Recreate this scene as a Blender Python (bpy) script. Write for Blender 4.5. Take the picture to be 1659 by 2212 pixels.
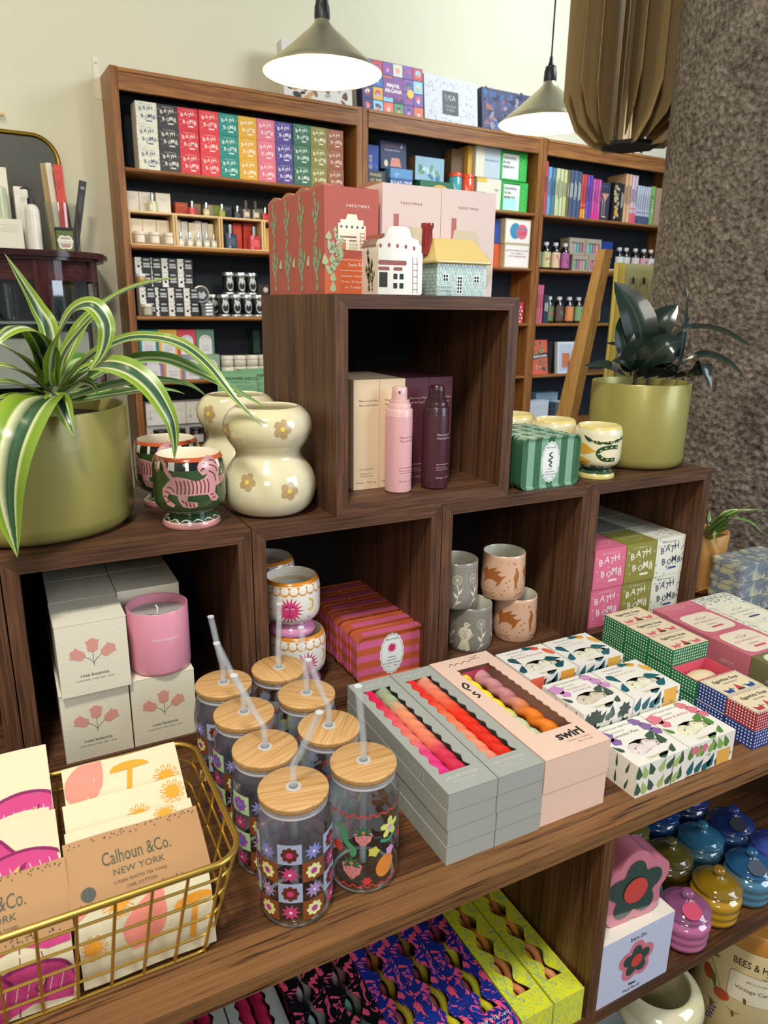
import bpy, math, random
from math import sin, cos, pi, radians as RD, asin, atan2, hypot, sqrt
from mathutils import Vector, Matrix
from mathutils.geometry import tessellate_polygon
random.seed(7)
for _o in list(bpy.data.objects): bpy.data.objects.remove(_o)
COL = bpy.context.scene.collection
SC = bpy.context.scene

# ------------------------------------------------------------------ camera
cam_d = bpy.data.cameras.new('camera'); cam = bpy.data.objects.new('camera', cam_d); COL.objects.link(cam)
cam_d.sensor_fit = 'HORIZONTAL'; cam_d.sensor_width = 36.0; cam_d.lens = 1559.95/1659*36.0
cam_d.clip_start = .02; cam_d.clip_end = 30
cam.matrix_world = Matrix.Translation((-.2722, -.8949, .5906)) @ Matrix.Rotation(RD(-27.737), 4, 'Z') @ Matrix.Rotation(RD(74.120), 4, 'X') @ Matrix.Rotation(RD(.763), 4, 'Z')
cam_d.dof.use_dof = True; cam_d.dof.focus_distance = 1.0; cam_d.dof.aperture_fstop = 14
SC.camera = cam

# ------------------------------------------------------------------ world, lights, exposure
def lin(h):
    h = h.lstrip('#'); o = []
    for i in (0, 2, 4):
        v = int(h[i:i+2], 16)/255; o.append(v/12.92 if v <= .04045 else ((v+.055)/1.055)**2.4)
    return (*o, 1)
wd = bpy.data.worlds.new('shop_air'); SC.world = wd; wd.use_nodes = True
wd.node_tree.nodes['Background'].inputs[0].default_value = (.86, .93, 1.0, 1)
wd.node_tree.nodes['Background'].inputs[1].default_value = .20
def area(name, loc, tgt, sx, sy, power, col):
    d = bpy.data.lights.new(name, 'AREA'); d.shape = 'RECTANGLE'; d.size = sx; d.size_y = sy; d.energy = power; d.color = col
    o = bpy.data.objects.new(name, d); COL.objects.link(o); o.location = loc
    o.rotation_euler = (Vector(tgt)-Vector(loc)).to_track_quat('-Z', 'Y').to_euler(); return o
area('ceiling_track_light', (-.55, -1.05, 2.2), (.25, .0, .1), .28, .28, 31, (1, .95, .87))
area('front_room_light', (-1.3, -2.6, 1.6), (.3, .1, .2), .9, .7, 16, (1, .93, .84))
area('front_window_light', (2.4, -2.4, 1.5), (.8, .5, .3), 1.6, 1.8, 46, (.78, .88, 1.0))
area('wall_wash_light', (-.6, .6, 2.3), (-.2, 2.3, .6), .5, .5, 8, (1, .86, .58))
area('side_window_light', (2.6, .9, 2.3), (1.4, 2.2, 1.1), .8, .8, 30, (.82, .92, 1.0))
VS = SC.view_settings; VS.view_transform = 'Standard'; VS.look = 'None'; VS.gamma = 1; VS.exposure = 0.42; VS.use_curve_mapping = False

# ------------------------------------------------------------------ materials
MT = {}
def _pb(name):
    m = bpy.data.materials.new(name); m.use_nodes = True; nt = m.node_tree
    return m, nt, nt.nodes['Principled BSDF']
def N(nt, t, **k):
    n = nt.nodes.new(t)
    for a, b in k.items():
        if a.startswith('i_'): n.inputs[a[2:].replace('_', ' ')].default_value = b
        else: setattr(n, a, b)
    return n
def P(hexc, rough=.55, metal=0, coat=0, emit=0, spec=.5, bump=0, bs=400, trans=0, alpha=1, sheen=0):
    key = (hexc, rough, metal, coat, emit, spec, bump, bs, trans, alpha, sheen)
    if key in MT: return MT[key]
    m, nt, p = _pb('mat_'+hexc.strip('#')); p.inputs['Base Color'].default_value = lin(hexc)
    p.inputs['Roughness'].default_value = rough; p.inputs['Metallic'].default_value = metal
    p.inputs['Specular IOR Level'].default_value = spec; p.inputs['Coat Weight'].default_value = coat; p.inputs['Coat Roughness'].default_value = .06
    p.inputs['Transmission Weight'].default_value = trans; p.inputs['Alpha'].default_value = alpha
    if sheen: p.inputs['Sheen Weight'].default_value = sheen
    if emit: p.inputs['Emission Color'].default_value = lin(hexc); p.inputs['Emission Strength'].default_value = emit
    if bump:
        tc = N(nt, 'ShaderNodeTexCoord'); no = N(nt, 'ShaderNodeTexNoise', i_Scale=bs, i_Detail=3.0); b = N(nt, 'ShaderNodeBump', i_Strength=bump, i_Distance=.001)
        nt.links.new(tc.outputs['Object'], no.inputs['Vector']); nt.links.new(no.outputs['Fac'], b.inputs['Height']); nt.links.new(b.outputs[0], p.inputs['Normal'])
    MT[key] = m; return m
def ramp(nt, stops, interp='LINEAR'):
    r = nt.nodes.new('ShaderNodeValToRGB'); e = r.color_ramp.elements; r.color_ramp.interpolation = interp
    while len(e) < len(stops): e.new(.5)
    for k, (p, c) in enumerate(stops): e[k].position = p; e[k].color = lin(c)
    return r
def wood(name, stops, axis, scale=1., rough=.5, bump=.25, fine=1., obj=True):
    key = ('wood', name, axis)
    if key in MT: return MT[key]
    m, nt, p = _pb(name+'_'+axis); L = nt.links.new
    tc = N(nt, 'ShaderNodeTexCoord'); mp = N(nt, 'ShaderNodeMapping')
    s = [46*scale]*3; s['xyz'.index(axis)] = 1.7*scale; mp.inputs['Scale'].default_value = s
    mp2 = N(nt, 'ShaderNodeMapping'); s2 = [330*fine]*3; s2['xyz'.index(axis)] = 9*fine; mp2.inputs['Scale'].default_value = s2
    wr = N(nt, 'ShaderNodeTexNoise', i_Scale=1.0, i_Detail=4.0, i_Distortion=1.3); fn = N(nt, 'ShaderNodeTexNoise', i_Scale=1.0, i_Detail=2.0)
    L(tc.outputs['Object'], mp.inputs[0]); L(tc.outputs['Object'], mp2.inputs[0]); L(mp.outputs[0], wr.inputs['Vector']); L(mp2.outputs[0], fn.inputs['Vector'])
    mx = N(nt, 'ShaderNodeMath', operation='MULTIPLY_ADD'); mx.inputs[1].default_value = .55; L(fn.outputs['Fac'], mx.inputs[0])
    m3 = N(nt, 'ShaderNodeMath', operation='MULTIPLY'); m3.inputs[1].default_value = .62; L(wr.outputs['Fac'], m3.inputs[0]); L(m3.outputs[0], mx.inputs[2])
    r = ramp(nt, stops); L(mx.outputs[0], r.inputs[0]); L(r.outputs[0], p.inputs['Base Color'])
    b = N(nt, 'ShaderNodeBump', i_Strength=bump, i_Distance=.0008); L(mx.outputs[0], b.inputs['Height']); L(b.outputs[0], p.inputs['Normal'])
    p.inputs['Roughness'].default_value = rough; p.inputs['Specular IOR Level'].default_value = .35
    MT[key] = m; return m
WALNUT = [(.38, '#2f1d14'), (.5, '#482e1f'), (.6, '#5c3d29'), (.72, '#704d34')]
TOPD = [(.38, '#2c1a0f'), (.5, '#472c19'), (.6, '#5e3c22'), (.74, '#74502f')]
OAKD = [(.40, '#24140a'), (.47, '#4a2e1a'), (.53, '#75502e'), (.75, '#8a6038')]
CASEW = [(.3, '#3f2414'), (.5, '#7a4a25'), (.7, '#a5703a')]
BAMB = [(.35, '#a87840'), (.5, '#c2935a'), (.7, '#d6ad76')]
LTW = [(.3, '#b98f5c'), (.5, '#d3ad7a'), (.7, '#e6c795')]
def walnut(a): return wood('walnut', WALNUT, a, .75, .5, .35, 1.3)
def topd(a): return wood('dark_top', TOPD, a, .7, .42, .3, 1.2)
def oakd(a): return wood('dark_oak', OAKD, a, 5.5, .45, .5, .5)
def casew(a): return wood('case_wood', CASEW, a, .5, .4)
def bamboo(a): return wood('bamboo', BAMB, a, 2.6, .45, .08, 2.2)
def ltw(a): return wood('light_wood', LTW, a, .6, .55, .1)
def thin_glass(hexc='#eef4f4', key='g', f0=.06, fm=.6, rough=.03):
    k = ('tg', key)
    if k in MT: return MT[k]
    m = bpy.data.materials.new('clear_glass_'+key); m.use_nodes = True; nt = m.node_tree; nt.nodes.clear(); L = nt.links.new
    out = N(nt, 'ShaderNodeOutputMaterial'); tr = N(nt, 'ShaderNodeBsdfTransparent'); gl = N(nt, 'ShaderNodeBsdfGlossy'); mx = N(nt, 'ShaderNodeMixShader')
    tr.inputs[0].default_value = lin(hexc); gl.inputs['Roughness'].default_value = rough
    lw = N(nt, 'ShaderNodeLayerWeight'); lw.inputs[0].default_value = .35
    r = N(nt, 'ShaderNodeMapRange'); r.inputs['From Min'].default_value = 0; r.inputs['From Max'].default_value = 1; r.inputs['To Min'].default_value = f0; r.inputs['To Max'].default_value = fm
    pw = N(nt, 'ShaderNodeMath', operation='POWER'); pw.inputs[1].default_value = 2.4
    L(lw.outputs['Facing'], pw.inputs[0]); L(pw.outputs[0], r.inputs['Value']); L(r.outputs[0], mx.inputs[0]); L(tr.outputs[0], mx.inputs[1]); L(gl.outputs[0], mx.inputs[2]); L(mx.outputs[0], out.inputs[0])
    MT[k] = m; return m
def uvramp(name, stops, ax=1, rough=.4, coat=0, interp='LINEAR', spec=.5):
    k = ('uvr', name)
    if k in MT: return MT[k]
    m, nt, p = _pb(name); L = nt.links.new
    tc = N(nt, 'ShaderNodeTexCoord'); sp = N(nt, 'ShaderNodeSeparateXYZ'); L(tc.outputs['UV'], sp.inputs[0])
    r = ramp(nt, stops, interp); L(sp.outputs[ax], r.inputs[0]); L(r.outputs[0], p.inputs['Base Color'])
    p.inputs['Roughness'].default_value = rough; p.inputs['Coat Weight'].default_value = coat; p.inputs['Specular IOR Level'].default_value = spec
    MT[k] = m; return m
def gingham(hexc, cell=.0052, key=''):
    k = ('ging', hexc, cell)
    if k in MT: return MT[k]
    m, nt, p = _pb('gingham_'+hexc.strip('#')); L = nt.links.new
    tc = N(nt, 'ShaderNodeTexCoord'); sp = N(nt, 'ShaderNodeSeparateXYZ'); L(tc.outputs['UV'], sp.inputs[0]); g = []
    for i in (0, 1):
        a = N(nt, 'ShaderNodeMath', operation='DIVIDE'); a.inputs[1].default_value = cell; L(sp.outputs[i], a.inputs[0])
        f = N(nt, 'ShaderNodeMath', operation='FRACT'); L(a.outputs[0], f.inputs[0]); c = N(nt, 'ShaderNodeMath', operation='GREATER_THAN'); c.inputs[1].default_value = .56; L(f.outputs[0], c.inputs[0]); g.append(c)
    s = N(nt, 'ShaderNodeMath', operation='ADD'); L(g[0].outputs[0], s.inputs[0]); L(g[1].outputs[0], s.inputs[1])
    h = N(nt, 'ShaderNodeMath', operation='MULTIPLY'); h.inputs[1].default_value = .5; L(s.outputs[0], h.inputs[0])
    r = ramp(nt, [(0, key or hexc), (.4, hexc), (.9, '#f3f3ea')], 'CONSTANT'); L(h.outputs[0], r.inputs[0]); L(r.outputs[0], p.inputs['Base Color']); p.inputs['Roughness'].default_value = .5
    MT[k] = m; return m
def concrete():
    m, nt, p = _pb('rough_concrete'); L = nt.links.new
    tc = N(nt, 'ShaderNodeTexCoord')
    n1 = N(nt, 'ShaderNodeTexNoise', i_Scale=9., i_Detail=6.); n2 = N(nt, 'ShaderNodeTexNoise', i_Scale=75., i_Detail=6., i_Roughness=.62); v = N(nt, 'ShaderNodeTexVoronoi', i_Scale=70.)
    for q in (n1, n2, v): L(tc.outputs['Object'], q.inputs['Vector'])
    r = ramp(nt, [(.34, '#2a2521'), (.45, '#5f554b'), (.56, '#7f746a'), (.72, '#a99d91')]); ad = N(nt, 'ShaderNodeMath', operation='MULTIPLY_ADD'); ad.inputs[1].default_value = .25; L(n1.outputs['Fac'], ad.inputs[0])
    h2 = N(nt, 'ShaderNodeMath', operation='MULTIPLY'); h2.inputs[1].default_value = .78; L(n2.outputs['Fac'], h2.inputs[0]); L(h2.outputs[0], ad.inputs[2]); L(ad.outputs[0], r.inputs[0]); L(r.outputs[0], p.inputs['Base Color'])
    mh = N(nt, 'ShaderNodeMath', operation='ADD'); L(n2.outputs['Fac'], mh.inputs[0]); L(v.outputs['Distance'], mh.inputs[1])
    b = N(nt, 'ShaderNodeBump', i_Strength=1.0, i_Distance=.009); L(mh.outputs[0], b.inputs['Height']); L(b.outputs[0], p.inputs['Normal']); p.inputs['Roughness'].default_value = .9
    return m
def plaster():
    m, nt, p = _pb('painted_plaster'); L = nt.links.new; tc = N(nt, 'ShaderNodeTexCoord'); n1 = N(nt, 'ShaderNodeTexNoise', i_Scale=60., i_Detail=3.)
    L(tc.outputs['Object'], n1.inputs['Vector']); p.inputs['Base Color'].default_value = lin('#dad6bc'); p.inputs['Roughness'].default_value = .8
    b = N(nt, 'ShaderNodeBump', i_Strength=.12, i_Distance=.003); L(n1.outputs['Fac'], b.inputs['Height']); L(b.outputs[0], p.inputs['Normal']); return m
def mottle(name, stops, scale, rough=.5, interp='LINEAR', coat=0, dist=0., detail=2.):
    k = ('mot', name)
    if k in MT: return MT[k]
    m, nt, p = _pb(name); L = nt.links.new; tc = N(nt, 'ShaderNodeTexCoord'); n1 = N(nt, 'ShaderNodeTexNoise', i_Scale=scale, i_Detail=detail, i_Distortion=dist)
    L(tc.outputs['Object'], n1.inputs['Vector']); r = ramp(nt, stops, interp); L(n1.outputs['Fac'], r.inputs[0]); L(r.outputs[0], p.inputs['Base Color'])
    p.inputs['Roughness'].default_value = rough; p.inputs['Coat Weight'].default_value = coat
    MT[k] = m; return m

# ------------------------------------------------------------------ mesh builder
FN = {'f': lambda b: (lambda u, v, e: (b[0]+u, b[2]-e, b[4]+v)), 'b': lambda b: (lambda u, v, e: (b[1]-u, b[3]+e, b[4]+v)),
      'l': lambda b: (lambda u, v, e: (b[0]-e, b[3]-u, b[4]+v)), 'r': lambda b: (lambda u, v, e: (b[1]+e, b[2]+u, b[4]+v)),
      't': lambda b: (lambda u, v, e: (b[0]+u, b[2]+v, b[5]+e)), 'u': lambda b: (lambda u, v, e: (b[0]+u, b[3]-v, b[4]-e))}
def fdim(b, s):
    w, d, h = b[1]-b[0], b[3]-b[2], b[5]-b[4]
    return {'f': (w, h), 'b': (w, h), 'l': (d, h), 'r': (d, h), 't': (w, d), 'u': (w, d)}[s]
class MB:
    def __init__(s): s.v = []; s.f = []; s.m = []; s.u = []; s.s = []; s.mats = []
    def mi(s, m):
        if m not in s.mats: s.mats.append(m)
        return s.mats.index(m)
    def add(s, vs, fs, m, uv=None, sm=False):
        o = len(s.v); s.v += [tuple(p) for p in vs]; k = s.mi(m)
        for i, f in enumerate(fs):
            s.f.append([o+j for j in f]); s.m.append(k); s.s.append(sm); s.u.append([uv[j] for j in f] if uv else None)
        return s
    def box(s, x0, x1, y0, y1, z0, z1, m, f=None, skip=''):
        b = (x0, x1, y0, y1, z0, z1); f = f or {}
        for k in 'fblrtu':
            if k in skip: continue
            g = FN[k](b); w, h = fdim(b, k)
            c = [(0, 0), (w, 0), (w, h), (0, h)]
            s.add([g(u, v, 0) for u, v in c], [[0, 1, 2, 3]], f.get(k, m), c)
        return s
    def lathe(s, prof, m, n=40, c=(0, 0, 0), mf=None, sm=True, a0=0, a1=2*pi):
        full = abs(a1-a0-2*pi) < 1e-6; nn = n if full else n+1; o = len(s.v)
        tot = 0; vv = [0]
        for i in range(1, len(prof)): tot += hypot(prof[i][0]-prof[i-1][0], prof[i][1]-prof[i-1][1]); vv.append(tot)
        for r, z in prof:
            for j in range(nn):
                a = a0+(a1-a0)*j/n; s.v.append((c[0]+r*sin(a), c[1]-r*cos(a), c[2]+z))
        for i in range(len(prof)-1):
            for j in range(n):
                j2 = (j+1) % nn; s.f.append([o+i*nn+j, o+i*nn+j2, o+(i+1)*nn+j2, o+(i+1)*nn+j])
                s.m.append(s.mi(mf(i, j) if mf else m)); s.s.append(sm)
                s.u.append([(j/n, vv[i]/tot), ((j+1)/n, vv[i]/tot), ((j+1)/n, vv[i+1]/tot), (j/n, vv[i+1]/tot)])
        return s
    def tube(s, path, r, m, n=8, cap=True, sm=True, closed=False):
        path = [Vector(p) for p in path]; o = len(s.v); K = len(path); up = None
        rr = r if isinstance(r, (list, tuple)) else [r]*K
        for i, p in enumerate(path):
            t = (path[(i+1) % K]-path[i-1]) if closed else (path[min(i+1, K-1)]-path[max(i-1, 0)])
            t.normalize()
            if up is None: up = t.orthogonal().normalized()
            up = (up-t*up.dot(t)).normalized(); q = t.cross(up)
            for j in range(n):
                a = 2*pi*j/n; s.v.append(tuple(p+(up*cos(a)+q*sin(a))*rr[i]))
        for i in range(K if closed else K-1):
            i2 = (i+1) % K
            for j in range(n):
                j2 = (j+1) % n; s.f.append([o+i*n+j, o+i*n+j2, o+i2*n+j2, o+i2*n+j]); s.m.append(s.mi(m)); s.s.append(sm)
                va, vb = i/(K-1), (i+1)/(K-1); s.u.append([(j/n, va), ((j+1)/n, va), ((j+1)/n, vb), (j/n, vb)])
        if cap and not closed:
            s.f.append([o+j for j in range(n)][::-1]); s.f.append([o+(K-1)*n+j for j in range(n)])
            for v in (0, 1): s.m.append(s.mi(m)); s.s.append(False); s.u.append([(.5, v)]*n)
        return s
    def prism(s, poly, h0, h1, m, mp=lambda x, y, z: (x, y, z), mtop=None, sm=False):
        n = len(poly); A = [mp(x, y, h0) for x, y in poly]; B = [mp(x, y, h1) for x, y in poly]
        s.add(A+B, [[i, (i+1) % n, n+(i+1) % n, n+i] for i in range(n)], m, sm=sm)
        s.add(A, [list(range(n))[::-1]], m); s.add(B, [list(range(n))], mtop or m); return s
    def decal(s, polys, g, m, e=.0003, ml=None, sm=False):
        for p in polys:
            if sum(p[i-1][0]*p[i][1]-p[i][0]*p[i-1][1] for i in range(len(p))) < 0: p = list(p)[::-1]
            if ml is None: s.add([g(x, y, e) for x, y in p], [list(range(len(p)))], m); continue
            if len(p) == 3: tris = [list(p)]
            else:
                P3 = [Vector((x, y, 0)) for x, y in p]; tris = [[p[i] for i in t] for t in tessellate_polygon([P3])]
            tris = [t if (t[1][0]-t[0][0])*(t[2][1]-t[0][1])-(t[2][0]-t[0][0])*(t[1][1]-t[0][1]) > 0 else t[::-1] for t in tris]
            k = 0
            while k < len(tris):
                t = tris[k]; L = [hypot(t[i][0]-t[(i+1) % 3][0], t[i][1]-t[(i+1) % 3][1]) for i in range(3)]; q = L.index(max(L))
                if L[q] > ml and len(tris) < 900:
                    a, b, c = t[q], t[(q+1) % 3], t[(q+2) % 3]; mm = ((a[0]+b[0])/2, (a[1]+b[1])/2); tris[k] = [a, mm, c]; tris.append([mm, b, c])
                else: k += 1
            vs = []; fs = []; ix = {}
            for t in tris:
                f = []
                for q in t:
                    kk = (round(q[0], 6), round(q[1], 6))
                    if kk not in ix: ix[kk] = len(vs); vs.append(g(q[0], q[1], e))
                    f.append(ix[kk])
                if len(set(f)) == 3: fs.append(f)
            s.add(vs, fs, m, sm=sm)
        return s
    def holes(s, outer, inner, g, m, e=0):
        L = [[Vector((x, y, 0)) for x, y in q] for q in [outer]+inner]; fl = [q for l in L for q in l]
        s.add([g(q.x, q.y, e) for q in fl], [list(t) for t in tessellate_polygon(L)], m); return s
    def build(s, name, parent=None, loc=(0, 0, 0), rz=0, sharp=38, **k):
        me = bpy.data.meshes.new(name); me.from_pydata(s.v, [], s.f)
        for m in s.mats: me.materials.append(m)
        me.polygons.foreach_set('material_index', s.m); me.polygons.foreach_set('use_smooth', s.s)
        uvl = me.uv_layers.new(name='UVMap'); fl = []
        for f, u in zip(s.f, s.u):
            for j in range(len(f)): fl += list(u[j]) if u else [0, 0]
        uvl.data.foreach_set('uv', fl); me.update()
        if any(s.s): me.set_sharp_from_angle(angle=RD(sharp))
        o = bpy.data.objects.new(name, me); COL.objects.link(o); o.location = loc; o.rotation_euler = (0, 0, rz)
        if parent: o.parent = parent
        tag(o, **k); return o
def tag(o, label=None, cat=None, group=None, kind=None):
    if label: o['label'] = label
    if cat: o['category'] = cat
    if group: o['group'] = group
    if kind: o['kind'] = kind
    return o
def thing(name, label, cat, loc=(0, 0, 0), rz=0, group=None):
    o = bpy.data.objects.new(name, None); COL.objects.link(o); o.location = loc; o.rotation_euler = (0, 0, rz); o.empty_display_size = .02
    return tag(o, label, cat, group)
def dup(root, loc, rz=0, label=None, group=None):
    r = root.copy(); COL.objects.link(r); r.location = loc; r.rotation_euler = (0, 0, rz)
    if label: r['label'] = label
    if group: r['group'] = group
    for ch in list(root.children):
        c = ch.copy(); COL.objects.link(c); c.parent = r
        for g in ch.children:
            d = g.copy(); COL.objects.link(d); d.parent = c
    return r
# ------------------------------------------------------------------ 2-D shapes
def ell(x, y, a, b=None, rot=0, n=14):
    b = b or a; return [(x+a*cos(t)*cos(rot)-b*sin(t)*sin(rot), y+a*cos(t)*sin(rot)+b*sin(t)*cos(rot)) for t in [2*pi*i/n for i in range(n)]]
def rect(x, y, w, h): return [(x, y), (x+w, y), (x+w, y+h), (x, y+h)]
def rrect(x, y, w, h, r, n=4):
    o = []
    for cx, cy, a in ((x+w-r, y+r, -pi/2), (x+w-r, y+h-r, 0), (x+r, y+h-r, pi/2), (x+r, y+r, pi)):
        o += [(cx+r*cos(a+pi/2*i/n), cy+r*sin(a+pi/2*i/n)) for i in range(n+1)]
    return o
def flw(x, y, R, n=5, k=.42, rot=0, m=6):
    return [(x+R*(1-k+k*abs(cos(n*t/2)))*cos(t+rot), y+R*(1-k+k*abs(cos(n*t/2)))*sin(t+rot)) for t in [2*pi*i/(n*m) for i in range(n*m)]]
def star(x, y, R, r, n, rot=0):
    return [(x+(R if i % 2 == 0 else r)*cos(rot+pi*i/n), y+(R if i % 2 == 0 else r)*sin(rot+pi*i/n)) for i in range(2*n)]
def scal(x, y, a, b, n=18, k=.06):
    return [(x+a*(1+k*abs(sin(n*t/2)))*cos(t), y+b*(1+k*abs(sin(n*t/2)))*sin(t)) for t in [2*pi*i/(n*4) for i in range(n*4)]]
def lf(x, y, L, w, rot=0, n=6, tip=.5):
    up = [(L*i/n, w/2*sin(pi*(i/n)**tip if i else 0)) for i in range(n+1)]; q = up+[(a, -b) for a, b in up[-2:0:-1]]
    return [(x+a*cos(rot)-b*sin(rot), y+a*sin(rot)+b*cos(rot)) for a, b in q]
def stroke(pts, w):
    o = []; L = []; 
    for i in range(len(pts)):
        a = pts[max(i-1, 0)]; b = pts[min(i+1, len(pts)-1)]; d = hypot(b[0]-a[0], b[1]-a[1]) or 1; ww = (w[i] if isinstance(w, (list, tuple)) else w)/2
        nx, ny = -(b[1]-a[1])/d*ww, (b[0]-a[0])/d*ww; L.append(((pts[i][0]+nx, pts[i][1]+ny), (pts[i][0]-nx, pts[i][1]-ny)))
    for i in range(len(L)-1): o.append([L[i][1], L[i+1][1], L[i+1][0], L[i][0]])
    return o
def spl(P, n=6):
    P = [Vector((*p, 0)) if len(p) == 2 else Vector(p) for p in P]; d2 = True; o = []
    Q = [2*P[0]-P[1]]+P+[2*P[-1]-P[-2]]
    for i in range(1, len(Q)-2):
        for k in range(n):
            t = k/n; a, b, c, d = Q[i-1:i+3]
            o.append(.5*((2*b)+(c-a)*t+(2*a-5*b+4*c-d)*t*t+(3*b-a-3*c+d)*t**3))
    o.append(P[-1]); return o
def sp2(P, n=5): return [(p.x, p.y) for p in spl(P, n)]
_TC = {}
def _txt(s, bold, sh, sp, res):
    k = (s, bold, sh, sp, res)
    if k not in _TC:
        c = bpy.data.curves.new('t', 'FONT'); c.body = s; c.size = 1; c.offset = bold; c.shear = sh; c.space_character = sp; c.resolution_u = res
        o = bpy.data.objects.new('t', c); COL.objects.link(o); dg = bpy.context.evaluated_depsgraph_get(); e = o.evaluated_get(dg); me = e.to_mesh()
        V = [(v.co.x, v.co.y) for v in me.vertices]; F = [[V[i] for i in p.vertices] for p in me.polygons]; e.to_mesh_clear()
        bpy.data.objects.remove(o); bpy.data.curves.remove(c)
        if V: x0 = min(v[0] for v in V); x1 = max(v[0] for v in V)
        else: x0, x1 = 0, 1
        _TC[k] = (F, x0, x1)
    return _TC[k]
def txt(s, size, x=0, y=0, al='C', bold=0, sh=0, rot=0, sp=1., res=2, w=None):
    F, x0, x1 = _txt(s, bold, sh, sp, res); sx = size if w is None else w/(x1-x0)
    ox = {'C': (x0+x1)/2, 'L': x0, 'R': x1}[al]; o = []
    for f in F:
        o.append([(x+(a-ox)*sx*cos(rot)-b*size*sin(rot), y+(a-ox)*sx*sin(rot)+b*size*cos(rot)) for a, b in f])
    return o
def rot2(ps, a, x=0, y=0): return [[(x+p*cos(a)-q*sin(a), y+p*sin(a)+q*cos(a)) for p, q in f] for f in ps]
def tiny(g, mb, m, x, y, w, n, lh, th=.0007, e=.0003):
    # small print: rows of short word-length dashes
    for i in range(n):
        W = w*random.uniform(.6, 1); a = x-W/2
        while a < x+W/2-.001:
            b = min(a+random.uniform(.002, .005), x+W/2); mb.decal([rect(a, y-i*lh, b-a, th)], g, m, e); a = b+.0008
def cylmap(prof, a0=0, c=(0, 0, 0), R0=None):
    zs = [(z, r) for r, z in prof]
    def rr(z):
        for i in range(len(zs)-1):
            (za, ra), (zb, rb) = zs[i], zs[i+1]
            if za <= z <= zb and zb > za: return ra+(rb-ra)*(z-za)/(zb-za)
        return zs[-1][1] if z > zs[-1][0] else zs[0][1]
    def g(u, v, e):
        a = a0+u/(R0 or max(r for r, z in prof)); r = rr(v)+e; return (c[0]+r*sin(a), c[1]-r*cos(a), c[2]+v)
    return g
def inkmat(h):
    # screen print on clear glass: colour outside, pale underprint on the inner side
    k = ('ink', h)
    if k in MT: return MT[k]
    m, nt, p = _pb('print_'+h.strip('#')); ge = N(nt, 'ShaderNodeNewGeometry'); mx = N(nt, 'ShaderNodeMix', data_type='RGBA'); mx.inputs[6].default_value = lin(h); mx.inputs[7].default_value = lin('#b6aebc')
    nt.links.new(ge.outputs['Backfacing'], mx.inputs[0]); nt.links.new(mx.outputs[2], p.inputs['Base Color']); p.inputs['Roughness'].default_value = .4; MT[k] = m; return m
INK = P('#2a2926', .6); WHT = P('#f4f1e8', .5); PAPER = P('#ece6d6', .6)
# ================================================================== SETTING
TH = RD(3.0209); OX, OY = .1942, 2.1375
def BK(X, y, z): return (OX+X*cos(TH)-y*sin(TH), OY+X*sin(TH)+y*cos(TH), z)
FZ = -.75
M = MB(); M.box(-4, 5, -3.2, 2.7, FZ-.05, FZ, P('#5b5046', .6)); M.build('floor', kind='structure')
M = MB(); M.box(-4, 5, 0, .08, 0, 3.6, plaster()); M.build('wall_back', loc=BK(0, .175, FZ), rz=TH, kind='structure')
M = MB(); M.box(-.08, 0, -5.5, .1, 0, 3.6, plaster()); M.build('wall_left', loc=BK(-1.9, .1, FZ), rz=TH, kind='structure')
M = MB(); M.lathe([(.42, 0), (.42, 3.6)], concrete(), 96)
R_ = .42; AZ = RD(43.02); Dc = 2.30
# the column's left edge lies on the sight line at azimuth 43.02 degrees
CA = AZ-asin(R_/Dc); M.build('concrete_column', loc=(-.2722+Dc*cos(CA), -.8949+Dc*sin(CA), FZ), label='rough dark grey-brown concrete column at the right', kind='structure')

# ================================================================== DISPLAY TABLE
t = thing('display_table', 'long dark-stained wooden display table with shelf bays under its top', 'table', (0, 0, FZ))
ox_, oz_ = oakd('x'), oakd('z')
def tb(name, x0, x1, y0, y1, z0, z1, m, **k): M = MB(); M.box(x0, x1, y0, y1, z0-FZ, z1-FZ, m); return M.build(name, t, **k)
tb('table_top', -1.3, 1.18, -.338, .315, -.019, 0, topd('x')); tb('front_edging', -1.3, 1.18, -.384, -.338, -.0195, .0, ox_)
tb('divider_panel', .3, .317, -.384, .22, -.61, -.019, topd('z'))
tb('divider_panel', -.7, -.683, -.384, .22, -.61, -.019, oz_)
tb('shelf_board', -.683, .3, -.384, .22, -.309, -.291, topd('x'))
tb('shelf_board', .317, 1.02, -.384, .22, -.309, -.291, topd('x'))
tb('lower_board', -1.2, 1.02, -.39, .22, -.628, -.61, ox_)
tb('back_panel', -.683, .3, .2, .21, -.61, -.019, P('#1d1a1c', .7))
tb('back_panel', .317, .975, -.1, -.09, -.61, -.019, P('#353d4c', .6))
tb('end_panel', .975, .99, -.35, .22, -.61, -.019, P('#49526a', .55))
for lx in (-1.2, 1.10): 
    for ly in (-.37, .24): tb('leg', lx, lx+.06, ly, ly+.06, FZ, -.019, oz_)

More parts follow.
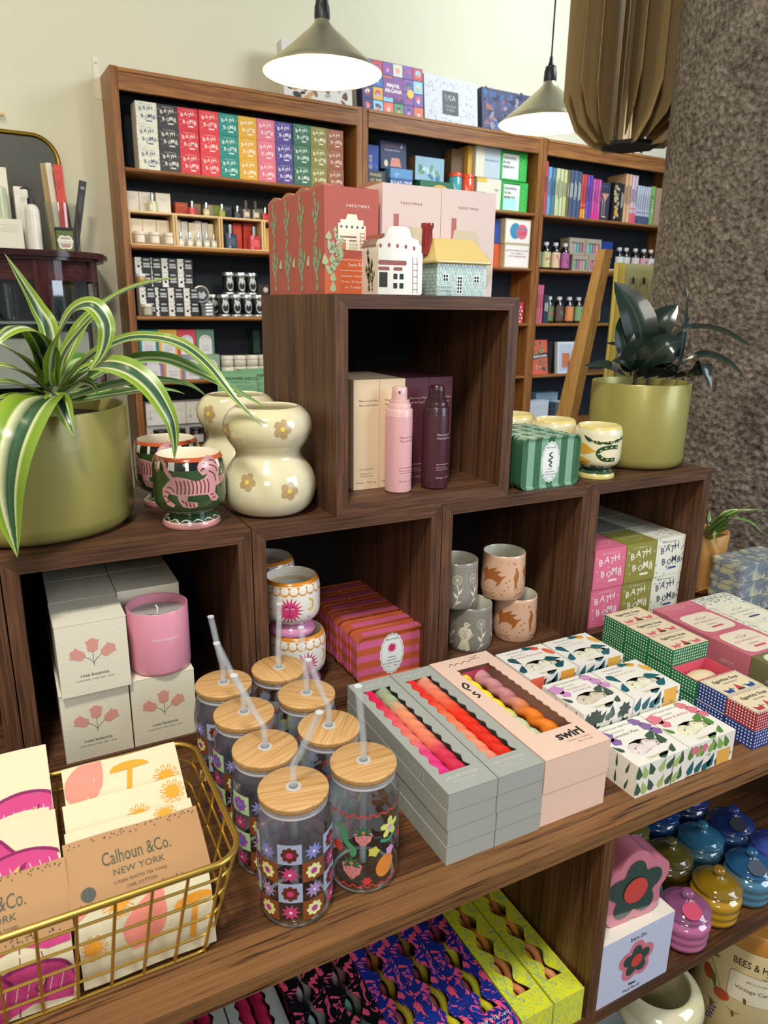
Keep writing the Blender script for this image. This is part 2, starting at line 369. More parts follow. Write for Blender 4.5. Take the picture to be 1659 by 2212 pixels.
# ================================================================== WOODEN CUBES
CW, CD, CH, CT = .2985, .302, .303, .0185
def cube_parts(root):
    wx, wz = walnut('x'), walnut('z'); T = CT
    def pz(name, quad, m): # quad in x,z extruded over depth
        M = MB(); M.prism(quad, 0, CD, m, lambda x, y, z: (x, z, y)); M.build(name, root)
    e = .0004
    pz('top_panel', [(e, CH), (CW-e, CH), (CW-T, CH-T), (T, CH-T)][::-1], wx)
    pz('bottom_panel', [(e, 0), (T, T), (CW-T, T), (CW-e, 0)][::-1], wx)
    pz('side_panel', [(0, 0), (0, CH), (T, CH-T), (T, T)][::-1], wz)
    pz('side_panel', [(CW, 0), (CW-T, T), (CW-T, CH-T), (CW, CH)][::-1], wz)
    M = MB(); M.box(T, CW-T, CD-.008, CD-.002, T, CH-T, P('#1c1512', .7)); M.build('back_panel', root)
L0 = ['open dark walnut cube at the far left end of the row', 'open walnut cube holding the rose candle boxes', 'open walnut cube holding pink and orange striped tins',
      'open walnut cube holding four stacked mugs', 'open walnut cube holding bath bomb boxes, right end of row']
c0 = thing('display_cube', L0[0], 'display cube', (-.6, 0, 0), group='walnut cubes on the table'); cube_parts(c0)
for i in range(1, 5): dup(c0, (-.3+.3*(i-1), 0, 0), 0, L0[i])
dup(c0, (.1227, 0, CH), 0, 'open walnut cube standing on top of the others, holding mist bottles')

# ================================================================== BOOKCASES
NAVY = P('#16212c', .75)
def bookcase(X0, X1, shelves, label):
    r = thing('bookcase', label, 'bookcase', BK(X0, 0, FZ), TH, 'wooden bookcases along the back wall'); w = X1-X0; H = 1.406-FZ; D = .17
    cz, cx = casew('z'), casew('x')
    for a in (0, w-.026):
        M = MB(); M.box(a, a+.026, 0, D, 0, H, cz); M.build('side_panel', r)
    M = MB(); M.box(.026, w-.026, -.004, .018, H-.075, H-.016, cx); M.build('top_rail', r)
    M = MB(); M.box(.026, w-.026, -.008, D, H-.016, H-.004, cx); M.build('top_board', r)
    M = MB(); M.box(.026, w-.026, D-.008, D, 0, H-.016, NAVY); M.build('back_panel', r)
    for z in shelves:
        M = MB(); M.box(.027, w-.027, .001, D-.009, z-.016-FZ, z-FZ, cx); M.tube([(.027, .001, z-.008-FZ), (w-.027, .001, z-.008-FZ)], .008, cx, 10); M.build('shelf', r)
    for a in (.0262, w-.0262):   # the visible shelf-peg holes near the front edge of the right-hand side
        if a < .1: continue
        for k in range(14):
            z = 1.03+k*.085; M = MB(); M.add([(a-.0003, .03-.003, z-.003), (a-.0003, .03-.003, z+.003), (a-.0003, .03+.003, z+.003), (a-.0003, .03+.003, z-.003)], [[0, 1, 2, 3]], P('#120c08', .8)); M.build('peg_hole', r)
S1 = (1.075, .806, .542, .288, .02, -.25, -.5, -.7); S2 = (1.055, .789, .515, .243, -.03, -.3, -.52, -.7)
bookcase(0, 1.028, S1, 'left wooden bookcase with the coloured bath bomb boxes'); bookcase(1.031, 2.056, S2, 'middle wooden bookcase with card games and white puzzle boxes'); bookcase(2.059, 3.09, S2, 'right wooden bookcase with the row of books on its highest shelf')
M = MB(); M.box(0, .022, -.001, 0, 0, .14, P('#e7e0c8', .4)); M.lathe([(0, 0), (.004, 0), (.004, .003), (0, .003)], P('#9a9a98', .3, 1), 10, (.011, -.003, .12)); M.build('wall_bracket', loc=BK(-.022, .174, 1.33), rz=TH, label='small cream metal bracket on the wall at the bookcase corner', cat='bracket')

# ================================================================== PENDANT LAMPS
def lamp(x, y, z, lab, power):
    r = thing('pendant_lamp', lab, 'lamp', (x, y, z), group='cone pendant lamps'); r.scale = (1.148,)*3
    M = MB(); st = P('#d2c7a2', .36, .95); ins = P('#f6f1e4', .5)
    pr = [(.153, 0), (.153, .002), (.125, .024), (.085, .056), (.055, .082), (.036, .098), (.022, .112), (.018, .122)]
    M.lathe(pr, st, 64); M.lathe([(.1515, .001), (.124, .022), (.084, .054), (.054, .08), (.034, .097)], ins, 64); M.lathe([(.153, 0), (.1515, .001)], st, 64); M.build('lamp_shade', r, sharp=60)
    M = MB(); M.lathe([(.0185, .118), (.02, .128), (.019, .15), (.016, .158), (.0165, .162), (.010, .166), (.0065, .176), (.005, .19)], P('#15171a', .4), 24); M.build('socket', r)
    M = MB(); M.tube([(0, 0, .185), (.001, 0, .5), (0, 0, 1.15)], .0028, P('#101113', .5), 6); M.build('cord', r)
    M = MB(); M.lathe([(0, .012), (.012, .014), (.024, .026), (.03, .045), (.026, .064), (.014, .08), (.012, .098)], P('#fff0cf', .4, emit=14), 20); M.build('bulb', r)
    d = bpy.data.lights.new('bulb_light', 'POINT'); d.energy = power; d.color = (1, .87, .62); d.shadow_soft_size = .03
    o = bpy.data.objects.new('bulb_light', d); COL.objects.link(o); o.parent = r; o.location = (0, 0, -.012)
lamp(.6705, 1.324, 1.2477, 'metal cone pendant lamp hanging in front of the left bookcase', 4.5)
lamp(1.584, 1.407, 1.2305, 'metal cone pendant lamp half hidden by the brown pleated shade', 4.5)
# brown pleated shade
r = thing('pleated_lampshade', 'large brown pleated paper shade hanging beside the concrete column', 'lampshade', (1.557, .964, 1.077)); r.scale = (1.3,)*3
br = P('#9a825a', .6, spec=.3)
pp_ = [(.035, .0), (.070, .002), (.118, .040), (.150, .105), (.150, .80), (.035, .80)]
for j in range(22):
    a = 2*pi*j/22+.1; er = Vector((cos(a), sin(a), 0)); et = Vector((-sin(a), cos(a), 0)); dr = (er*cos(.85)+et*sin(.85)); base = er*.005
    dz = .010*(j % 3); M = MB(); mp = lambda x, y, z: tuple(er*.02+dr*x+dr.cross(Vector((0, 0, 1)))*(z+.006*sin(x*22))+Vector((0, 0, y+dz)))
    M.prism(pp_, 0, .0015, br, mp); M.build('pleat', r)
M = MB(); M.prism([(.07*cos(2*pi*i/6), .07*sin(2*pi*i/6)) for i in range(6)], .002, .01, P('#1b2226', .7)); M.build('bottom_disc', r)
M = MB(); M.tube([(0, 0, .75), (0, 0, 1.3)], .003, P('#101113', .5), 6); M.build('cord', r)
# ================================================================== GOODS ON AND IN THE CUBES
H1, H2, FL = .3034, .6064, CT
# ---- bath bomb boxes
def bb_mesh(col, ink, floral=False, top=None, S=.0765):
    M = MB(); m = P(col, .55); k = P(ink, .55); b = (0, S, 0, S, 0, S)
    M.box(*b, m, {'t': P(top, .55)} if top else None); g = FN['f'](b)
    M.decal(txt('OLD WHALING CO', .0046, .038, .066, res=1, sp=1.1), g, k)
    for i, ch in enumerate('BATH'): M.decal(rot2(txt(ch, .019, 0, 0, res=1, bold=.015), [.12, -.05, -.12, .1][i], .017+i*.0128, .045+[0, .004, .0005, .0055][i]), g, k)
    for i, ch in enumerate('BOMB'): M.decal(rot2(txt(ch, .019, 0, 0, res=1, bold=.015), [.18, -.1, .05, -.1][i], .024+i*.0135, .022+[0, -.002, .0025, -.001][i]), g, k)
    M.decal([rrect(.037, .011, .022, .0045, .002, 2)], g, P('#3f5a8c', .5) if floral else k)
    if floral:
        for fc in ('f', 't'):
            gg = FN[fc](b); rr = random.Random(3)
            for i in range(46 if fc == 't' else 26):
                x, y = rr.uniform(.003, .072), rr.choice([rr.uniform(.003, .02), rr.uniform(.05, .073)]) if fc == 'f' else rr.uniform(.003, .073)
                if fc == 'f' and rr.random() < .5: x = rr.choice([rr.uniform(.002, .01), rr.uniform(.068, .074)]); y = rr.uniform(.005, .07)
                M.decal([lf(x, y, .006, .0026, rr.uniform(0, 6), 3)], gg, P(['#7d93a8', '#6f7f5e', '#4d5f8d'][i % 3], .6), .0002)
    else:
        for i in range(9):
            x, y = [(.006, .06), (.07, .055), (.065, .036), (.009, .035), (.012, .018), (.068, .02), (.035, .04), (.05, .035), (.012, .05)][i]
            M.decal([flw(x, y, .0032, 5, .5, m=2)], g, P(ink, .6, alpha=.45), .0002)
        g2 = FN['t'](b); M.decal(stroke([(.038+.024*cos(a*pi/12), .038+.024*sin(a*pi/12)) for a in range(25)], .0009), g2, P(ink, .6, alpha=.6)); M.decal(txt('WHALING', .009, .038, .034, res=1), g2, P(ink, .6, alpha=.6))
    return M
def bbox_(col, ink, lab, loc, rz=0, grp=None, fl=False, top=None):
    return bb_mesh(col, ink, fl, top).build('bath_bomb_box', loc=loc, rz=rz, label=lab, cat='box', group=grp)
G = 'bath bomb boxes in the right cube'
c4x = .6+.0395
B4 = [('pink', '#e0708c', '#f6dbe0', False, None, .0), ('olive green', '#8f8a3c', '#f0edd6', False, None, .0785), ('cream floral', '#e9e6d2', '#4a5568', True, None, .157)]
_fx = {0: (0, .016, 0), 1: (.0005, .012, -.03), 2: (.0, .020, .02)}
for i, (nm, c_, k_, fl, tp, dx) in enumerate(B4):
    a = bbox_(c_, k_, f'{nm} bath bomb box in the right cube, lower one of its column', (c4x+dx, .02, FL), 0, G, fl)
    dup(a, (c4x+dx, .018, FL+.077), [0, -.02, .015][i], f'{nm} bath bomb box in the right cube, stacked on the lower {nm} one')
    cc = ['dark green', 'grey', 'grey floral'][i]
    b_ = bbox_(['#4c5a45', '#6b6a62', '#b9b9ab'][i], '#d8d8cc', f'{cc} bath bomb box behind the {nm} ones in the right cube', (c4x+dx, .099, FL+.077), 0, G, i == 2)
    dup(b_, (c4x+dx, .099, FL), 0, f'{cc} bath bomb box at the floor behind the {nm} ones')
    dup(b_, (c4x+dx, .178, FL+.077), 0, f'{cc} bath bomb box at the very back of the right cube')
# ---- santa fe boxes
CAC = [[(0, 0), (0, .02), (-.001, .045)], [(0, .018), (-.008, .026), (-.009, .036)], [(0, .026), (.008, .032), (.009, .044)], [(-.001, .04), (-.005, .05), (-.004, .058)]]
def cactus(x, y, s, w=.005):
    o = []
    for p in CAC:
        q = [(x+a*s, y+b*s) for a, b in p]
        for i in range(len(q)-1):
            (a, b), (c_, d) = q[i], q[i+1]; L = hypot(c_-a, d-b); r = atan2(d-b, c_-a); n = max(1, round(L/(.009*s)))
            for k in range(n): o.append(lf(a+(c_-a)*k/n, b+(d-b)*k/n, L/n*1.15, w*s, r, 5))
    return o
def carton(name, w, d, h, col, lab, loc, art, grp=None, side=None, flap=True):
    r = thing(name, lab, 'box', loc, 0, grp); M = MB(); m = P(col, .6, bump=.1, bs=900); b = (0, w, 0, d, 0, h); M.box(*b, m)
    art(M, b); M.build('box_body', r)
    if flap:
        M = MB(); n = 8; A = [(0.001, d*i/n, h+.0065*sin(pi*i/n)) for i in range(n+1)]
        M.add([(0.0, y, h) for _, y, z in A]+A, [[i, n+1+i, n+2+i, i+1] for i in range(n)], P('#9c6a4c', .7))
        M.add(A+[(w*.8, y, h+.0004) for x, y, z in A], [[i, i+1, n+2+i, n+1+i] for i in range(n)], m); M.build('tuck_flap', r)
    return r
def house_art(g, M, x, y, s, wall='#efe6d2'):
    hp = [(0, 0), (0, .03), (.003, .03), (.003, .034), (.010, .034), (.012, .04), (.024, .04), (.026, .034), (.033, .034), (.033, .028), (.036, .028), (.036, 0)]
    M.decal([[(x+a*s, y+b*s) for a, b in hp]], g, P(wall, .6)); d = P('#5d6468', .6)
    M.decal([ell(x+a*s, y+.026*s, .0016*s, n=8) for a in (.004, .011, .018, .025, .032)], g, d, .0005)
    M.decal([rect(x+.002*s, y+.014*s, .022*s, .0018*s), rect(x+.001*s, y+.010*s, .009*s, .0014*s), rect(x+.014*s, y+.010*s, .01*s, .0014*s)], g, P('#8a6a58', .6), .0005)
    M.decal([rect(x+.001*s, y, .009*s, .009*s)], g, P('#c77a5c', .6), .0005)
    M.decal([rect(x+(.014+.004*i)*s, y+(.001+.004*j)*s, .003*s, .003*s) for i in (0, 1, 2) for j in (0, 1)], g, P('#cfc29a', .6), .0005)
    M.decal(stroke([(x+.029*s, y), (x+.029*s, y+.02*s)], .0006*s)+stroke([(x+.034*s, y), (x+.034*s, y+.02*s)], .0006*s)+[rect(x+.029*s, y+(.003+.004*i)*s, .005*s, .0006*s) for i in range(5)], g, P('#b0674f', .6), .0006)
def santa(M, b):
    g = FN['f'](b); M.decal([rect(0, 0, b[1], .048)], g, P('#cf6038', .6), .0001)
    M.decal(txt('PADDYWAX', .0052, .05, .113, res=1, sp=1.3), g, WHT); house_art(g, M, .02, .058, 1.15)
    M.decal(cactus(.012, .002, 1.35, .007)+cactus(.019, .04, .8, .007), g, P('#a9b78f', .6), .0006)
    M.decal(txt('Santa Fe', .0065, .046, .037, 'C', res=1), g, WHT, .0003); M.decal([rect(.022, .045, .052, .0005), rect(.022, .031, .052, .0005)], g, WHT, .0003)
    for i, s in enumerate(('Includes: Painted Incense', 'House, 20 Incense Cones', '& 1 Tealight Candle')): M.decal(txt(s, .0042, .05, .023-i*.0075, res=1, sp=1.15), g, WHT, .0003)
    gl = FN['l'](b); M.decal(cactus(.03, .004, 1.25, .008)+cactus(.028, .072, 1.1, .008)+cactus(.022, .03, .6, .008), gl, P('#8f9a7c', .6), .0004)
a = carton('incense_carton', .081, .0565, .138, '#b3584c', 'frontmost of the four tall terracotta cartons printed with a white adobe house', (.134, .06, H2), santa, 'terracotta cartons on the top cube')
for i, s in enumerate(('second tall terracotta carton from the front', 'third tall terracotta carton from the front', 'rearmost of the four tall terracotta cartons')): dup(a, (.134, .06+.0572*(i+1), H2), 0, s+' on the top cube')
def cott(M, b):
    g = FN['f'](b); M.decal(txt('PADDYWAX', .0052, .047, .123, res=1, sp=1.3), g, P('#8b5b50', .6))
    M.decal([rect(.018, .08, .0085, .03)], g, P('#b06a62', .6)); M.decal([[(.018, .068), (.023, .094), (.062, .094), (.072, .068)]], g, P('#cfc0a2', .6), .0004)
    M.decal([rect(.02, .04, .05, .028)], g, P('#a9b5a6', .6), .0004); M.decal([rect(.03+.012*i, .045, .007, .014) for i in range(3)], g, P('#e6dfcf', .6), .0005)
    M.decal([ell(.078, .045, .014, .018), ell(.085, .03, .01, .014)], g, P('#c9bea4', .6), .0002)
    M.decal([s for k in range(6) for s in stroke([(.062+.004*k, .004), (.066+.004*k, .02), (.078+.003*k, .034)], .0005)], g, P('#a58f80', .6), .0003)
a = carton('incense_carton', .0955, .10, .149, '#dcc5bd', 'tall pale pink carton with a cottage print beside the terracotta ones', (.224, .066, H2), cott, 'pale pink cartons on the top cube')
dup(a, (.3205, .066, H2), 0, 'tall pale pink carton at the right edge of the top cube')
# ---- ceramic houses
r = thing('incense_house', 'white ceramic adobe house with brown roof and painted cactus', 'ceramic house', (.189, .008, H2), 0)
CW_ = P('#dcd7c9', .18, coat=.6)
fp = [(0, 0), (0, .064), (.0025, .070), (.008, .0715), (.012, .074), (.0135, .083), (.020, .087), (.042, .087), (.047, .084), (.049, .076), (.052, .073), (.060, .0715), (.062, .066), (.066, .064), (.066, .056), (.068, .053), (.068, .002), (.065, 0)]
M = MB(); M.prism(fp, 0, .007, CW_, lambda x, y, z: (x, z, y)); M.box(0.001, .066, .007, .055, 0, .064, CW_); g = lambda u, v, e: (u, -e, v); gl = lambda u, v, e: (.001-e, .055-u, v)
M.prism([(0, .064), (0, .062), (.004, .071), (.012, .078), (.05, .078), (.062, .07), (.066, .064)], .0072, .054, P('#7b4a30', .3, coat=.4), lambda x, y, z: (x, z, y))
br_ = P('#8d4a3a', .35)
M.decal([ell(.003+.0128*i, [.0605, .0615, .061, .0605, .059][i]+.0015, .0021, .0027, n=10) for i in range(5)], g, br_)
M.decal([rrect(0, .038, .043, .006, .002, 2), rrect(0, .031, .017, .0045, .0015, 2), rrect(.023, .031, .014, .0045, .0015, 2)], g, br_)
M.decal([rect(.0015, .0095, .0125, .019)]+[rrect(.023+.0095*i, .008+.012*j, .0062, .0072, .001, 2) for i in (0, 1) for j in (0, 1)], g, P('#2c2f2c', .7))
M.decal([s for x in (.0535, .0605) for s in stroke([(x, .002), (x-.0012, .049)], .0007)]+[rect(.053, .007+.0083*i, .008, .0007) for i in range(5)], g, P('#b5525a', .5), .0004)
M.decal(cactus(.026, .004, .95, .008)+cactus(.036, .004, .6, .007), gl, P('#4f5e35', .4)); M.build('house_body', r)
r = thing('incense_house', 'pale green ceramic cottage with yellow roof and red chimney', 'ceramic house', (.281, .008, H2), 0)
M = MB(); GR = P('#a9bcb1', .2, coat=.5); GD = P('#95ada2', .25, coat=.5); M.box(0, .083, 0, .052, 0, .044, GR); g = lambda u, v, e: (u, -e, v); gl = lambda u, v, e: (-e, .052-u, v)
for gg, W in ((g, .083), (gl, .052)):
    for j in range(9):
        for i in range(int(W/.0048)): M.prism(rrect(.001+(i+.5*(j % 2))*.0048, .001+j*.0047, .0042, .0041, .001, 1)[::1], 0, .0005, GR if (i+j) % 3 else GD, lambda x, y, z, gg=gg: gg(x, y, z)) if (i+.5*(j % 2))*.0048 < W-.006 else None
M.build('house_wall', r)
M = MB(); W_ = P('#eef3ec', .3); K_ = P('#23302f', .6)
def win(x, z, nx, nz, s=.0042):
    M.prism(rect(x-.001, z-.001, nx*s+.0014, nz*s*1.1+.0014), .0004, .0011, W_, lambda a, b, c: g(a, b, c)); M.decal([rrect(x+i*s, z+j*s*1.1, s*.74, s*.84, .0008, 2) for i in range(nx) for j in range(nz)], g, K_, .0013)
win(.010, .020, 2, 2); win(.0335, .004, 2, 5); win(.062, .019, 2, 2)
M.build('window_frame', r)
M = MB(); bw = P('#c8dcd6', .3, coat=.4)
M.tube([(.001, -.002, .013), (.023, -.002, .013)], .0006, bw, 6); M.tube([(.001, -.006, .008), (.023, -.006, .008)], .0008, bw, 6)
for i in range(9): M.tube([(.002+i*.0025, -.002, .007), (.002+i*.0025, -.002, .013)], .0004, bw, 5)
for x in (.001, .023): M.tube([(x, -.006, 0), (x, -.006, .009)], .0006, bw, 5); M.tube([(x, -.001, 0), (x, -.001, .009)], .0006, bw, 5)
M.build('bench', r)
M = MB(); YR = P('#d6bb74', .15, coat=.8)
e4 = [(-.005, -.006, .043), (.088, -.006, .043), (.088, .058, .043), (-.005, .058, .043)]; e5 = [(x, y, z+.004) for x, y, z in e4]; rd = [(.006, .020, .078), (.073, .020, .078), (.073, .030, .078), (.006, .030, .078)]
M.add(e4+e5+rd, [[3, 2, 1, 0], [0, 1, 5, 4], [1, 2, 6, 5], [2, 3, 7, 6], [3, 0, 4, 7], [4, 5, 9, 8], [5, 6, 10, 9], [6, 7, 11, 10], [7, 4, 8, 11], [8, 9, 10, 11]], YR); o = M.build('roof', r)
bv = o.modifiers.new('b', 'BEVEL'); bv.width = .002; bv.segments = 3
M = MB(); M.lathe([(.0085, .055), (.0075, .088), (.0095, .093), (.009, .097), (.006, .097), (.005, .09)], P('#8e2a2a', .15, coat=.7), 20, (.0, .03, 0)); M.build('chimney', r)
# ---- mist cartons and bottles
def mist(bg, ink, t2):
    def f(M, b):
        g = FN['f'](b); k = P(ink, .6); w = b[1]
        M.decal(txt('Maison Louis Marie', .0042, w*.2, .133, 'L', res=1), g, k); M.decal(txt(t2, .0042, w*.2, .1265, 'L', res=1, sh=.3), g, k)
        M.decal(txt('Hair and Body Mist', .003, w*.5, .03, res=1), g, k); M.decal(txt('Brume pour les', .003, w*.5, .0235, res=1), g, k); M.decal(txt('cheveux et le corps', .003, w*.5, .0195, res=1), g, k)
        M.decal(txt('100 mL \u2014 3.4 fl. oz.', .0042, w*.5, .009, res=1), g, k)
        for i in range(60): M.decal([rect(0, .0015+i*.0027, w, .0003)], g, P(ink, .7, alpha=.10), .0001)
    return f
G = 'mist cartons in the top cube'
a = carton('mist_carton', .0425, .0425, .165, '#ecd3ad', 'front left cream mist carton in the top cube', (.1805, .066, H1+CT), mist('', '#5a4632', 'Fleur de la Passion'), G, flap=False)
dup(a, (.2238, .066, H1+CT), 0, 'front cream mist carton behind the pink bottle')
for j, s in enumerate(('second row', 'third row')):
    dup(a, (.1805, .109+.0435*j, H1+CT), 0, f'cream mist carton in the {s}, against the left wall of the cube'); dup(a, (.2238, .109+.0435*j, H1+CT), 0, f'cream mist carton in the {s}, next to the plum ones')
a = carton('mist_carton', .0425, .0425, .165, '#54202f', 'front plum mist carton beside the cream ones', (.2671, .069, H1+CT), mist('', '#d9b9b4', 'Fruit du Dragon'), G, flap=False)
dup(a, (.3104, .069, H1+CT), 0, 'front plum mist carton behind the plum bottle')
for j, s in enumerate(('second row', 'third row')):
    dup(a, (.2671, .112+.0435*j, H1+CT), 0, f'plum mist carton in the {s}, next to the cream ones'); dup(a, (.3104, .112+.0435*j, H1+CT), 0, f'plum mist carton in the {s}, right-hand side')
def bottle(col, cap, ink, lab, loc, t2):
    r = thing('mist_bottle', lab, 'bottle', loc, 0); m = P(col, .32, coat=.15); pr = [(0, 0), (.018, 0), (.0202, .002), (.0202, .112), (.0198, .114)]
    M = MB(); M.lathe(pr, m, 48); g = cylmap([(.0202, 0), (.0202, .12)], 0); k = P(ink, .5); q = RD(-30)*.0202
    for s, z, sz, sh in (('Maison Louis Marie', .083, .0046, 0), (t2, .0775, .0046, .3), ('Hair and Body Mist', .038, .003, 0), ('Brume pour les', .0335, .003, 0), ('cheveux et le corps', .030, .003, 0), ('100 mL \u2014 3.4 fl. oz.', .017, .004, 0)):
        M.decal(txt(s, sz, q+.002, z, 'L', res=1, sh=sh), g, k, .0002)
    M.build('bottle_body', r)
    M = MB(); c_ = P(cap, .3, coat=.2); M.lathe([(.0202, .114), (.0198, .1155), (.0198, .1235), (.0192, .1245), (.0172, .125), (.0172, .131), (.0168, .1318), (.0150, .132), (.0150, .1375), (.0125, .138)], c_, 40); M.build('collar', r)
    M = MB(); M.lathe([(.0118, .137), (.0116, .147), (.0113, .154), (.0098, .1565), (0, .157)], c_, 32); M.lathe([(0, 0), (.0015, 0), (.0015, .002)], INK, 8, (-.006, -.0112, .149)); M.build('spray_cap', r)
bottle('#dfa9ac', '#e6b9b4', '#8a4a52', 'translucent pink mist bottle standing in the top cube', (.242, .039, H1+CT), 'Fleur de la Passion')
bottle('#47202c', '#3a1a24', '#e2c6c6', 'dark plum mist bottle standing in the top cube', (.305, .037, H1+CT), 'Fruit du Dragon')
# ---- tins
def tin(w, h, d, c1, c2, axis, n, lab, loc, label_art=None, grp=None, rim=None, name='candle_tin'):
    key = ('str', c1, c2, axis, n)
    if key not in MT:
        m, nt, p = _pb('striped_enamel'); tc = N(nt, 'ShaderNodeTexCoord'); sp = N(nt, 'ShaderNodeSeparateXYZ'); L = nt.links.new; L(tc.outputs['Object'], sp.inputs[0])
        a = N(nt, 'ShaderNodeMath', operation='MULTIPLY'); a.inputs[1].default_value = n/(2*(w if axis == 0 else h)); L(sp.outputs[axis*2 if axis else 0], a.inputs[0]); f = N(nt, 'ShaderNodeMath', operation='FRACT'); L(a.outputs[0], f.inputs[0])
        rr = ramp(nt, [(0, c1), (.5, c2)], 'CONSTANT'); L(f.outputs[0], rr.inputs[0]); L(rr.outputs[0], p.inputs['Base Color']); p.inputs['Roughness'].default_value = .3; p.inputs['Coat Weight'].default_value = .4; MT[key] = m
    m = MT[key]; r = thing(name, lab, 'tin', loc, 0, grp); R_ = .012
    out = rrect(0, 0, w, h, R_, 6); mp = lambda x, y, z: (x, z, y)
    M = MB(); M.prism(rrect(.0022, .0022, w-.0044, h-.0044, R_-.002, 6), .012, d, m, mp, sm=True); M.prism(rrect(.0008, .0008, w-.0016, h-.0016, R_-.001, 6), d-.004, d, m, mp, sm=True); i1 = rrect(.003, .003, w-.006, h-.006, R_-.003, 6); n_ = len(out)
    M.add([mp(x, y, 0) for x, y in out]+[mp(x, y, 0.0) for x, y in i1]+[mp(x, y, .003) for x, y in rrect(.0045, .0045, w-.009, h-.009, R_-.0045, 6)], [[i, (i+1) % n_, n_+(i+1) % n_, n_+i] for i in range(n_)]+[[n_+i, n_+(i+1) % n_, 2*n_+(i+1) % n_, 2*n_+i] for i in range(n_)], m)
    M.add([mp(x, y, .003) for x, y in rrect(.0045, .0045, w-.009, h-.009, R_-.0045, 6)], [list(range(n_))], m); M.add([mp(x, y, 0) for x, y in out]+[mp(x, y, .0145) for x, y in out], [[i, (i+1) % n_, n_+(i+1) % n_, n_+i] for i in range(n_)], m, sm=True)
    M.build('tin_body', r, sharp=50)
    if label_art: M = MB(); label_art(M, lambda u, v, e: (w/2+u, .003-e, h/2+v)); M.build('label_sticker', r)
    return r
def lab_green(M, g):
    M.decal([scal(0, 0, .0185, .033)], g, P('#eef0ec', .5), .0003); M.decal(stroke([(q[0]*.9, q[1]*.92) for q in scal(0, 0, .0185, .033, 18, .05)]+[], .0005), g, P('#6c8a78', .5), .0005)
    k = P('#2c4a38', .5); M.decal(stroke(sp2([(.003, .016), (-.003, .012), (.004, .007), (-.004, .003), (.003, -.001), (-.002, -.005), (.004, -.008)]), .0022), g, k, .0006)
    for i, s in enumerate(('WILD', 'LEMONGRASS', 'SOY WAX CANDLE', '6.5 oz   184 g')): M.decal(txt(s, .0032, 0, -.013-.0046*i, res=1), g, k, .0006)
    M.decal(txt('PADDYWAX', .0034, 0, .023, res=1), g, k, .0006)
def lab_pink(M, g):
    M.decal([scal(0, 0, .0205, .034)], g, P('#eef0ec', .5), .0003); M.decal(stroke([(q[0]*.9, q[1]*.92) for q in scal(0, 0, .0205, .034, 18, .05)], .0004), g, P('#3a3a48', .5), .0005)
    M.decal([star(0, .010, .0095, .0052, 14)], g, P('#d22f63', .5), .0006); k = P('#2b2b33', .5)
    for i, s in enumerate(('ORANGE', 'BLOSSOM', 'SOY WAX CANDLE', '6.5 oz   184 g')): M.decal(txt(s, .0036, 0, -.0075-.0052*i, res=1), g, k, .0006)
    M.decal(txt('PADDYWAX', .004, 0, .0235, res=1), g, k, .0006)
a = tin(.1225, .0865, .031, '#3f6e4f', '#86b193', 0, 9, 'frontmost green striped tin with an oval snake label', (.456, .014, H1), lab_green, 'green striped tins')
for i, s in enumerate(('second green striped tin from the front', 'third green striped tin from the front', 'rearmost green striped tin')): dup(a, (.4535, .049+.036*i, H1), 0, s+', on its long side')
a = tin(.126, .0805, .031, '#c4603c', '#d9668f', 1, 7, 'frontmost pink and orange striped tin with an oval sun label', (.166, .022, FL), lab_pink, 'pink and orange striped tins')
for i, s in enumerate(('second', 'third', 'fourth', 'fifth', 'rearmost')): dup(a, (.1655-.001*i, .058+.039*i, FL), 0, f'{s} pink and orange striped tin'+(' from the front' if i < 4 else ' of the row'))
# ---- footed cups
def cup(name, lab, loc, R_, h, body, art, foot, foot2, inner, rimc=None, band=None, rz=0, grp=None, n=64, wax=None):
    r = thing(name, lab, 'cup', loc, rz, grp)
    pr = [(0, 0), (R_*.80, 0), (R_*.83, .003), (R_*.77, .009), (R_*.62, .015), (R_*.70, .020), (R_*.9, .026), (R_*.98, .033), (R_, .042), (R_, h-.0155), (R_*.985, h-.011), (R_*.95, h-.005), (R_*.90, h-.001), (R_*.86, h), (R_*.83, h-.003), (R_*.86, h-.012), (R_*.86, .03), (0, .03)]
    def mf(i, j):
        if i <= 3: return foot2 if i < 3 else foot
        if i == 4: return foot
        if band and 9 <= i <= 10: return band[(j*2//5) % 2]
        if rimc and 11 <= i <= 12: return rimc
        if i >= 13: return inner
        return body
    M = MB(); M.lathe(pr, body, n, mf=mf)
    g = cylmap(pr[4:12])
    if art: art(M, g, R_, h)
    M.build('cup_body', r, sharp=60)
    if wax: M = MB(); M.lathe([(0, h-.016), (R_*.855, h-.016)], P('#e3cba6', .4), 32); M.decal([ell(0, 0, .022, n=20)], lambda u, v, e: (u, v, h-.0158+e), P('#efe9da', .6), .0002); M.build('wax_fill', r)
    return r
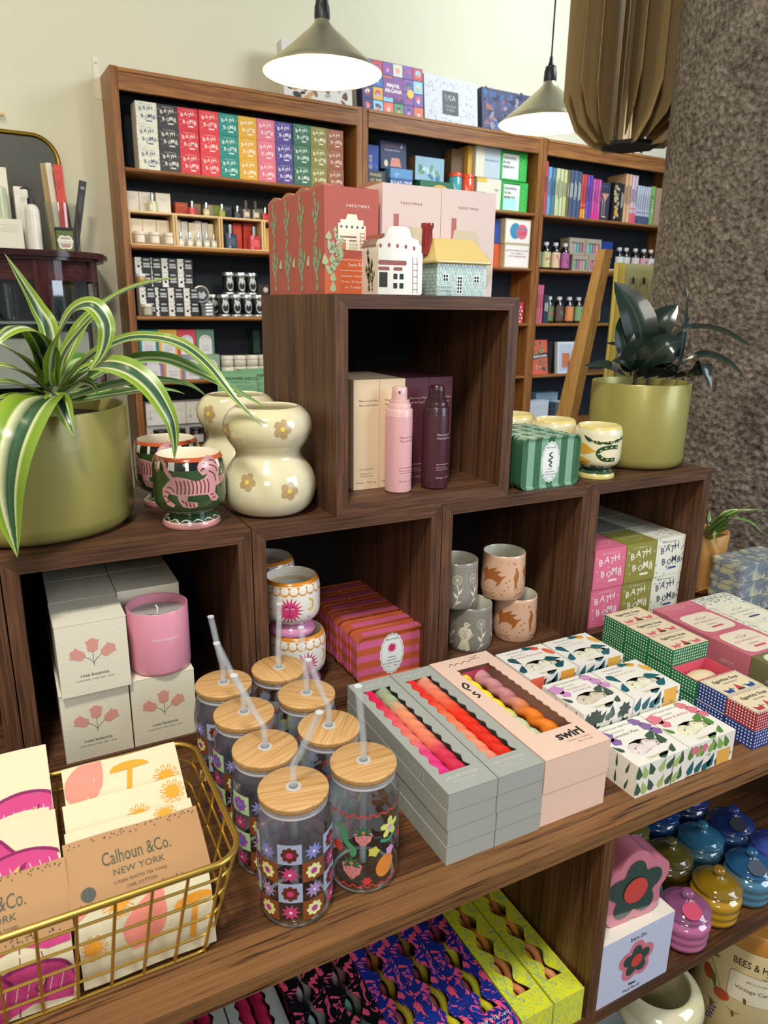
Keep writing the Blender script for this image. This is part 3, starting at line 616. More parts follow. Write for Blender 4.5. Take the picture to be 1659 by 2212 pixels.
def tiger(M, g, R_, h):
    def q(X, Y): # drawing units of the painted tiger
        x = (X-500)*.0001634; return (R_*asin(max(-.97, min(.97, x/R_))), (1262-Y)*.0001634*1.18+.0005)
    pk = P('#dba0a0', .2, coat=.5); dk = P('#7c3c36', .25, coat=.5); O = lambda pts: [q(*p) for p in pts]
    body = [(355, 900), (400, 880), (470, 890), (550, 915), (610, 900), (640, 870), (600, 880), (575, 850), (560, 830), (575, 800), (610, 770), (650, 745), (690, 760), (720, 800), (730, 850), (725, 910), (770, 895), (776, 930), (740, 955), (700, 965), (690, 1010), (720, 1050), (700, 1072), (660, 1060), (635, 1015), (560, 1010), (480, 1015), (475, 1050), (550, 1062), (552, 1092), (500, 1100), (440, 1090), (410, 1050), (400, 1010), (340, 1000), (320, 1030), (380, 1075), (365, 1095), (320, 1080), (290, 1020), (290, 970), (320, 935)]
    M.decal([O(body)], g, pk, .0003, .006, True)
    M.decal(stroke(O([(p.x, p.y) for p in spl([(375, 900), (330, 850), (310, 800), (270, 765), (243, 790), (248, 830), (268, 852)])]), .0058), g, pk, .00035, .006)
    S = [[(395+i*30, 905+i % 2*3), (405+i*30, 950), (398+i*30, 1000)] for i in range(9)]+[[(650, 850), (690, 880), (700, 930)], [(655, 810), (700, 830), (718, 870)], [(665, 780), (700, 790), (715, 815)], [(330, 955), (360, 960), (380, 985)], [(310, 985), (335, 990), (350, 1005)], [(300, 1020), (320, 1018)], [(320, 1055), (340, 1045)], [(430, 1040), (450, 1060)], [(460, 1050), (470, 1085)], [(490, 1060), (500, 1090)], [(520, 1065), (525, 1090)], [(655, 1020), (680, 1015)], [(665, 1045), (695, 1035)], [(735, 915), (740, 945)], [(755, 905), (758, 935)]]
    S += [[(365, 880), (385, 870)], [(345, 850), (362, 838)], [(325, 815), (345, 808)], [(308, 785), (325, 772)], [(275, 775), (280, 757)], [(250, 790), (238, 778)], [(250, 820), (235, 818)], [(260, 845), (245, 850)]]
    for s in S: M.decal(stroke(O([(p.x, p.y) for p in spl(s)]), .0016), g, dk, .0006)
    M.decal([ell(*q(618, 795), .0024, .0013, n=8)], g, P('#f0e8dc', .3), .0008); M.decal([ell(*q(618, 796), .0009, n=6)], g, INK, .001); M.decal([ell(*q(603, 838), .0032, .0016, .5, n=8)], g, INK, .0008); M.decal([rect(*q(596, 845), .003, .0006)], g, WHT, .001)
    M.decal([ell(*q(563, 828), .0012, .001, n=6)], g, dk, .0008)
    scall(M, g)
def scall(M, g, col='#f1ebe0'):
    pass
bk, wt = P('#15161a', .15, coat=.6), P('#f3eee2', .15, coat=.6)
a = cup('tiger_cup', 'front green ceramic cup with a pink striped tiger and black and white rim', (-.064, .066, H1), .0475, .097, P('#34502a', .16, coat=.8), tiger, P('#2c4a27', .16, coat=.8), P('#cf8f8c', .16, coat=.8), P('#efe6d0', .2, coat=.5), P('#c0562e', .2, coat=.6), (bk, wt), rz=RD(-12), grp='green tiger cups', wax=True)
M = MB()
for i in range(14):
    t0 = 2*pi*i/14; pts = [(t0+2*pi/14*k/6, .0088+.0042*abs(sin(pi*k/6))) for k in range(7)]
    rr = lambda z: .0475*(.83-.06*(z-.003)/.006) if z < .009 else .0475*(.77-.15*(z-.009)/.006)
    M.add([(rr(.0072)*1.004*sin(t), -rr(.0072)*1.004*cos(t), .0072) for t, z in pts]+[((rr(z)+.0004)*sin(t), -(rr(z)+.0004)*cos(t), z) for t, z in pts], [[k, k+1, 8+k, 7+k] for k in range(6)], wt, sm=True)
M.build('foot_scallops', a)
dup(a, (-.068, .188, H1), RD(-40), 'green tiger cup standing behind the front tiger cup')
def lemon(M, g, R_, h):
    y = P('#e2aa3a', .2, coat=.5); k = P('#2c4a30', .2, coat=.5); cr = P('#e8d38a', .2)
    M.decal([lf(-.040, .055, .034, .020, -.12, 8), lf(-.046, .030, .033, .020, .1, 8)], g, y, .0003, .006); M.decal([lf(-.049, .066, .016, .009, -.4, 6)], g, k, .0003, .006)
    M.decal(stroke(sp2([(-.030, .0775), (-.018, .070), (0, .0665), (.018, .067), (.034, .070), (.05, .074)]), [.0008]+[.0024, .004, .005, .006, .0065]*5+[.007]*0), g, k, .0003, .006)
    M.decal(stroke(sp2([(.034, .059), (.018, .059), (.004, .056), (-.003, .049), (.002, .041), (.012, .037), (.03, .037)]), .0072), g, k, .0003, .006)
    M.decal(stroke(sp2([(-.010, .022), (.004, .023), (.018, .022), (.034, .026)]), [.004]*16), g, k, .0004, .006); M.decal([ell(-.010, .0225, .0065, .0036, 0, 10)], g, k, .0004, .006)
    M.decal([ell(-.011, .0235, .0017, .0012, 0, 8)], g, WHT, .0008); M.decal([ell(-.011, .0235, .0007, n=6)], g, INK, .001); M.decal(stroke([(-.016, .021), (-.021, .018)], .0008), g, P('#c2452e', .4), .0006)
    for i in range(9): M.decal([ell(-.012+i*.006, .0692-.0006*abs(i-3), .0017, .0011, 0, 7)], g, cr, .0008); M.decal([ell(.002+i*.004, .0228, .0012, .0009, 0, 7)], g, cr, .0008)
    for a_, b_ in ((.03, .059), (.02, .059), (.010, .0575), (.002, .053), (-.001, .047), (.005, .0405), (.014, .0375), (.024, .037)): M.decal([ell(a_, b_, .0022, .0012, .4, 7)], g, cr, .0008)
    M.decal(stroke([(.012, .048), (.034, .05)], .0016), g, WHT, .0006)
cr_ = P('#efe6c0', .16, coat=.7)
a = cup('lemon_cup', 'front cream cup painted with yellow lemons and a green snake', (.652, .051, H1), .041, .0925, cr_, lemon, P('#2f4c34', .16, coat=.7), P('#e3cf7e', .16, coat=.7), P('#e9dba2', .2, coat=.5), P('#e6cf7c', .2, coat=.6), rz=RD(-38), grp='cream lemon cups')
dup(a, (.624, .137, H1), RD(70), 'cream lemon cup in the middle of the three'); dup(a, (.596, .224, H1), RD(100), 'cream lemon cup furthest back, partly behind the green tins')
def sun(M, g, R_, h):
    pk = P('#d9437a', .2, coat=.5); og = P('#d98a2a', .2, coat=.5); lv = P('#c98fc0', .2)
    n = 20
    for i in range(n): 
        u0 = (i/n-.5)*2*pi*R_; M.decal([[(u0+2*pi*R_/n*k/6, h-.0155-.004*sin(pi*k/6)) for k in range(7)]+[(u0+2*pi*R_/n, h-.006), (u0, h-.006)]], g, og, .0003)
    for du in (0, .09, -.09):
        M.decal([star(du, .047, .022, .0115, 18)], g, pk, .0003, .006); M.decal([ell(du, .047, .0115, n=18)], g, pk, .0004, .006); k = P('#3a1830', .4)
        M.decal([ell(du-.0042, .0505, .0026, .0013, n=8), ell(du+.0042, .0505, .0026, .0013, n=8)], g, WHT, .0007); M.decal([ell(du-.0042, .0505, .0010, n=6), ell(du+.0042, .0505, .0010, n=6)], g, k, .0009)
        M.decal(stroke([(du, .052), (du+.0004, .046), (du-.0012, .0445)], .0005)+stroke([(du-.003, .0405), (du, .0395), (du+.003, .0405)], .0007)+stroke([(du-.007, .0535), (du-.004, .0548), (du-.0016, .0535)], .0005)+stroke([(du+.007, .0535), (du+.004, .0548), (du+.0016, .0535)], .0005), g, k, .0009)
    for s in (1, -1):
        M.decal(stroke(sp2([(s*.030, .064), (s*.038, .058), (s*.036, .048), (s*.028, .046)]), [.0006]+[.003]*14+[.0006]), g, P('#e0bd4a', .3), .0004); M.decal([star(s*.03, .034, .003, .0012, 5), star(s*.034, .072, .0024, .001, 5)], g, lv, .0004)
wc = P('#f0ece0', .16, coat=.7)
G = 'white sun-face candle cups in the second cube'
a = cup('sun_cup', 'lower front white candle cup with a pink sun face and orange scalloped rim', (.091, .080, FL), .0437, .089, wc, sun, P('#d48ab0', .2, coat=.6), P('#d48ab0', .2, coat=.6), P('#f1eadb', .2, coat=.5), P('#d98a2a', .2, coat=.6), rz=RD(-4), grp=G, wax=True)
dup(a, (.083, .082, FL+.0895), RD(-24), 'upper front white sun-face cup stacked on the lower front one'); dup(a, (.085, .176, FL), 0, 'lower rear white sun-face cup at the left wall of its cube'); dup(a, (.078, .178, FL+.0895), 0, 'upper rear white sun-face cup, mostly hidden behind the upper front one')
# ---- mugs
def mug(name, lab, loc, bc, art, rz=0, grp=None, R_=.0392, h=.082):
    M = MB(); b_ = P(bc, .22, coat=.6); inn = P('#d9d4c0', .25, coat=.5); pr = [(0, 0), (R_*.88, 0), (R_*.95, .004), (R_, .018), (R_*.985, .04), (R_*.95, h-.006), (R_*.945, h-.001), (R_*.92, h), (R_*.89, h-.002), (R_*.9, h-.02), (R_*.86, .012), (0, .008)]
    M.lathe(pr, b_, 56, mf=lambda i, j: inn if i >= 7 else b_); g = cylmap(pr[2:7]); art(M, g)
    return M.build(name, loc=loc, rz=rz, sharp=60, label=lab, cat='mug', group=grp)
def horse(M, g):
    k = P('#a9622f', .3, coat=.4)
    def hs(x, y, s):
        M.decal([[(x+a*s, y+b*s) for a, b in [(-.016, .012), (-.014, .017), (-.010, .012), (-.003, .009), (.006, .008), (.014, .004), (.022, .006), (.015, -.001), (.012, -.008), (.006, -.014), (.008, -.006), (-.002, -.002), (-.012, -.005), (-.018, -.012), (-.016, -.002), (-.019, .006), (-.022, .008)]]], g, k, .0003, .006)
        M.decal([lf(x-.008*s, y+.008*s, .018*s, .007*s, .6), lf(x-.004*s, y+.006*s, .02*s, .007*s, .35)], g, k, .0004, .006)
    hs(-.018, .042, 1.1); hs(.062, .045, 1.0)
    M.decal([lf(.024, .062, .010, .005, -1.3), [(.02, .044), (.024, .054), (.030, .056), (.031, .046), (.027, .034), (.029, .02), (.025, .028), (.0225, .018), (.022, .034)]], g, k, .0003, .006)
    for x0 in (-.026, .036, -.09):
        for i in range(7): M.decal(stroke([(x0+.003*cos(pi*i/6), .008+.003*sin(pi*i/6)), (x0+.013*cos(pi*i/6), .008+.015*sin(pi*i/6))], [.0008, .002]), g, k, .0003)
    for x, y in ((.006, .036), (.010, .028), (.004, .022), (.012, .040), (.0, .014)): M.decal([star(x, y, .0026, .0008, 4)], g, k, .0003)
    M.decal([rect(-.004, .069+.002*i, .014, .0006) for i in range(3)], g, k, .0003); M.decal(stroke(sp2([(.018, .072), (.021, .067), (.024, .071)]), .0012), g, k, .0003)
def bird(M, g):
    k = P('#e6dfc4', .3, coat=.4); d = P('#5d5a50', .4)
    M.decal([ell(0, .038, .0062, .014, .05, 14), ell(.0015, .054, .0045, .005, 0, 10), [(-.006, .026), (-.013, .008), (-.006, .006), (0, .008), (.005, .005), (.010, .009), (.005, .027)], [(.004, .057), (.010, .055), (.004, .052)]], g, k, .0003, .006)
    for s in (1, -1):
        for i in range(4): M.decal([lf(s*.005, .049-.003*i, .019-.001*i, .0044, (-1.05-.16*i) if s > 0 else (pi+1.05+.16*i))], g, k, .0004, .006)
    M.decal([ell(x, y, .0008, .0013, 0, 6) for x, y in ((-.002, .042), (.002, .042), (0, .038), (-.002, .034), (.002, .034), (0, .03))]+[ell(.002, .055, .0009, n=6)], g, d, .0006)
    for x0 in (.028, -.03, .06, -.062):
        M.decal(stroke([(x0+.008*cos(pi*2*i/24), .055+.008*sin(pi*2*i/24)) for i in range(25)], .0009), g, k, .0003)
        for i in range(12): M.decal(stroke([(x0, .055), (x0+.0065*cos(2*pi*i/12), .055+.0065*sin(2*pi*i/12))], .0005), g, k, .0003)
        M.decal(stroke(sp2([(x0, .047), (x0+.003, .03), (x0-.002, .012), (x0-.005, .006)]), .0014), g, k, .0003); M.decal([lf(x0+.002, .03, .014, .005, .9), lf(x0+.001, .024, .013, .005, 2.2), lf(x0-.002, .013, .012, .005, .5)], g, k, .0003, .006)
G = 'stoneware mugs in the third cube'
a = mug('stoneware_mug', 'lower blush mug with rust-brown winged horses in the third cube', (.501, .061, FL), '#dcb294', horse, RD(-30), G); dup(a, (.473, .067, FL+.0825), RD(-38), 'upper blush mug with winged horses, stacked on the lower blush one')
a = mug('stoneware_mug', 'lower grey mug with a cream bird in relief, in the third cube', (.405, .064, FL), '#8f8a80', bird, RD(-46), G); dup(a, (.376, .072, FL+.0825), RD(-70), 'upper grey mug with a cream flower, stacked on the lower grey one')
# ---- double-bulb vases
def bulbvase(lab, loc, rz=0):
    pr = [(0, .001), (.040, 0), (.055, .006), (.064, .020), (.0672, .038), (.064, .056), (.056, .070), (.0485, .080), (.0468, .086), (.049, .093), (.056, .103), (.0615, .115), (.0625, .126), (.0595, .138), (.052, .147), (.046, .151), (.0425, .1515), (.041, .149), (.045, .143), (.054, .13), (.054, .1), (.04, .086), (.05, .06), (.055, .03), (0, .01)]
    P2 = [(p.x, p.y) for p in spl(pr[:17], 3)]+pr[17:]; c_ = mottle('pearl_glaze', [(.3, '#d8cf9f'), (.5, '#e6ddb8'), (.7, '#efe9d2')], 9, .12, coat=.9, dist=.6)
    M = MB(); M.lathe(P2, c_, 72); g = cylmap(P2[4:46], R0=.065)
    pt = P('#b89a6a', .3, coat=.6); ye = P('#e8cf52', .3, coat=.5)
    for u, v, R_ in ((-.034, .055, .012), (.024, .042, .0125), (.018, .127, .013), (-.075, .12, .012), (.085, .11, .012), (.09, .04, .012)):
        for i in range(5): M.decal([ell(u+R_*.62*cos(1.2+2*pi*i/5), v+R_*.62*sin(1.2+2*pi*i/5), R_*.42, n=12)], g, pt, .0005, .006)
        M.decal([ell(u, v, R_*.27, n=10)], g, ye, .0009, .006)
    return M.build('bulb_vase', loc=loc, rz=rz, sharp=70, label=lab, cat='vase', group='cream bulb vases')
a = bulbvase('front cream pearly vase of two stacked bulbs with flower motifs', (.0535, .082, H1), RD(-16)); dup(a, (.0535, .232, H1), RD(-75), 'cream pearly bulb vase standing behind the front one')
# ---- rose candle boxes
def rose_art(M, b):
    g = FN['f'](b); pk = P('#dc9c8d', .6); k = P('#3c4a34', .6); cx = .041
    def tulip(x, y, a): M.decal(rot2([[(-.0062, .0), (-.0068, .008), (-.0082, .013), (-.005, .0125), (-.002, .0155), (.002, .0155), (.005, .0125), (.0082, .013), (.0068, .008), (.0062, 0), (.003, -.0028), (-.003, -.0028)]], a, x, y), g, pk)
    tulip(cx, .059, 0); tulip(cx-.013, .052, 1.05); tulip(cx+.013, .052, -.95)
    for p in ([(cx, .057), (cx, .037)], [(cx-.011, .0515), (cx-.004, .047), (cx, .041)], [(cx+.011, .0515), (cx+.004, .047), (cx, .041)]): M.decal(stroke(p, .0005), g, k)
    M.decal(txt('rose botanica', .0062, cx, .024, res=2), g, k); M.decal(txt('ROSE PETALS \u2022 WILD FERN \u2022 MUSK', .0026, cx, .0185, res=1, sp=1.1), g, k)
    M.decal(txt('BROOKLYN CANDLE', .0038, cx, .038, res=1, sp=1.2), FN['t'](b), k)
def rosebox(lab, loc, w=.083, h=.0965, rz=0):
    r = thing('candle_box', lab, 'box', loc, rz, 'rose candle boxes'); M = MB(); m = P('#e6dfc8', .65, bump=.35, bs=260); b = (0, w, 0, .080, 0, h); M.box(*b, m); rose_art(M, b); M.build('box_body', r)
    M = MB(); M.box(-.0004, w+.0004, -.0004, .0804, h-.0006, h+.0002, m); M.build('lid', r); return r
a = rosebox('lower left cream candle box with pink tulip print', (-.2555, .005, FL)); dup(a, (-.1705, .005, FL), 0, 'lower right cream candle box with pink tulip print, under the pink candle')
dup(a, (-.2520, -.004, FL+.0972), RD(1), 'upper left cream candle box, stacked beside the pink candle'); dup(a, (-.2525, .079, FL+.0972), 0, 'upper left cream candle box in the second row'); dup(a, (-.2525, .162, FL+.0972), 0, 'upper left cream candle box in the rearmost row')
dup(a, (-.1675, .083, FL+.0972), 0, 'upper right cream candle box directly behind the pink candle'); dup(a, (-.1675, .166, FL+.0972), 0, 'upper right cream candle box in the rearmost row')
for j, y in enumerate((.087, .17)): dup(a, (-.2555, y, FL), 0, f'bottom left cream candle box, {["second", "third"][j]} from the front'); dup(a, (-.1705, y, FL), 0, f'bottom right cream candle box, {["second", "third"][j]} from the front')
r = thing('jar_candle', 'pink glass jar candle standing on a cream candle box', 'candle', (-.1235, .037, FL+.0972))
M = MB(); pg = P('#df93a6', .28, coat=.4); M.lathe([(0, 0), (.036, 0), (.039, .003), (.0395, .006), (.0398, .0885), (.0392, .0895), (.038, .0885), (.0376, .07), (.0376, .07)], pg, 64); g = cylmap([(.0396, 0), (.0398, .1)], RD(-4))
M.decal(txt('rose botanica', .0062, .004, .052, res=2), g, WHT, .0002); M.decal(txt('BROOKLYN CANDLE', .0032, .004, .018, res=1, sp=1.2), g, P('#eab9bd', .5), .0002); M.decal(txt('STUDIO', .002, .004, .0145, res=1), g, P('#eab9bd', .5), .0002); M.build('glass_jar', r)
M = MB(); M.lathe([(0, .076), (.0372, .0765)], P('#b0aaa2', .6), 40); M.decal(stroke([(-.014, -.004), (.006, -.012)], .0012), lambda u, v, e: (u, v, .0768+e), INK); M.build('dust_cover', r)
M = MB(); M.tube([(0, 0, .076), (.0003, 0, .084), (-.002, .0004, .087)], .0011, P('#efeade', .7), 6); M.build('wick', r)
# ================================================================== GOODS ON THE TABLE
# ---- glass tumblers with bamboo lids
GL = thin_glass('#f8fbfb', 'cup', .035, .8, .02)
def tumbler(kind, lab, loc, rz, bend, grp):
    r = thing('glass_tumbler', lab, 'glass', loc, rz, grp)
    pr = [(.001, .004), (.028, .003), (.030, 0), (.034, .001), (.0372, .008), (.0378, .018), (.0378, .100), (.0370, .110), (.0345, .118), (.0325, .122), (.0325, .1265)]
    M = MB(); M.lathe(pr, GL, 56); M.lathe([(.001, .008), (.029, .0075), (.034, .013)], GL, 48); M.lathe([(.0305, .0005), (.034, .0015)], P('#cfd8d6', .05, trans=.0, alpha=.5), 48); g = cylmap(pr[4:8])
    op = inkmat
    if kind == 'checker':
        W = 2*pi*.0378/10; Hh = .0222
        for rr in range(4):
            for k in range(10):
                x, z = -pi*.0378+k*W, .012+(3-rr)*Hh; cx, cz = x+W/2, z+Hh/2
                if (rr+k) % 2 == 0:
                    if rr % 2 == 0:
                        gr = k % 5 == 2
                        M.decal([rect(x, z, W, Hh)], g, op('#bfe0a8' if gr else '#a9b3cf'), .0002, .008, True); M.decal([flw(cx, cz, .0088, 8, .22, m=4)], g, op('#a85ac0' if gr else '#6b2a20'), .0005, .008, True); M.decal([ell(cx, cz, .0034, n=12)], g, op('#6f8fe0' if gr else '#d4417a'), .0008)
                    else:
                        M.decal([rect(x, z, W, Hh)], g, op('#8a4a24'), .0002, .008, True); M.decal([flw(cx, cz, .0085, 8, .25, m=4)], g, op('#ebe9a0'), .0005, .008, True); M.decal([ell(cx, cz, .0034, n=12)], g, op('#b8439c'), .0008)
                else:
                    M.decal([lf(cx, cz, .0098, .0042, 2*pi*i/9, 4) for i in range(9)], g, op(['#8f8fd0', '#d0447c', '#b08fc0', '#d0447c'][rr]), .0004); M.decal([ell(cx, cz, .0017, n=8)], g, op('#eadff0'), .0008)
    else:
        rd = op('#d2443c')
        for z in (.098, .013): M.decal(stroke([(-pi*.0378+2*pi*.0378*i/240, z+.0018*sin(i*pi/5)) for i in range(241)], .0018), g, rd, .0003)
        for k in range(3):
            x0 = -.118+k*.0792
            def S(x, y, s=1.):
                M.decal([[(x+a*s, y+b*s) for a, b in [(-.0095, .004), (-.006, .008), (0, .0085), (.006, .008), (.0095, .004), (.0075, -.004), (.002, -.0095), (-.002, -.0095), (-.0075, -.004)]]], g, op('#de8a88'), .0004, .008, True)
                M.decal([lf(x, y+.006*s, .0092*s, .004*s, a, 4) for a in (0.1, .8, 1.6, 2.4, 3.1, -.4, 3.6)], g, op('#2f6a4c'), .0007); M.decal([flw(x, y+.007*s, .0026*s, 5, .5, m=2)], g, op('#e08a3c'), .001)
                M.decal([ell(x+a*s, y+b*s, .0005, .0009, 0, 5) for a, b in ((-.005, 0), (-.001, .001), (.004, 0), (-.003, -.004), (.001, -.003), (.004, -.005), (-.006, .003), (.006, .003), (0, -.007))], g, op('#8a3038'), .001)
            S(x0+.022, .073); S(x0+.010, .034, 1.15); 
            M.decal([ell(x0+.046, .034, .0105, .0135, -.3, 16)], g, op('#e48a3c'), .0004, .008, True); M.decal([flw(x0+.052, .050, .0062, 5, .5, m=3)], g, op('#d9a0d0'), .0008); M.decal([lf(x0+.054, .05, .01, .004, .5, 4)], g, op('#2f6a4c'), .0006)
            M.decal([flw(x0+.052, .078, .013, 5, .55, .3, m=4)], g, op('#e0e27a'), .0004, .008, True); M.decal([ell(x0+.052, .078, .003, n=10)], g, op('#cdb0d8'), .0008)
            M.decal([flw(x0+.033, .055, .007, 5, .5, m=3)], g, op('#d6cc5a'), .0004); M.decal([flw(x0+.026, .020, .0055, 6, .5, m=3)], g, rd, .0005)
            M.decal(stroke(sp2([(x0-.008, .085), (x0+.002, .078), (x0+.004, .066), (x0+.012, .058), (x0+.010, .050)]), [.002]+[.0062]*19+[.003]), g, op('#4f9a6a'), .0003, .008, True); M.decal(stroke(sp2([(x0+.040, .066), (x0+.050, .063), (x0+.058, .067)]), .0035), g, op('#3f9a78'), .0003); M.decal([ell(x0-.006, .058, .0065, .006, 0, 12)], g, rd, .0004, .008, True)
    M.build('glass_body', r, sharp=60)
    M = MB(); pc = P('#d3c9d8' if kind == 'checker' else '#d0cecd', .6, alpha=.45); M.lathe([(.0352, .016), (.0352, .108)], pc, 20, a0=1.9 if kind == 'checker' else 2.4, a1=4.5 if kind == 'checker' else 4.2); M.build('paper_insert', r)
    M = MB(); M.lathe([(.0048, .1375), (.0335, .1375), (.0348, .1365), (.0348, .1315), (.0338, .1302), (.005, .13)], bamboo('x'), 64); M.build('bamboo_lid', r)
    M = MB(); M.lathe([(.0325, .1302), (.0334, .1285), (.0326, .1265), (.0336, .1245), (.0322, .1225), (.029, .122)], P('#cfcbd0', .2, alpha=.6), 48); M.lathe([(.0078, .1372), (.0078, .1382), (.0045, .1384), (.0042, .134)], P('#d8d8d4', .15, alpha=.7), 24); M.build('silicone_ring', r)
    M = MB(); b_ = (bend[0]*cos(rz)+bend[1]*sin(rz), -bend[0]*sin(rz)+bend[1]*cos(rz), bend[2]); pts = spl([(0, 0, .012), (0, 0, .08), (0, 0, .142), (b_[0]*.04, b_[1]*.04, .162), (b_[0]*.30, b_[1]*.30, .177), (b_[0], b_[1], .142+b_[2])], 6)
    sg = P('#dfe8ee', .05, alpha=.17, coat=1, spec=1); M.tube(pts, .0040, sg, 12, cap=False); M.tube(pts, .0027, sg, 10, cap=False); e = pts[-1]; M.tube([e-Vector((0, 0, .0006)), e+Vector((0, 0, .0004))], .0041, P('#e8eef0', .1, alpha=.6), 12); M.build('glass_straw', r)
    return r
GC, GS = 'checkered flower tumblers', 'strawberry print tumblers'
tumbler('checker', 'front tumbler printed with checkered flowers, bamboo lid and straw leaning right', (-.0655, -.319, 0), RD(-10), (.0235, -.012, .078), GC)
tumbler('checker', 'second checkered flower tumbler from the front, straw leaning left', (-.0690, -.243, 0), RD(25), (-.026, .013, .080), GC)
tumbler('checker', 'third checkered flower tumbler from the front, between two others', (-.0685, -.166, 0), RD(15), (-.024, .013, .082), GC)
tumbler('checker', 'rearmost checkered flower tumbler, nearest the rose candle boxes', (-.0710, -.089, 0), RD(-15), (-.010, .006, .084), GC)
tumbler('straw', 'front tumbler printed with strawberries and oranges, straw nearly upright', (.0145, -.311, 0), RD(0), (-.004, .005, .080), GS)
tumbler('straw', 'second strawberry tumbler from the front, straw leaning left', (.0080, -.236, 0), RD(50), (-.020, .008, .078), GS)
tumbler('straw', 'third strawberry tumbler from the front, beside the grey candle boxes', (.0120, -.158, 0), RD(-40), (-.003, .006, .08), GS)
tumbler('straw', 'rearmost strawberry tumbler, in front of the sun-face cups', (.0035, -.082, 0), RD(100), (.005, .004, .082), GS)
# ---- boxed candles
def wavy(x, y, w, h, n, amp, stp=6):
    o = []
    for i in range(n*stp+1): o.append((x+w+amp*cos(2*pi*i/stp)-amp, y+h*i/(n*stp)))
    return o+[(x+amp-amp*cos(2*pi*(n*stp-i)/stp), y+h*(n*stp-i)/(n*stp)) for i in range(n*stp+1)]
GREY = P('#a6a8a0', .65, bump=.15, bs=700); PCH = P('#ecc9b4', .6, bump=.15, bs=700)
def cbox(w, d, h, mat, lab, loc, window=None, art=None, grp=None, name='candle_carton', inner=None, nlay=None):
    r = thing(name, lab, 'box', loc, 0, grp); M = MB(); b = (0, w, 0, d, 0, h)
    M.box(*b, mat, skip='t' if window else ''); g = FN['t'](b)
    if window:
        M.holes([(0, 0), (w, 0), (w, d), (0, d)], [window], g, mat)
        im = inner or P('#7e7a72', .7); M.box(.001, w-.001, .001, d-.001, .0008, .001, im, skip='u'); n = len(window)
        M.add([g(x, y, 0) for x, y in window]+[g(x, y, -.0012) for x, y in window], [[i, (i+1) % n, n+(i+1) % n, n+i] for i in range(n)], mat)
        M.box(.0008, w-.0008, .0008, d-.0008, .0008, h-.0005, im, skip='tfu') if 0 else None
    if art: art(M, g, b)
    gf = FN['f'](b); M.decal([rect(0, h-.0006, w, .0006)], gf, P('#8f928c', .7) if mat is GREY else P('#d9ab90', .7), .0001)
    M.build('carton', r); return r
def taper(lab, loc, L, stops, R_=.0095, lobes=3, turns=3.2, amp=.22, key='', curly=0, cat='candle', n=None, grp=None, rz=0):
    M = MB(); m = uvramp('dip_dye_wax_'+key, stops, 1, .35, .25); K = n or 64; o = []; NS = 18
    for i in range(K+1):
        t = i/K; y = L*t; tw = 2*pi*turns*t; e = min(1, (min(t, 1-t)*9)); 
        cx, cz = curly*cos(tw)*e, curly*sin(tw)*e
        for j in range(NS):
            a = 2*pi*j/NS; rr = R_*(1-amp*e*(.5-.5*cos(lobes*(a-tw)))) if not curly else R_*(1+0*a)
            o.append((cx+rr*cos(a), y, R_+curly+cz+rr*sin(a)))
    fs = [[i*NS+j, i*NS+(j+1) % NS, (i+1)*NS+(j+1) % NS, (i+1)*NS+j][::-1] for i in range(K) for j in range(NS)]
    off = len(M.v); M.v += o
    for f_ in fs:
        i = f_[0]//NS if 0 else None
        M.f.append(f_); M.m.append(M.mi(m)); M.s.append(True); M.u.append([((q % NS)/NS, (q//NS)/K) for q in f_])
    for q, v in ((range(NS), 0), (range(K*NS, K*NS+NS), 1)):
        M.f.append(list(q) if v == 0 else list(q)[::-1]); M.m.append(0); M.s.append(False); M.u.append([(.5, v)]*NS)
    return M.build('taper_candle', loc=loc, rz=rz, label=lab, cat=cat, group=grp, sharp=70)
LTH = P('#dcdcd4', .6)
def dipart(M, g, b):
    w = b[1]; M.decal(txt('DIP DYE TWISTED', .0062, w/2, .021, w=.042, res=1), g, LTH); M.decal(txt('3 Kerzen / 3 Candles', .0036, w/2, .015, res=1), g, LTH); M.decal(txt('250 x 22 mm', .0036, w/2, .010, res=1), g, LTH)
    M.decal(stroke(sp2([(.013, .242), (.018, .246), (.020, .241), (.026, .245), (.029, .241), (.034, .245), (.038, .242), (.048, .248)], 4), .0007), g, LTH)
    gl = FN['l'](b)
    for k, p in enumerate(([(.16, .004), (.168, .016), (.176, .004)], [(.18, .006), (.186, .015), (.192, .007)], [(.197, .004), (.2, .018), (.206, .014), (.204, .004)])):
        M.decal(stroke(sp2(p, 4), .0022), gl, P('#bfc1ba', .6), .0003)
def dip_top(x, lab, st1, st2, key):
    r = cbox(.064, .2575, .0228, GREY, lab, (x, -.347, .0685), wavy(.0095, .034, .042, .198, 9, .0020), dipart, 'grey candle cartons')
    taper(f'{key[0]} twisted candle, left one in the window of the {key[2]} grey carton', (x+.0195, -.336, .0699), .235, st1, .0104, 3, 3.4, .2, key[0]+key[2], grp=None)
    taper(f'{key[1]} twisted candle, right one in the window of the {key[2]} grey carton', (x+.0408, -.336, .0699), .235, st2, .0104, 3, 3.4, .2, key[1]+key[2], grp=None)
for x, nm in ((.0985, 'left'), (.1640, 'middle')):
    for k in range(3): cbox(.064, .2575, .0225, GREY, f'closed grey candle carton in the {nm} stack, {["at the bottom", "second from the bottom", "just under the top one"][k]}', (x+[0, .0008, -.0006][k], -.347, .0228*k), None, lambda M, g, b: M.decal(txt('Dip', .012, .18, .005, sh=.3, res=1), FN['l'](b), P('#c2c4be', .6)), 'grey candle cartons')
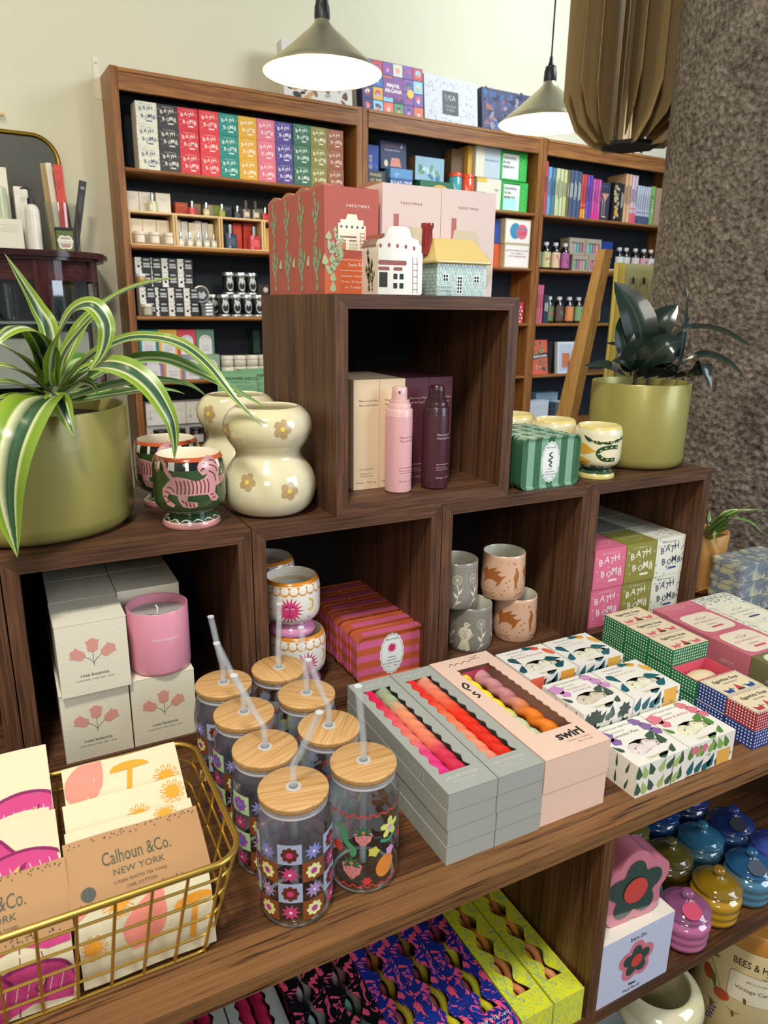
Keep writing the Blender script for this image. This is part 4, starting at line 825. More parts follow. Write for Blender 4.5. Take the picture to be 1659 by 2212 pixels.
dip_top(.0985, 'top grey candle carton of the left stack, window showing pink and sage twists', [(0, '#e0258a'), (.3, '#e8407c'), (.42, '#ef7d68'), (.62, '#ee5a64'), (.8, '#e2274e'), (1, '#e01f5a')], [(0, '#d02348'), (.28, '#d83858'), (.4, '#ee8468'), (.68, '#ef9a72'), (.82, '#a9b592'), (1, '#96a888')], ('pink', 'sage to coral', 'left'))
dip_top(.1640, 'top grey candle carton of the middle stack, window showing red and coral twists', [(0, '#ef8a78'), (.3, '#f2956f'), (.5, '#f47a50'), (.7, '#ef3a22'), (.95, '#ea2a30'), (1, '#e88aa8')], [(0, '#dd2a18'), (.35, '#e33020'), (.55, '#f03a20'), (.75, '#ee8160'), (1, '#e89a84')], ('orange', 'red', 'middle'))
def swart(M, g, b):
    k = INK; w = b[1]; M.decal(txt('swirl', .021, .062, .0255, res=3, bold=.03), g, k); M.decal(txt('2 Kerzen / 2 Candles', .0042, .066, .018, res=1), g, P('#8a6a5c', .6)); M.decal(txt('250 x 19 mm', .0042, .072, .012, res=1), g, P('#8a6a5c', .6))
    M.decal(stroke(sp2([(.022, .240), (.028, .246), (.031, .240), (.038, .245), (.043, .240), (.050, .246), (.056, .241), (.062, .246), (.078, .245)], 4), .0009), g, k); M.decal(stroke(sp2([(.064, .252), (.070, .2505), (.078, .254)]), .0009), g, k)
    for p in ([(.012, .17), (.008, .182), (.014, .192), (.017, .184), (.012, .178)], [(.010, .150), (.016, .156), (.010, .162), (.016, .166)]): M.decal(stroke(sp2(p, 4), .0028), g, k)
cbox(.100, .2600, .0452, PCH, 'lower blush carton under the one with the swirl candles', (.2305, -.345, 0), None, None, 'blush candle cartons')
cbox(.100, .2600, .0452, PCH, 'upper blush carton with a window and two swirl candles inside', (.2310, -.346, .0455), wavy(.024, .048, .058, .180, 12, .0012), swart, 'blush candle cartons', inner=P('#b2523e', .6))
M = MB(); M.box(0, .056, 0, .0012, 0, .036, P('#b2365a', .6)); M.build('inner_card', loc=(.2560, -.1195, .0478), label='dark pink card at the back inside the blush swirl carton', cat='card')
taper('yellow and pale green swirl candle in the blush carton window', (.2700, -.310, .0585), .190, [(0, '#bdd0a0'), (.35, '#bccf9c'), (.5, '#d9d43c'), (.65, '#f2dc22'), (1, '#f2e02a')], .0112, 2, 3.6, .45, 'yellowgreen')
taper('orange and dusty rose swirl candle in the blush carton window', (.2990, -.310, .0585), .190, [(0, '#f28a1c'), (.4, '#ee7d22'), (.52, '#d88a62'), (.6, '#c9838a'), (1, '#cf959c')], .0118, 2, 3.2, .38, 'orangerose')
# ---- shower steamer boxes
TC = P('#f0ebdf', .45)
def thul(kind):
    def art(M, b):
        W, D, H = b[1], b[3], b[5]; gt, gf, gl, gr = [FN[q](b) for q in 'tflr']; K = lambda h: P(h, .5)
        M.decal(txt('THULISA NATURALS', .0056, .045, .076, res=1, w=.062), gt, K('#8d8a7c')); M.decal(txt('BESPOKE COLLECTION', .0028, .030, .068, res=1), gt, INK)
        t = {'lav': ('Lavender Mint', '#6d6a70'), 'jas': ('Jasmine & Amber', '#c9867a'), 'san': ('Sandalwood', '#d09aa8'), 'lem': ('Lemon & Lime', '#dcc08c'), 'man': ('Mandarin Patchouli', '#d4776a')}[kind]
        M.decal(txt(t[0], .0078, .040, .0585, res=1), gt, K(t[1])); 
        if kind == 'san': M.decal(txt('& Patchouli', .0072, .044, .051, res=1), gt, K(t[1]))
        M.decal([rrect(.024, .004, .034, .007, .002, 2)], gt, K('#e9e2c8'), .0004); M.decal(txt('Shower Steamers', .0038, .040, .006, res=1), gt, INK, .0006)
        A = dict(lav=('#3a5a44', '#a9bf72', '#8a66a0'), jas=('#5a8a3c', '#8ab055', '#dc7a88'), san=('#47584e', '#5d6e64', '#cf92c4'), lem=('#17606c', '#23505a', '#e6b04a'), man=('#12505c', '#e8694a', '#e6a23c'))[kind]
        rr = random.Random(len(kind)*7+ord(kind[0]))
        if kind in ('lem', 'man'):
            M.decal([ell(.066, .078, .010, .006, -.5), ell(.083, .060, .006, .012, .3)], gt, K(A[2] if kind == 'lem' else A[1]), .0003); M.decal([lf(.048, .083, .020, .011, -.2, 5), lf(.008, .066, .026, .014, -1.2, 5), lf(.060, .042, .028, .014, -.3, 5), lf(.060, .012, .028, .013, .5, 5), lf(.002, .018, .026, .012, 1.0, 5), lf(.034, .002, .022, .010, .2, 5)], gt, K(A[0]), .0004)
            M.decal([lf(.004+i*.013, .001, .023, .012, 1.2-.3*(i % 3), 5) for i in range(6)], gf, K(A[0]), .0002); M.decal([rect(.058, .0005, .026, H-.001)], gf, K(A[2]), .0003)
            M.decal([rect(0, .0005, .026, H-.001)], gf, K(A[1]), .0004) if kind == 'man' else None
        else:
            M.decal([lf(.066, .085, .026, .010, -.9, 5), lf(.076, .070, .020, .009, -1.6, 5), lf(.058, .038, .026, .012, .6, 5), lf(.072, .022, .026, .012, 1.4, 5), lf(.008, .030, .018, .008, 2.0, 5), lf(.040, .002, .024, .009, .3, 5), lf(.064, .004, .020, .009, .8, 5)], gt, K(A[0]), .0004)
            for x, y, s in ((.009, .066, .013), (.078, .062, .010), (.083, .048, .009), (.072, .076, .009), (.014, .052, .009)): M.decal([flw(x, y, s, 5, .4, m=3)], gt, K(A[2]), .0005)
            for i in range(7): M.decal([lf(.004+i*.012, .001+rr.uniform(0, .003), .0205, .011, rr.uniform(.7, 2.0), 5)], gf, K(A[i % 2]), .0002+.0001*(i % 2))
            if kind == 'jas': M.decal([ell(.012, .014, .008, .006), flw(.03, .013, .007, 5, .4, m=3)], gf, K(A[2]), .0005)
            if kind == 'lav': M.decal([rect(.062, 0, .0008, H)], gf, INK, .0005)
            if kind == 'san': M.decal([star(.02, .012, .014, .010, 9), star(.075, .012, .012, .008, 7)], gf, K('#3d4c44'), .0005)
        M.decal(txt('Bespoke Collection', .0036, .026, .012, res=1, sh=.2), gl, INK, .0005)
        for i in range(4): M.decal([lf(.02+i*.016, .002, .02, .004, 2.2-.3*i, 5)], gl, K(A[0]), .0003)
    return art
HOL = [(.018, .018), (.014, .026), (.018, .036), (.028, .043), (.042, .045), (.060, .041), (.078, .030), (.080, .026), (.072, .024), (.050, .022), (.032, .016)]
def steam(kind, lab, loc, rz=0, soaps=True, h=.0228):
    r = thing('shower_steamer_box', lab, 'box', loc, rz, 'shower steamer boxes'); M = MB(); b = (0, .090, 0, .0865, 0, h)
    M.box(*b, TC, skip='t'); g = FN['t'](b); M.holes([(0, 0), (b[1], 0), (b[1], b[3]), (0, b[3])], [HOL], g, TC); thul(kind)(M, b); M.box(.0006, .0894, .0006, .0859, .0008, .0009, P('#8f7c64', .7), skip='u'); M.build('carton', r)
    wx = {'lav': '#e8d9d4', 'jas': '#ece6c4', 'san': '#d8ccb4', 'lem': '#ebe7cc', 'man': '#e6e0c8'}[kind]
    M = MB()
    M.build('x', r) if 0 else None
    for cx, cy in ((.032, .030), (.061, .033)):
        M = MB(); M.lathe([(0, .002), (.0145, .002), (.0165, .006), (.0165, h-.007), (.0145, h-.003), (0, h-.0015)], P(wx, .7, bump=.4, bs=300), 28, (cx, cy, 0)); q = random.Random(cx)
        M.decal([ell(cx+q.uniform(-.01, .01), cy+q.uniform(-.01, .01), .0012, .0006, q.uniform(0, 3), 6) for _ in range(6)], lambda u, v, e: (u, v, h-.0018+e), P('#3d4434', .7), .0004); M.build('steamer_tablet', r)
    return r
def stack(kind, x, y, z0, n, nm, rzs=(0, 0, 0)):
    top = None
    for k in range(n):
        z = .0231*k; lab = f'{nm} shower steamer box'+(', topmost of its stack' if k == n-1 else f', {["at the bottom", "second from the bottom"][k]} of its stack')
        if k == n-1: steam(kind, lab, (x, y, z), rzs[0])
        else:
            r = thing('shower_steamer_box', lab, 'box', (x, y, z), 0, 'shower steamer boxes'); M = MB(); b = (0, .090, 0, .0865, 0, .0228); M.box(*b, TC); thul(kind if k else {'jas': 'lem'}.get(kind, kind))(M, b); M.build('carton', r)
stack('lav', .3715, -.3575, 0, 2, 'front left white lavender printed'); stack('jas', .4640, -.3560, 0, 2, 'front right white jasmine printed')
stack('san', .3660, -.2640, 0, 3, 'middle left white sandalwood printed'); stack('lem', .4590, -.2640, 0, 3, 'middle right white lemon printed')
stack('man', .3620, -.1560, 0, 3, 'rear left white mandarin printed'); stack('lem', .4560, -.1560, 0, 3, 'rear right white lemon printed')
# ---- gingham soap boxes
def egg(col, inkc, flav, lab, loc, opened=False, grp='gingham egg soap boxes', cell=.0052, key=''):
    w, d, h = .079, .0490, .0285; r = thing('soap_box', lab, 'box', loc, 0, grp); M = MB(); b = (0, w, 0, d, 0, h); gm = gingham(col, cell, key); pk = P('#d8566c', .5)
    if opened:
        M.box(*b, gm, skip='t'); M.holes([(0, 0), (w, 0), (w, d), (0, d)], [[(.002, .002), (w-.002, .002), (w-.002, d-.002), (.002, d-.002)]], FN['t'](b), pk); M.box(.002, w-.002, .002, d-.002, .001, h, pk, skip='tu'); M.box(.002, w-.002, .002, d-.002, .0008, .001, pk, skip='u')
    else:
        M.box(*b, gm, {'t': P('#ead9b4', .5)}); g = FN['t'](b); gk = P(inkc, .5)
        M.decal([rect(a, q, .0012, .0012) for a, q in [(.002+.0033*i, .0016) for i in range(23)]+[(.002+.0033*i, d-.003) for i in range(23)]+[(.0016, .003+.0033*i) for i in range(13)]+[(w-.003, .003+.0033*i) for i in range(13)]], g, INK if key else gk, .0003)
        M.decal(txt('Eggwhite Soap', .0095, w/2, .033, res=2, sh=.25, bold=.01, w=.054), g, INK); M.decal(txt(flav, .0046, w/2, .0255, res=1, sp=1.25), g, INK)
        for x in (.017, .062): M.decal([[(x-.007, .0045), (x+.006, .0045), (x+.008, .012), (x+.0055, .0165), (x+.003, .0115), (x-.004, .0115), (x-.0085, .015), (x-.0085, .008)]], g, P(inkc if inkc != '#12653c' else '#dc6a78', .5), .0003)
        M.decal([[(.0325, .0085), (.0455, .0085), (.039, .021)]], g, P('#cf4450', .5), .0003); M.decal([ell(.039, .0065, .008, .0022, 0, 10)], g, P('#3d3c34', .5), .0004)
        M.decal([ell(x_, .012, .0016, .002, 0, 6) for x_ in (.028, .05)], g, P('#7d9a7c', .5), .0003)
    M.build('carton', r); return r
gr_, bl_, re_ = '#187846', '#233f8a', '#c03c4a'
ex = .5985
Y6 = [-.355, -.3052, -.2554, -.2056, -.1558, -.1060]
for k, y in enumerate(Y6):
    egg(bl_ if k < 2 else gr_, '#2d4a94' if k < 2 else '#dc6a78', 'CHAMOMILE' if k < 2 else 'GRAPEFRUIT', f'{"blue" if k < 2 else "green"} gingham soap box in the lowest layer, {["first", "second", "third", "fourth", "fifth", "last"][k]} from the table edge', (ex, y, 0))
egg(re_, '#b8404a', 'ORIGINAL', 'red gingham soap box in the second layer nearest the table edge', (ex, -.3545, .0288), cell=.0046, key='#8f2734'); egg(bl_, '#2d4a94', 'CHAMOMILE', 'blue gingham soap box with chickens on top, behind the red one', (ex+.002, -.3050, .0288))
egg(gr_, '#dc6a78', 'GRAPEFRUIT', 'open green gingham soap box with pink lining and a soap inside', (ex-.001, -.2552, .0288), True)
for k in range(3): egg(gr_, '#dc6a78', 'GRAPEFRUIT', f'green gingham soap box in the second layer under the {["nearest", "middle", "rear"][k]} top one', (ex, Y6[3+k], .0288))
for k in range(3): egg(gr_, '#dc6a78', 'GRAPEFRUIT', f'{["nearest", "middle", "rear"][k]} green gingham soap box of the top layer', (ex-.001+.001*k, Y6[3+k]-.0005, .0576))
M = MB(); M.lathe([(0, 0), (.016, .001), (.0205, .006), (.0205, .011), (.015, .017), (.007, .0195), (0, .02)], P('#ead6ac', .5, bump=.1), 36); o = M.build('soap_bar', loc=(.638, -.231, .0308), label='round cream soap lying in the open pink-lined gingham box', cat='soap'); o.scale = (1.45, .98, 1)
# ---- whaling soap boxes
def whale(col, lc, k_, lab, loc, floral=False, d=.079, w=.094, h=.0365, plain=False):
    r = thing('soap_box', lab, 'box', loc, 0, 'wide boxed soaps at the right'); M = MB(); m = P(col, .5); b = (0, w, 0, d, 0, h); M.box(*b, m); g = FN['t'](b); gl = FN['l'](b); k = P(k_, .5)
    if floral:
        rr = random.Random(5)
        for i in range(80): 
            x, y = rr.uniform(.002, w-.002), rr.uniform(.002, d-.002)
            M.decal([lf(x, y, .006, .0024, rr.uniform(0, 6), 3)], g, P(['#4a5f96', '#7c8f6c', '#8b9bb8'][i % 3], .6), .0002)
    if plain:
        for i in range(5): tiny(g, M, P('#f0c4c4' if not floral else '#a8a89a', .6), w*.45, d-.006-.0036*i, w*.6, 1, .003)
        M.decal(stroke(sp2([(w-.02, d-.01), (w-.012, d-.007), (w-.016, d-.014), (w-.008, d-.016)]), .0007), g, P('#f6e6e0' if not floral else '#7f86a0', .6))
    else:
        M.decal([rrect(.008, .006, w-.016, d-.012, .016, 5)], g, P(lc, .55), .0005); M.decal(txt('OLD WHALING CO', .0068, w/2, d*.5, res=1, w=w*.68), g, k, .0007); M.decal(txt({'#c77a84': 'MAGNOLIA', '#8b8fa8': 'FLORAL COAST', '#7a7a5a': 'SEAWEED'}[k_], .0042, w/2, d*.36, res=1), g, INK, .0007)
        M.decal([rrect(w*.5-.012, d*.22, .028, .0055, .0025, 3)], g, P('#cf5f6c' if col == '#cf7080' else '#40507c', .5), .0007); M.decal(stroke(sp2([(w*.36, d*.68), (w*.46, d*.73), (w*.58, d*.68), (w*.64, d*.72), (w*.6, d*.66), (w*.46, d*.645), (w*.36, d*.68)]), .0006), g, INK, .0007)
    M.decal(txt('SOAP', .010, d/2, .012, rot=pi, res=1), gl, P('#e9bcc0', .5)); M.build('carton', r); return r
wx0, yA = .7120, -.258
for k, nm in enumerate(('second from the front', 'third from the front')):
    for lyr in (0, 1): whale('#cf7080', '#ecdcc4', '#c77a84', f'pink soap box {nm}, {"upper" if lyr else "lower"} layer', (wx0, yA+.0800*k, .0378*lyr))
whale('#cf7080', '#ecdcc4', '#c77a84', 'narrow pink soap box turned on its side at the rear of its row', (wx0, yA+.161, .0378), d=.036, h=.0385, plain=True); whale('#cf7080', '#ecdcc4', '#c77a84', 'narrow pink soap box under the one turned on its side', (wx0, yA+.161, 0), d=.036, plain=True)
for lyr in (0, 1):
    whale('#76744c', '#e2dcc4', '#7a7a5a', f'olive soap box in front of the pink ones, {"upper" if lyr else "lower"} layer', (wx0, yA-.0800, .0378*lyr))
    for k in range(2): whale('#e6e2cc', '#e9e4cc', '#8b8fa8', f'blue floral soap box {["nearer", "further"][k]} in its row, {"upper" if lyr else "lower"} layer', (wx0+.0950, yA+.0800*k, .0378*lyr), True)
whale('#e6e2cc', '#e9e4cc', '#8b8fa8', 'narrow blue floral soap box turned on its side at the rear', (wx0+.0950, yA+.161, .0378), True, d=.036, h=.0385, plain=True); whale('#e6e2cc', '#e9e4cc', '#8b8fa8', 'narrow blue floral soap box under the one on its side', (wx0+.0950, yA+.161, 0), True, d=.036, plain=True)
# ---- pale blue tins
tm = mottle('pale_blue_tin', [(.42, '#7f8a94'), (.5, '#a9aea6'), (.58, '#c8c4a0')], 42, .3, 'CONSTANT', .3, 1.2)
def btin(lab, loc, first=[]):
    if first: return dup(first[0], loc, 0, lab)
    r = thing('square_tin', lab, 'tin', loc, 0, 'pale blue floral tins'); M = MB(); o = rrect(0, 0, .078, .078, .012, 5); M.prism(o, 0, .024, tm, sm=True); M.build('tin_base', r)
    M = MB(); M.prism(rrect(-.0008, -.0008, .0796, .0796, .0125, 5), .0215, .0335, tm, sm=True); M.prism(rrect(.003, .003, .072, .072, .010, 5), .0335, .0345, tm, sm=True); M.build('tin_lid', r); first.append(r); return r
for j, x in enumerate((.985, 1.066)):
    for k in range(3): btin(f'pale blue floral tin, {["bottom", "middle", "top"][k]} of the {["left", "right"][j]} stack', (x, -.036, .0347*k))
# ---- small orange pot
r = thing('potted_plant', 'small orange ceramic pot with trailing spider plant on a wavy saucer', 'plant', (1.045, .112, 0)); oc = P('#d29a56', .3, coat=.4)
M = MB(); M.lathe([(0, .006), (.040, .006), (.046, .010), (.050, .03), (.052, .128), (.0515, .132), (.0495, .1325), (.048, .129), (.047, .11), (0, .108)], oc, 48); M.build('pot', r)
M = MB(); pr = [(0, .004), (.048, .0), (.056, .004), (.064, .015), (.062, .016), (.054, .008), (0, .008)]; n = 64; M.lathe(pr, oc, n)
for i in range(3, 5):
    for j in range(n): x, y, z = M.v[i*n+j]; M.v[i*n+j] = (x, y, z+.006*sin(2*pi*j*8/n))
M.build('saucer', r)
M = MB(); M.lathe([(0, .112), (.047, .111)], P('#2e241c', .9, bump=.8, bs=120), 24); M.build('soil', r)
# ================================================================== WIRE BASKET AND TEA TOWELS
r = thing('wire_basket', 'gold wire basket holding folded tea towels at the table edge', 'basket', (-.313, -.25, 0)); gd = P('#cfa950', .34, .9)
def rr3(x0, x1, y0, y1, z, rad, n=5): return [(x+.313, y+.25, z) for x, y in rrect(x0, y0, x1-x0, y1-y0, rad, n)]
M = MB(); M.tube(rr3(-.500, -.127, -.357, -.152, .110, .030, 6), .0032, gd, 10, closed=True); M.build('rim', r)
def lerp(t): return (-.472+(-.500+.472)*t, -.155+(-.127+.155)*t, -.337+(-.357+.337)*t, -.170+(-.152+.170)*t)
M = MB()
for t in (.02, .22, .43, .64, .84): a_, b_, c_, d_ = lerp(t); M.tube(rr3(a_, b_, c_, d_, .110*t, .018+.01*t, 4), .0014, gd, 6, closed=True)
for i in range(11):
    x0 = -.165-.0277*i; xt = -.147-.0305*i
    for y0, yt in ((-.337, -.357), (-.170, -.152)): M.tube([(x0+.313, y0+.25, .0012), (xt+.313, yt+.25, .110)], .0016, gd, 6)
    M.tube([(x0+.313, -.337+.25, .0012), (x0+.313, -.170+.25, .0012)], .0012, gd, 5)
for i in range(5):
    y0 = -.325+.036*i; yt = -.335+.041*i
    for x0, xt in ((-.155, -.127), (-.472, -.5)): M.tube([(x0+.313, y0+.25, .0012), (xt+.313, yt+.25, .110)], .0016, gd, 6)
M.build('wire_grid', r)
def curvemap(x0, C, th=0):
    C = [Vector((0, y, z)) for y, z in C]; S = spl([(0, p.y, p.z) for p in C], 6); L = [0]
    for i in range(1, len(S)): L.append(L[-1]+(S[i]-S[i-1]).length)
    def g(u, v, e):
        v = max(0, min(v, L[-1]-1e-5)); i = max(k for k in range(len(L)-1) if L[k] <= v); t = (v-L[i])/(L[i+1]-L[i]); p = S[i].lerp(S[i+1], t); T = (S[i+1]-S[i]).normalized(); n = Vector((0, -T.z, T.y))
        rp = .0008*sin(u*70+v*40)*(1 if th == 0 else 1); return (x0+u, p.y+n.y*(e+rp), p.z+n.z*(e+rp))
    return g, L[-1]
COT = P('#dfd4b0', .85, sheen=.3, bump=.3, bs=900)
def towel(w, C, x0, art, lab, grp, band=None, th=.010):
    r = thing('tea_towel', lab, 'towel', (x0, C[0][0], C[0][1]), 0, grp); C = [(y-C[0][0], z-C[0][1]) for y, z in C]; g, L = curvemap(0, C)
    M = MB(); nx, ny = 10, 26; F = [g(w*i/nx, L*j/ny, 0) for j in range(ny+1) for i in range(nx+1)]; B_ = [g(w*i/nx, L*j/ny, -th) for j in range(ny+1) for i in range(nx+1)]; n1 = nx+1
    M.add(F, [[j*n1+i, j*n1+i+1, (j+1)*n1+i+1, (j+1)*n1+i] for j in range(ny) for i in range(nx)], COT, sm=True); M.add(B_, [[j*n1+i, (j+1)*n1+i, (j+1)*n1+i+1, j*n1+i+1] for j in range(ny) for i in range(nx)], COT, sm=True)
    for ring in ([(j*n1, (j+1)*n1) for j in range(ny)], [(j*n1+nx, (j+1)*n1+nx) for j in range(ny)], [(i, i+1) for i in range(nx)], [(ny*n1+i, ny*n1+i+1) for i in range(nx)]):
        for a, b in ring: M.add([F[a], F[b], B_[b], B_[a]], [[0, 1, 2, 3]], COT)
    art(M, g, w, L, lambda P_: [[(max(.0005, min(w-.0005, a)), max(.001, min(L-.001, b))) for a, b in q] for q in P_]); M.build('cloth', r, sharp=80)
    if band:
        v0, v1 = band; H_ = v1-v0; M = MB(); k = P('#b58a5c', .7, bump=.1, bs=700); nj = 10
        V = [g(-.003+(w+.006)*i/8, v0+H_*j/nj, .0022) for j in range(nj+1) for i in range(9)]; M.add(V, [[j*9+i, j*9+i+1, j*9+i+10, j*9+i+9] for j in range(nj) for i in range(8)], k, sm=True)
        V2 = [g(-.003 if q == 0 else w+.003, v0+H_*j/nj, e) for q in (0, 1) for j in range(nj+1) for e in (.0022, -th-.001)]; M.add(V2, [[q*2*(nj+1)+2*j, q*2*(nj+1)+2*j+1, q*2*(nj+1)+2*j+3, q*2*(nj+1)+2*j+2] for q in (0, 1) for j in range(nj)], k)
        gg = lambda u, v, e: g(u, v0+v, .0022+e); ik = P('#4b5240', .7); d_ = P('#4a3222', .7)
        if H_ > .03:
            M.decal(txt('Calhoun &Co.', .0185, w*.5, H_*.50, res=2, w=.062), gg, ik, .0004, .01); M.decal(txt('NEW YORK', .0088, w*.5, H_*.33, res=2), gg, ik, .0004, .01)
            M.decal(txt('SCREEN PRINTED TEA TOWEL', .0040, w*.5, H_*.215, res=1, sp=1.1, w=.048), gg, d_, .0004); M.decal(txt('100% COTTON', .0040, w*.5, H_*.125, res=1), gg, d_, .0004); M.decal([star(.013, H_*.2, .0068, .0058, 22)], gg, P('#4b4a44', .6), .0005)
            rr = random.Random(4); M.decal([ell(rr.uniform(.001, w-.001), q, .0006, .0009, 0, 5) for _ in range(90) for q in [rr.choice([rr.uniform(.001, .006), rr.uniform(H_-.007, H_-.001)])]], gg, d_, .0004)
        M.build('paper_band', r, sharp=80)
    return r
def floral(seed):
    def art(M, g, w, L, cl):
        rr = random.Random(seed); og = P('#efa02a', .8); pk = P('#ee8f7c', .8); rnd = [(.02, .025), (.075, .035), (.045, .062), (.098, .075), (.015, .085), (.065, .105), (.1, .125), (.03, .14)]
        sx_ = rr.uniform(-.012, .012); sy_ = rr.uniform(-.014, .014)
        for i, (x, y) in enumerate(rnd):
            x += sx_; y += sy_+rr.uniform(-.006, .006)
            if y > L-.002: continue
            if i % 3 == 1:
                M.decal(cl([lf(x-.022, y-.022, .062, .036, .85+.2*(i % 2), 9, .7)]), g, pk, .0006, .007); M.decal(cl(stroke([(x+.03, y-.03), (x+.036, y+.004)], .005)+[[(x+.036+.02*cos(a*pi/8+.1), y+.004+.009*sin(a*pi/8+.1)) for a in range(9)]]), g, og, .0007)
                M.decal(cl([ell(x+a, y+b, .0005, .0018, -.3, 5) for a, b in ((0, 0), (.01, .008), (.02, .012), (.012, -.006), (.022, 0), (.004, -.012), (-.008, -.016), (.026, .02))]), g, P('#f7d2bc', .8), .0009)
            else:
                R_ = rr.uniform(.0062, .0092); M.decal(cl([ell(x, y, R_, n=12)]), g, og, .0006)
                for k in range(11):
                    a = 2*pi*k/11; M.decal(cl(stroke([(x+R_*cos(a-.2), y+R_*sin(a-.2)), (x+R_*1.75*cos(a-.1), y+R_*1.75*sin(a-.1)), (x+R_*1.75*cos(a+.1), y+R_*1.75*sin(a+.1)), (x+R_*cos(a+.2), y+R_*sin(a+.2))], .0008)), g, og, .0006)
    return art
def shells(seed):
    def art(M, g, w, L, cl):
        rr = random.Random(seed); mg = P('#861c5a', .8); pk = P('#c93f7c', .8); ye = P('#e3b060', .8); wt_ = P('#f3c6d4', .8)
        for i, (x, y) in enumerate([(.085, .018), (.030, .045), (.090, .072), (.035, .100), (.095, .122), (.04, .150)]):
            y += rr.uniform(-.004, .004)
            if y > L-.002: continue
            s = rr.uniform(1.25, 1.5); sg = 1 if rr.random() < .5 else -1
            M.decal(cl([[(x+sg*a*s, y+b*s) for a, b in [(-.032, -.006), (-.02, .010), (0, .017), (.020, .013), (.028, 0), (.024, -.012), (.004, -.008), (-.012, -.014), (-.026, -.014)]]]), g, pk, .0006, .008)
            M.decal(cl(stroke(sp2([(x-sg*.032*s, y-.006*s), (x-sg*.02*s, y+.010*s), (x, y+.017*s), (x+sg*.02*s, y+.013*s), (x+sg*.028*s, y)]), .003)), g, mg, .0009); M.decal(cl([lf(x+sg*.006*s, y-.002, .016, .008, .9, 6)]), g, mg, .0009); M.decal(cl([lf(x+sg*.007*s, y+.001, .010, .004, .9, 5)]), g, ye, .0012)
            for k in range(8): M.decal(cl(stroke([(x-sg*(.024-.006*k)*s, y-.008*s+.0008*k), (x-sg*(.021-.006*k)*s, y+.006*s)], .0007)), g, wt_, .0009)
            for k in range(3): M.decal(cl(stroke([(x-.02+.015*k, y-.012), (x-.024+.018*k, y-.026)], .0009)), g, mg, .0006)
    return art
CA = [(-.333, .004), (-.329, .035), (-.318, .072), (-.262, .102), (-.250, .107)]; CB = [(-.300, .004), (-.294, .04), (-.272, .078), (-.232, .105), (-.217, .114)]; CC = [(-.262, .004), (-.253, .05), (-.225, .088), (-.185, .116), (-.170, .124)]
GT, GM = 'orange flower tea towels in the gold basket', 'magenta shell tea towels in the gold basket'
towel(.118, CA, -.270, floral(1), 'front tea towel with orange daisies and pink mushrooms, kraft band around it', GT, (.071, .136)); towel(.116, CB, -.2685, floral(5), 'middle daisy-print tea towel, leaning behind the banded one', GT); towel(.115, CC, -.265, floral(9), 'rear daisy-print tea towel standing tallest on the right of the basket', GT)
CA2 = [(-.336, .004), (-.332, .035), (-.322, .066), (-.276, .097), (-.215, .113)]; towel(.125, CA2, -.400, shells(2), 'front tea towel with magenta seashells and a kraft band', GM, (.064, .124)); towel(.125, [(-.300, .004), (-.290, .05), (-.250, .095), (-.190, .118), (-.172, .126)], -.405, shells(6), 'middle magenta seashell tea towel', GM); towel(.125, [(-.262, .004), (-.250, .06), (-.215, .105), (-.175, .136), (-.155, .150)], -.401, shells(8), 'rear magenta seashell tea towel standing tallest at the left', GM)

# ================================================================== LOWER SHELVES
ZS = -.291
def pat(name, stops, sc): return mottle(name, stops, sc, .35, 'CONSTANT', .3, 2.2, 3)
PB = pat('navy_pink_print', [(0, '#f0577a'), (.43, '#1d2f86'), (.58, '#f0577a'), (.64, '#1d3ba0')], 34); PK = pat('black_pink_print', [(0, '#f0577a'), (.42, '#14141c'), (.6, '#f0577a'), (.66, '#14141c')], 34); PY = pat('yellow_green_print', [(0, '#dfe23a'), (.46, '#a8c07c'), (.5, '#e6e72e'), (.62, '#9fb878'), (.64, '#e3e531')], 40)
def curlart(M, g, b):
    M.decal(txt('DIP DYE Curly', .0068, .024, .016, res=1, w=.040), g, WHT, .0006); M.decal(txt('2 Kerzen / Candles', .0034, .026, .010, res=1), g, WHT, .0006); M.decal(txt('Pi', .013, .024, .205, res=2, sh=.3), g, P('#b9bdc4', .5), .0006) if b[1] else None
G1 = 'printed curly candle boxes on the lower shelf'
xs = [(.2475, PY, 'yellow printed candle box against the divider'), (.1965, PY, 'yellow printed candle box beside the navy ones'), (.1465, PB, 'first navy and pink candle box left of the yellow ones'), (.0975, PB, 'second navy and pink candle box left of the yellow ones'), (.0490, PB, 'third navy and pink candle box left of the yellow ones'), (.0003, PK, 'black and pink candle box nearest the navy ones'), (-.0482, PK, 'leftmost black and pink candle box')]
cs = [([(0, '#e8b83a'), (.5, '#d9a83a'), (1, '#8a3a4a')], [(0, '#f0a070'), (.5, '#d8903a'), (1, '#7c2a44')]), ([(0, '#f0c060'), (.5, '#d9a03a'), (1, '#8a3a4a')], [(0, '#ee9468'), (.5, '#d8903a'), (1, '#7c2a44')]),
      ([(0, '#7d3038'), (.4, '#8a3a4e'), (1, '#a02060')], [(0, '#d8cf2a'), (.5, '#cfd030'), (.6, '#8a4a5a'), (1, '#b8205c')]), ([(0, '#b55a58'), (.45, '#6a2a3a'), (1, '#c01e60')], [(0, '#e0d828'), (.5, '#b8a040'), (1, '#6a2a3a')]),
      ([(0, '#8a3c42'), (.5, '#7a2c38'), (1, '#b0204c')], [(0, '#d8cf2a'), (.5, '#c0a040'), (1, '#a02048')]), ([(0, '#2f7a68'), (.5, '#6a8f86'), (1, '#d04f66')], [(0, '#2a6a60'), (.5, '#8a8a84'), (1, '#c84a5a')]), ([(0, '#3f8a80'), (.5, '#8a9a98'), (1, '#d49aa0')], [(0, '#3a7a70'), (.6, '#a0a8a8'), (1, '#d8a8b0')])]
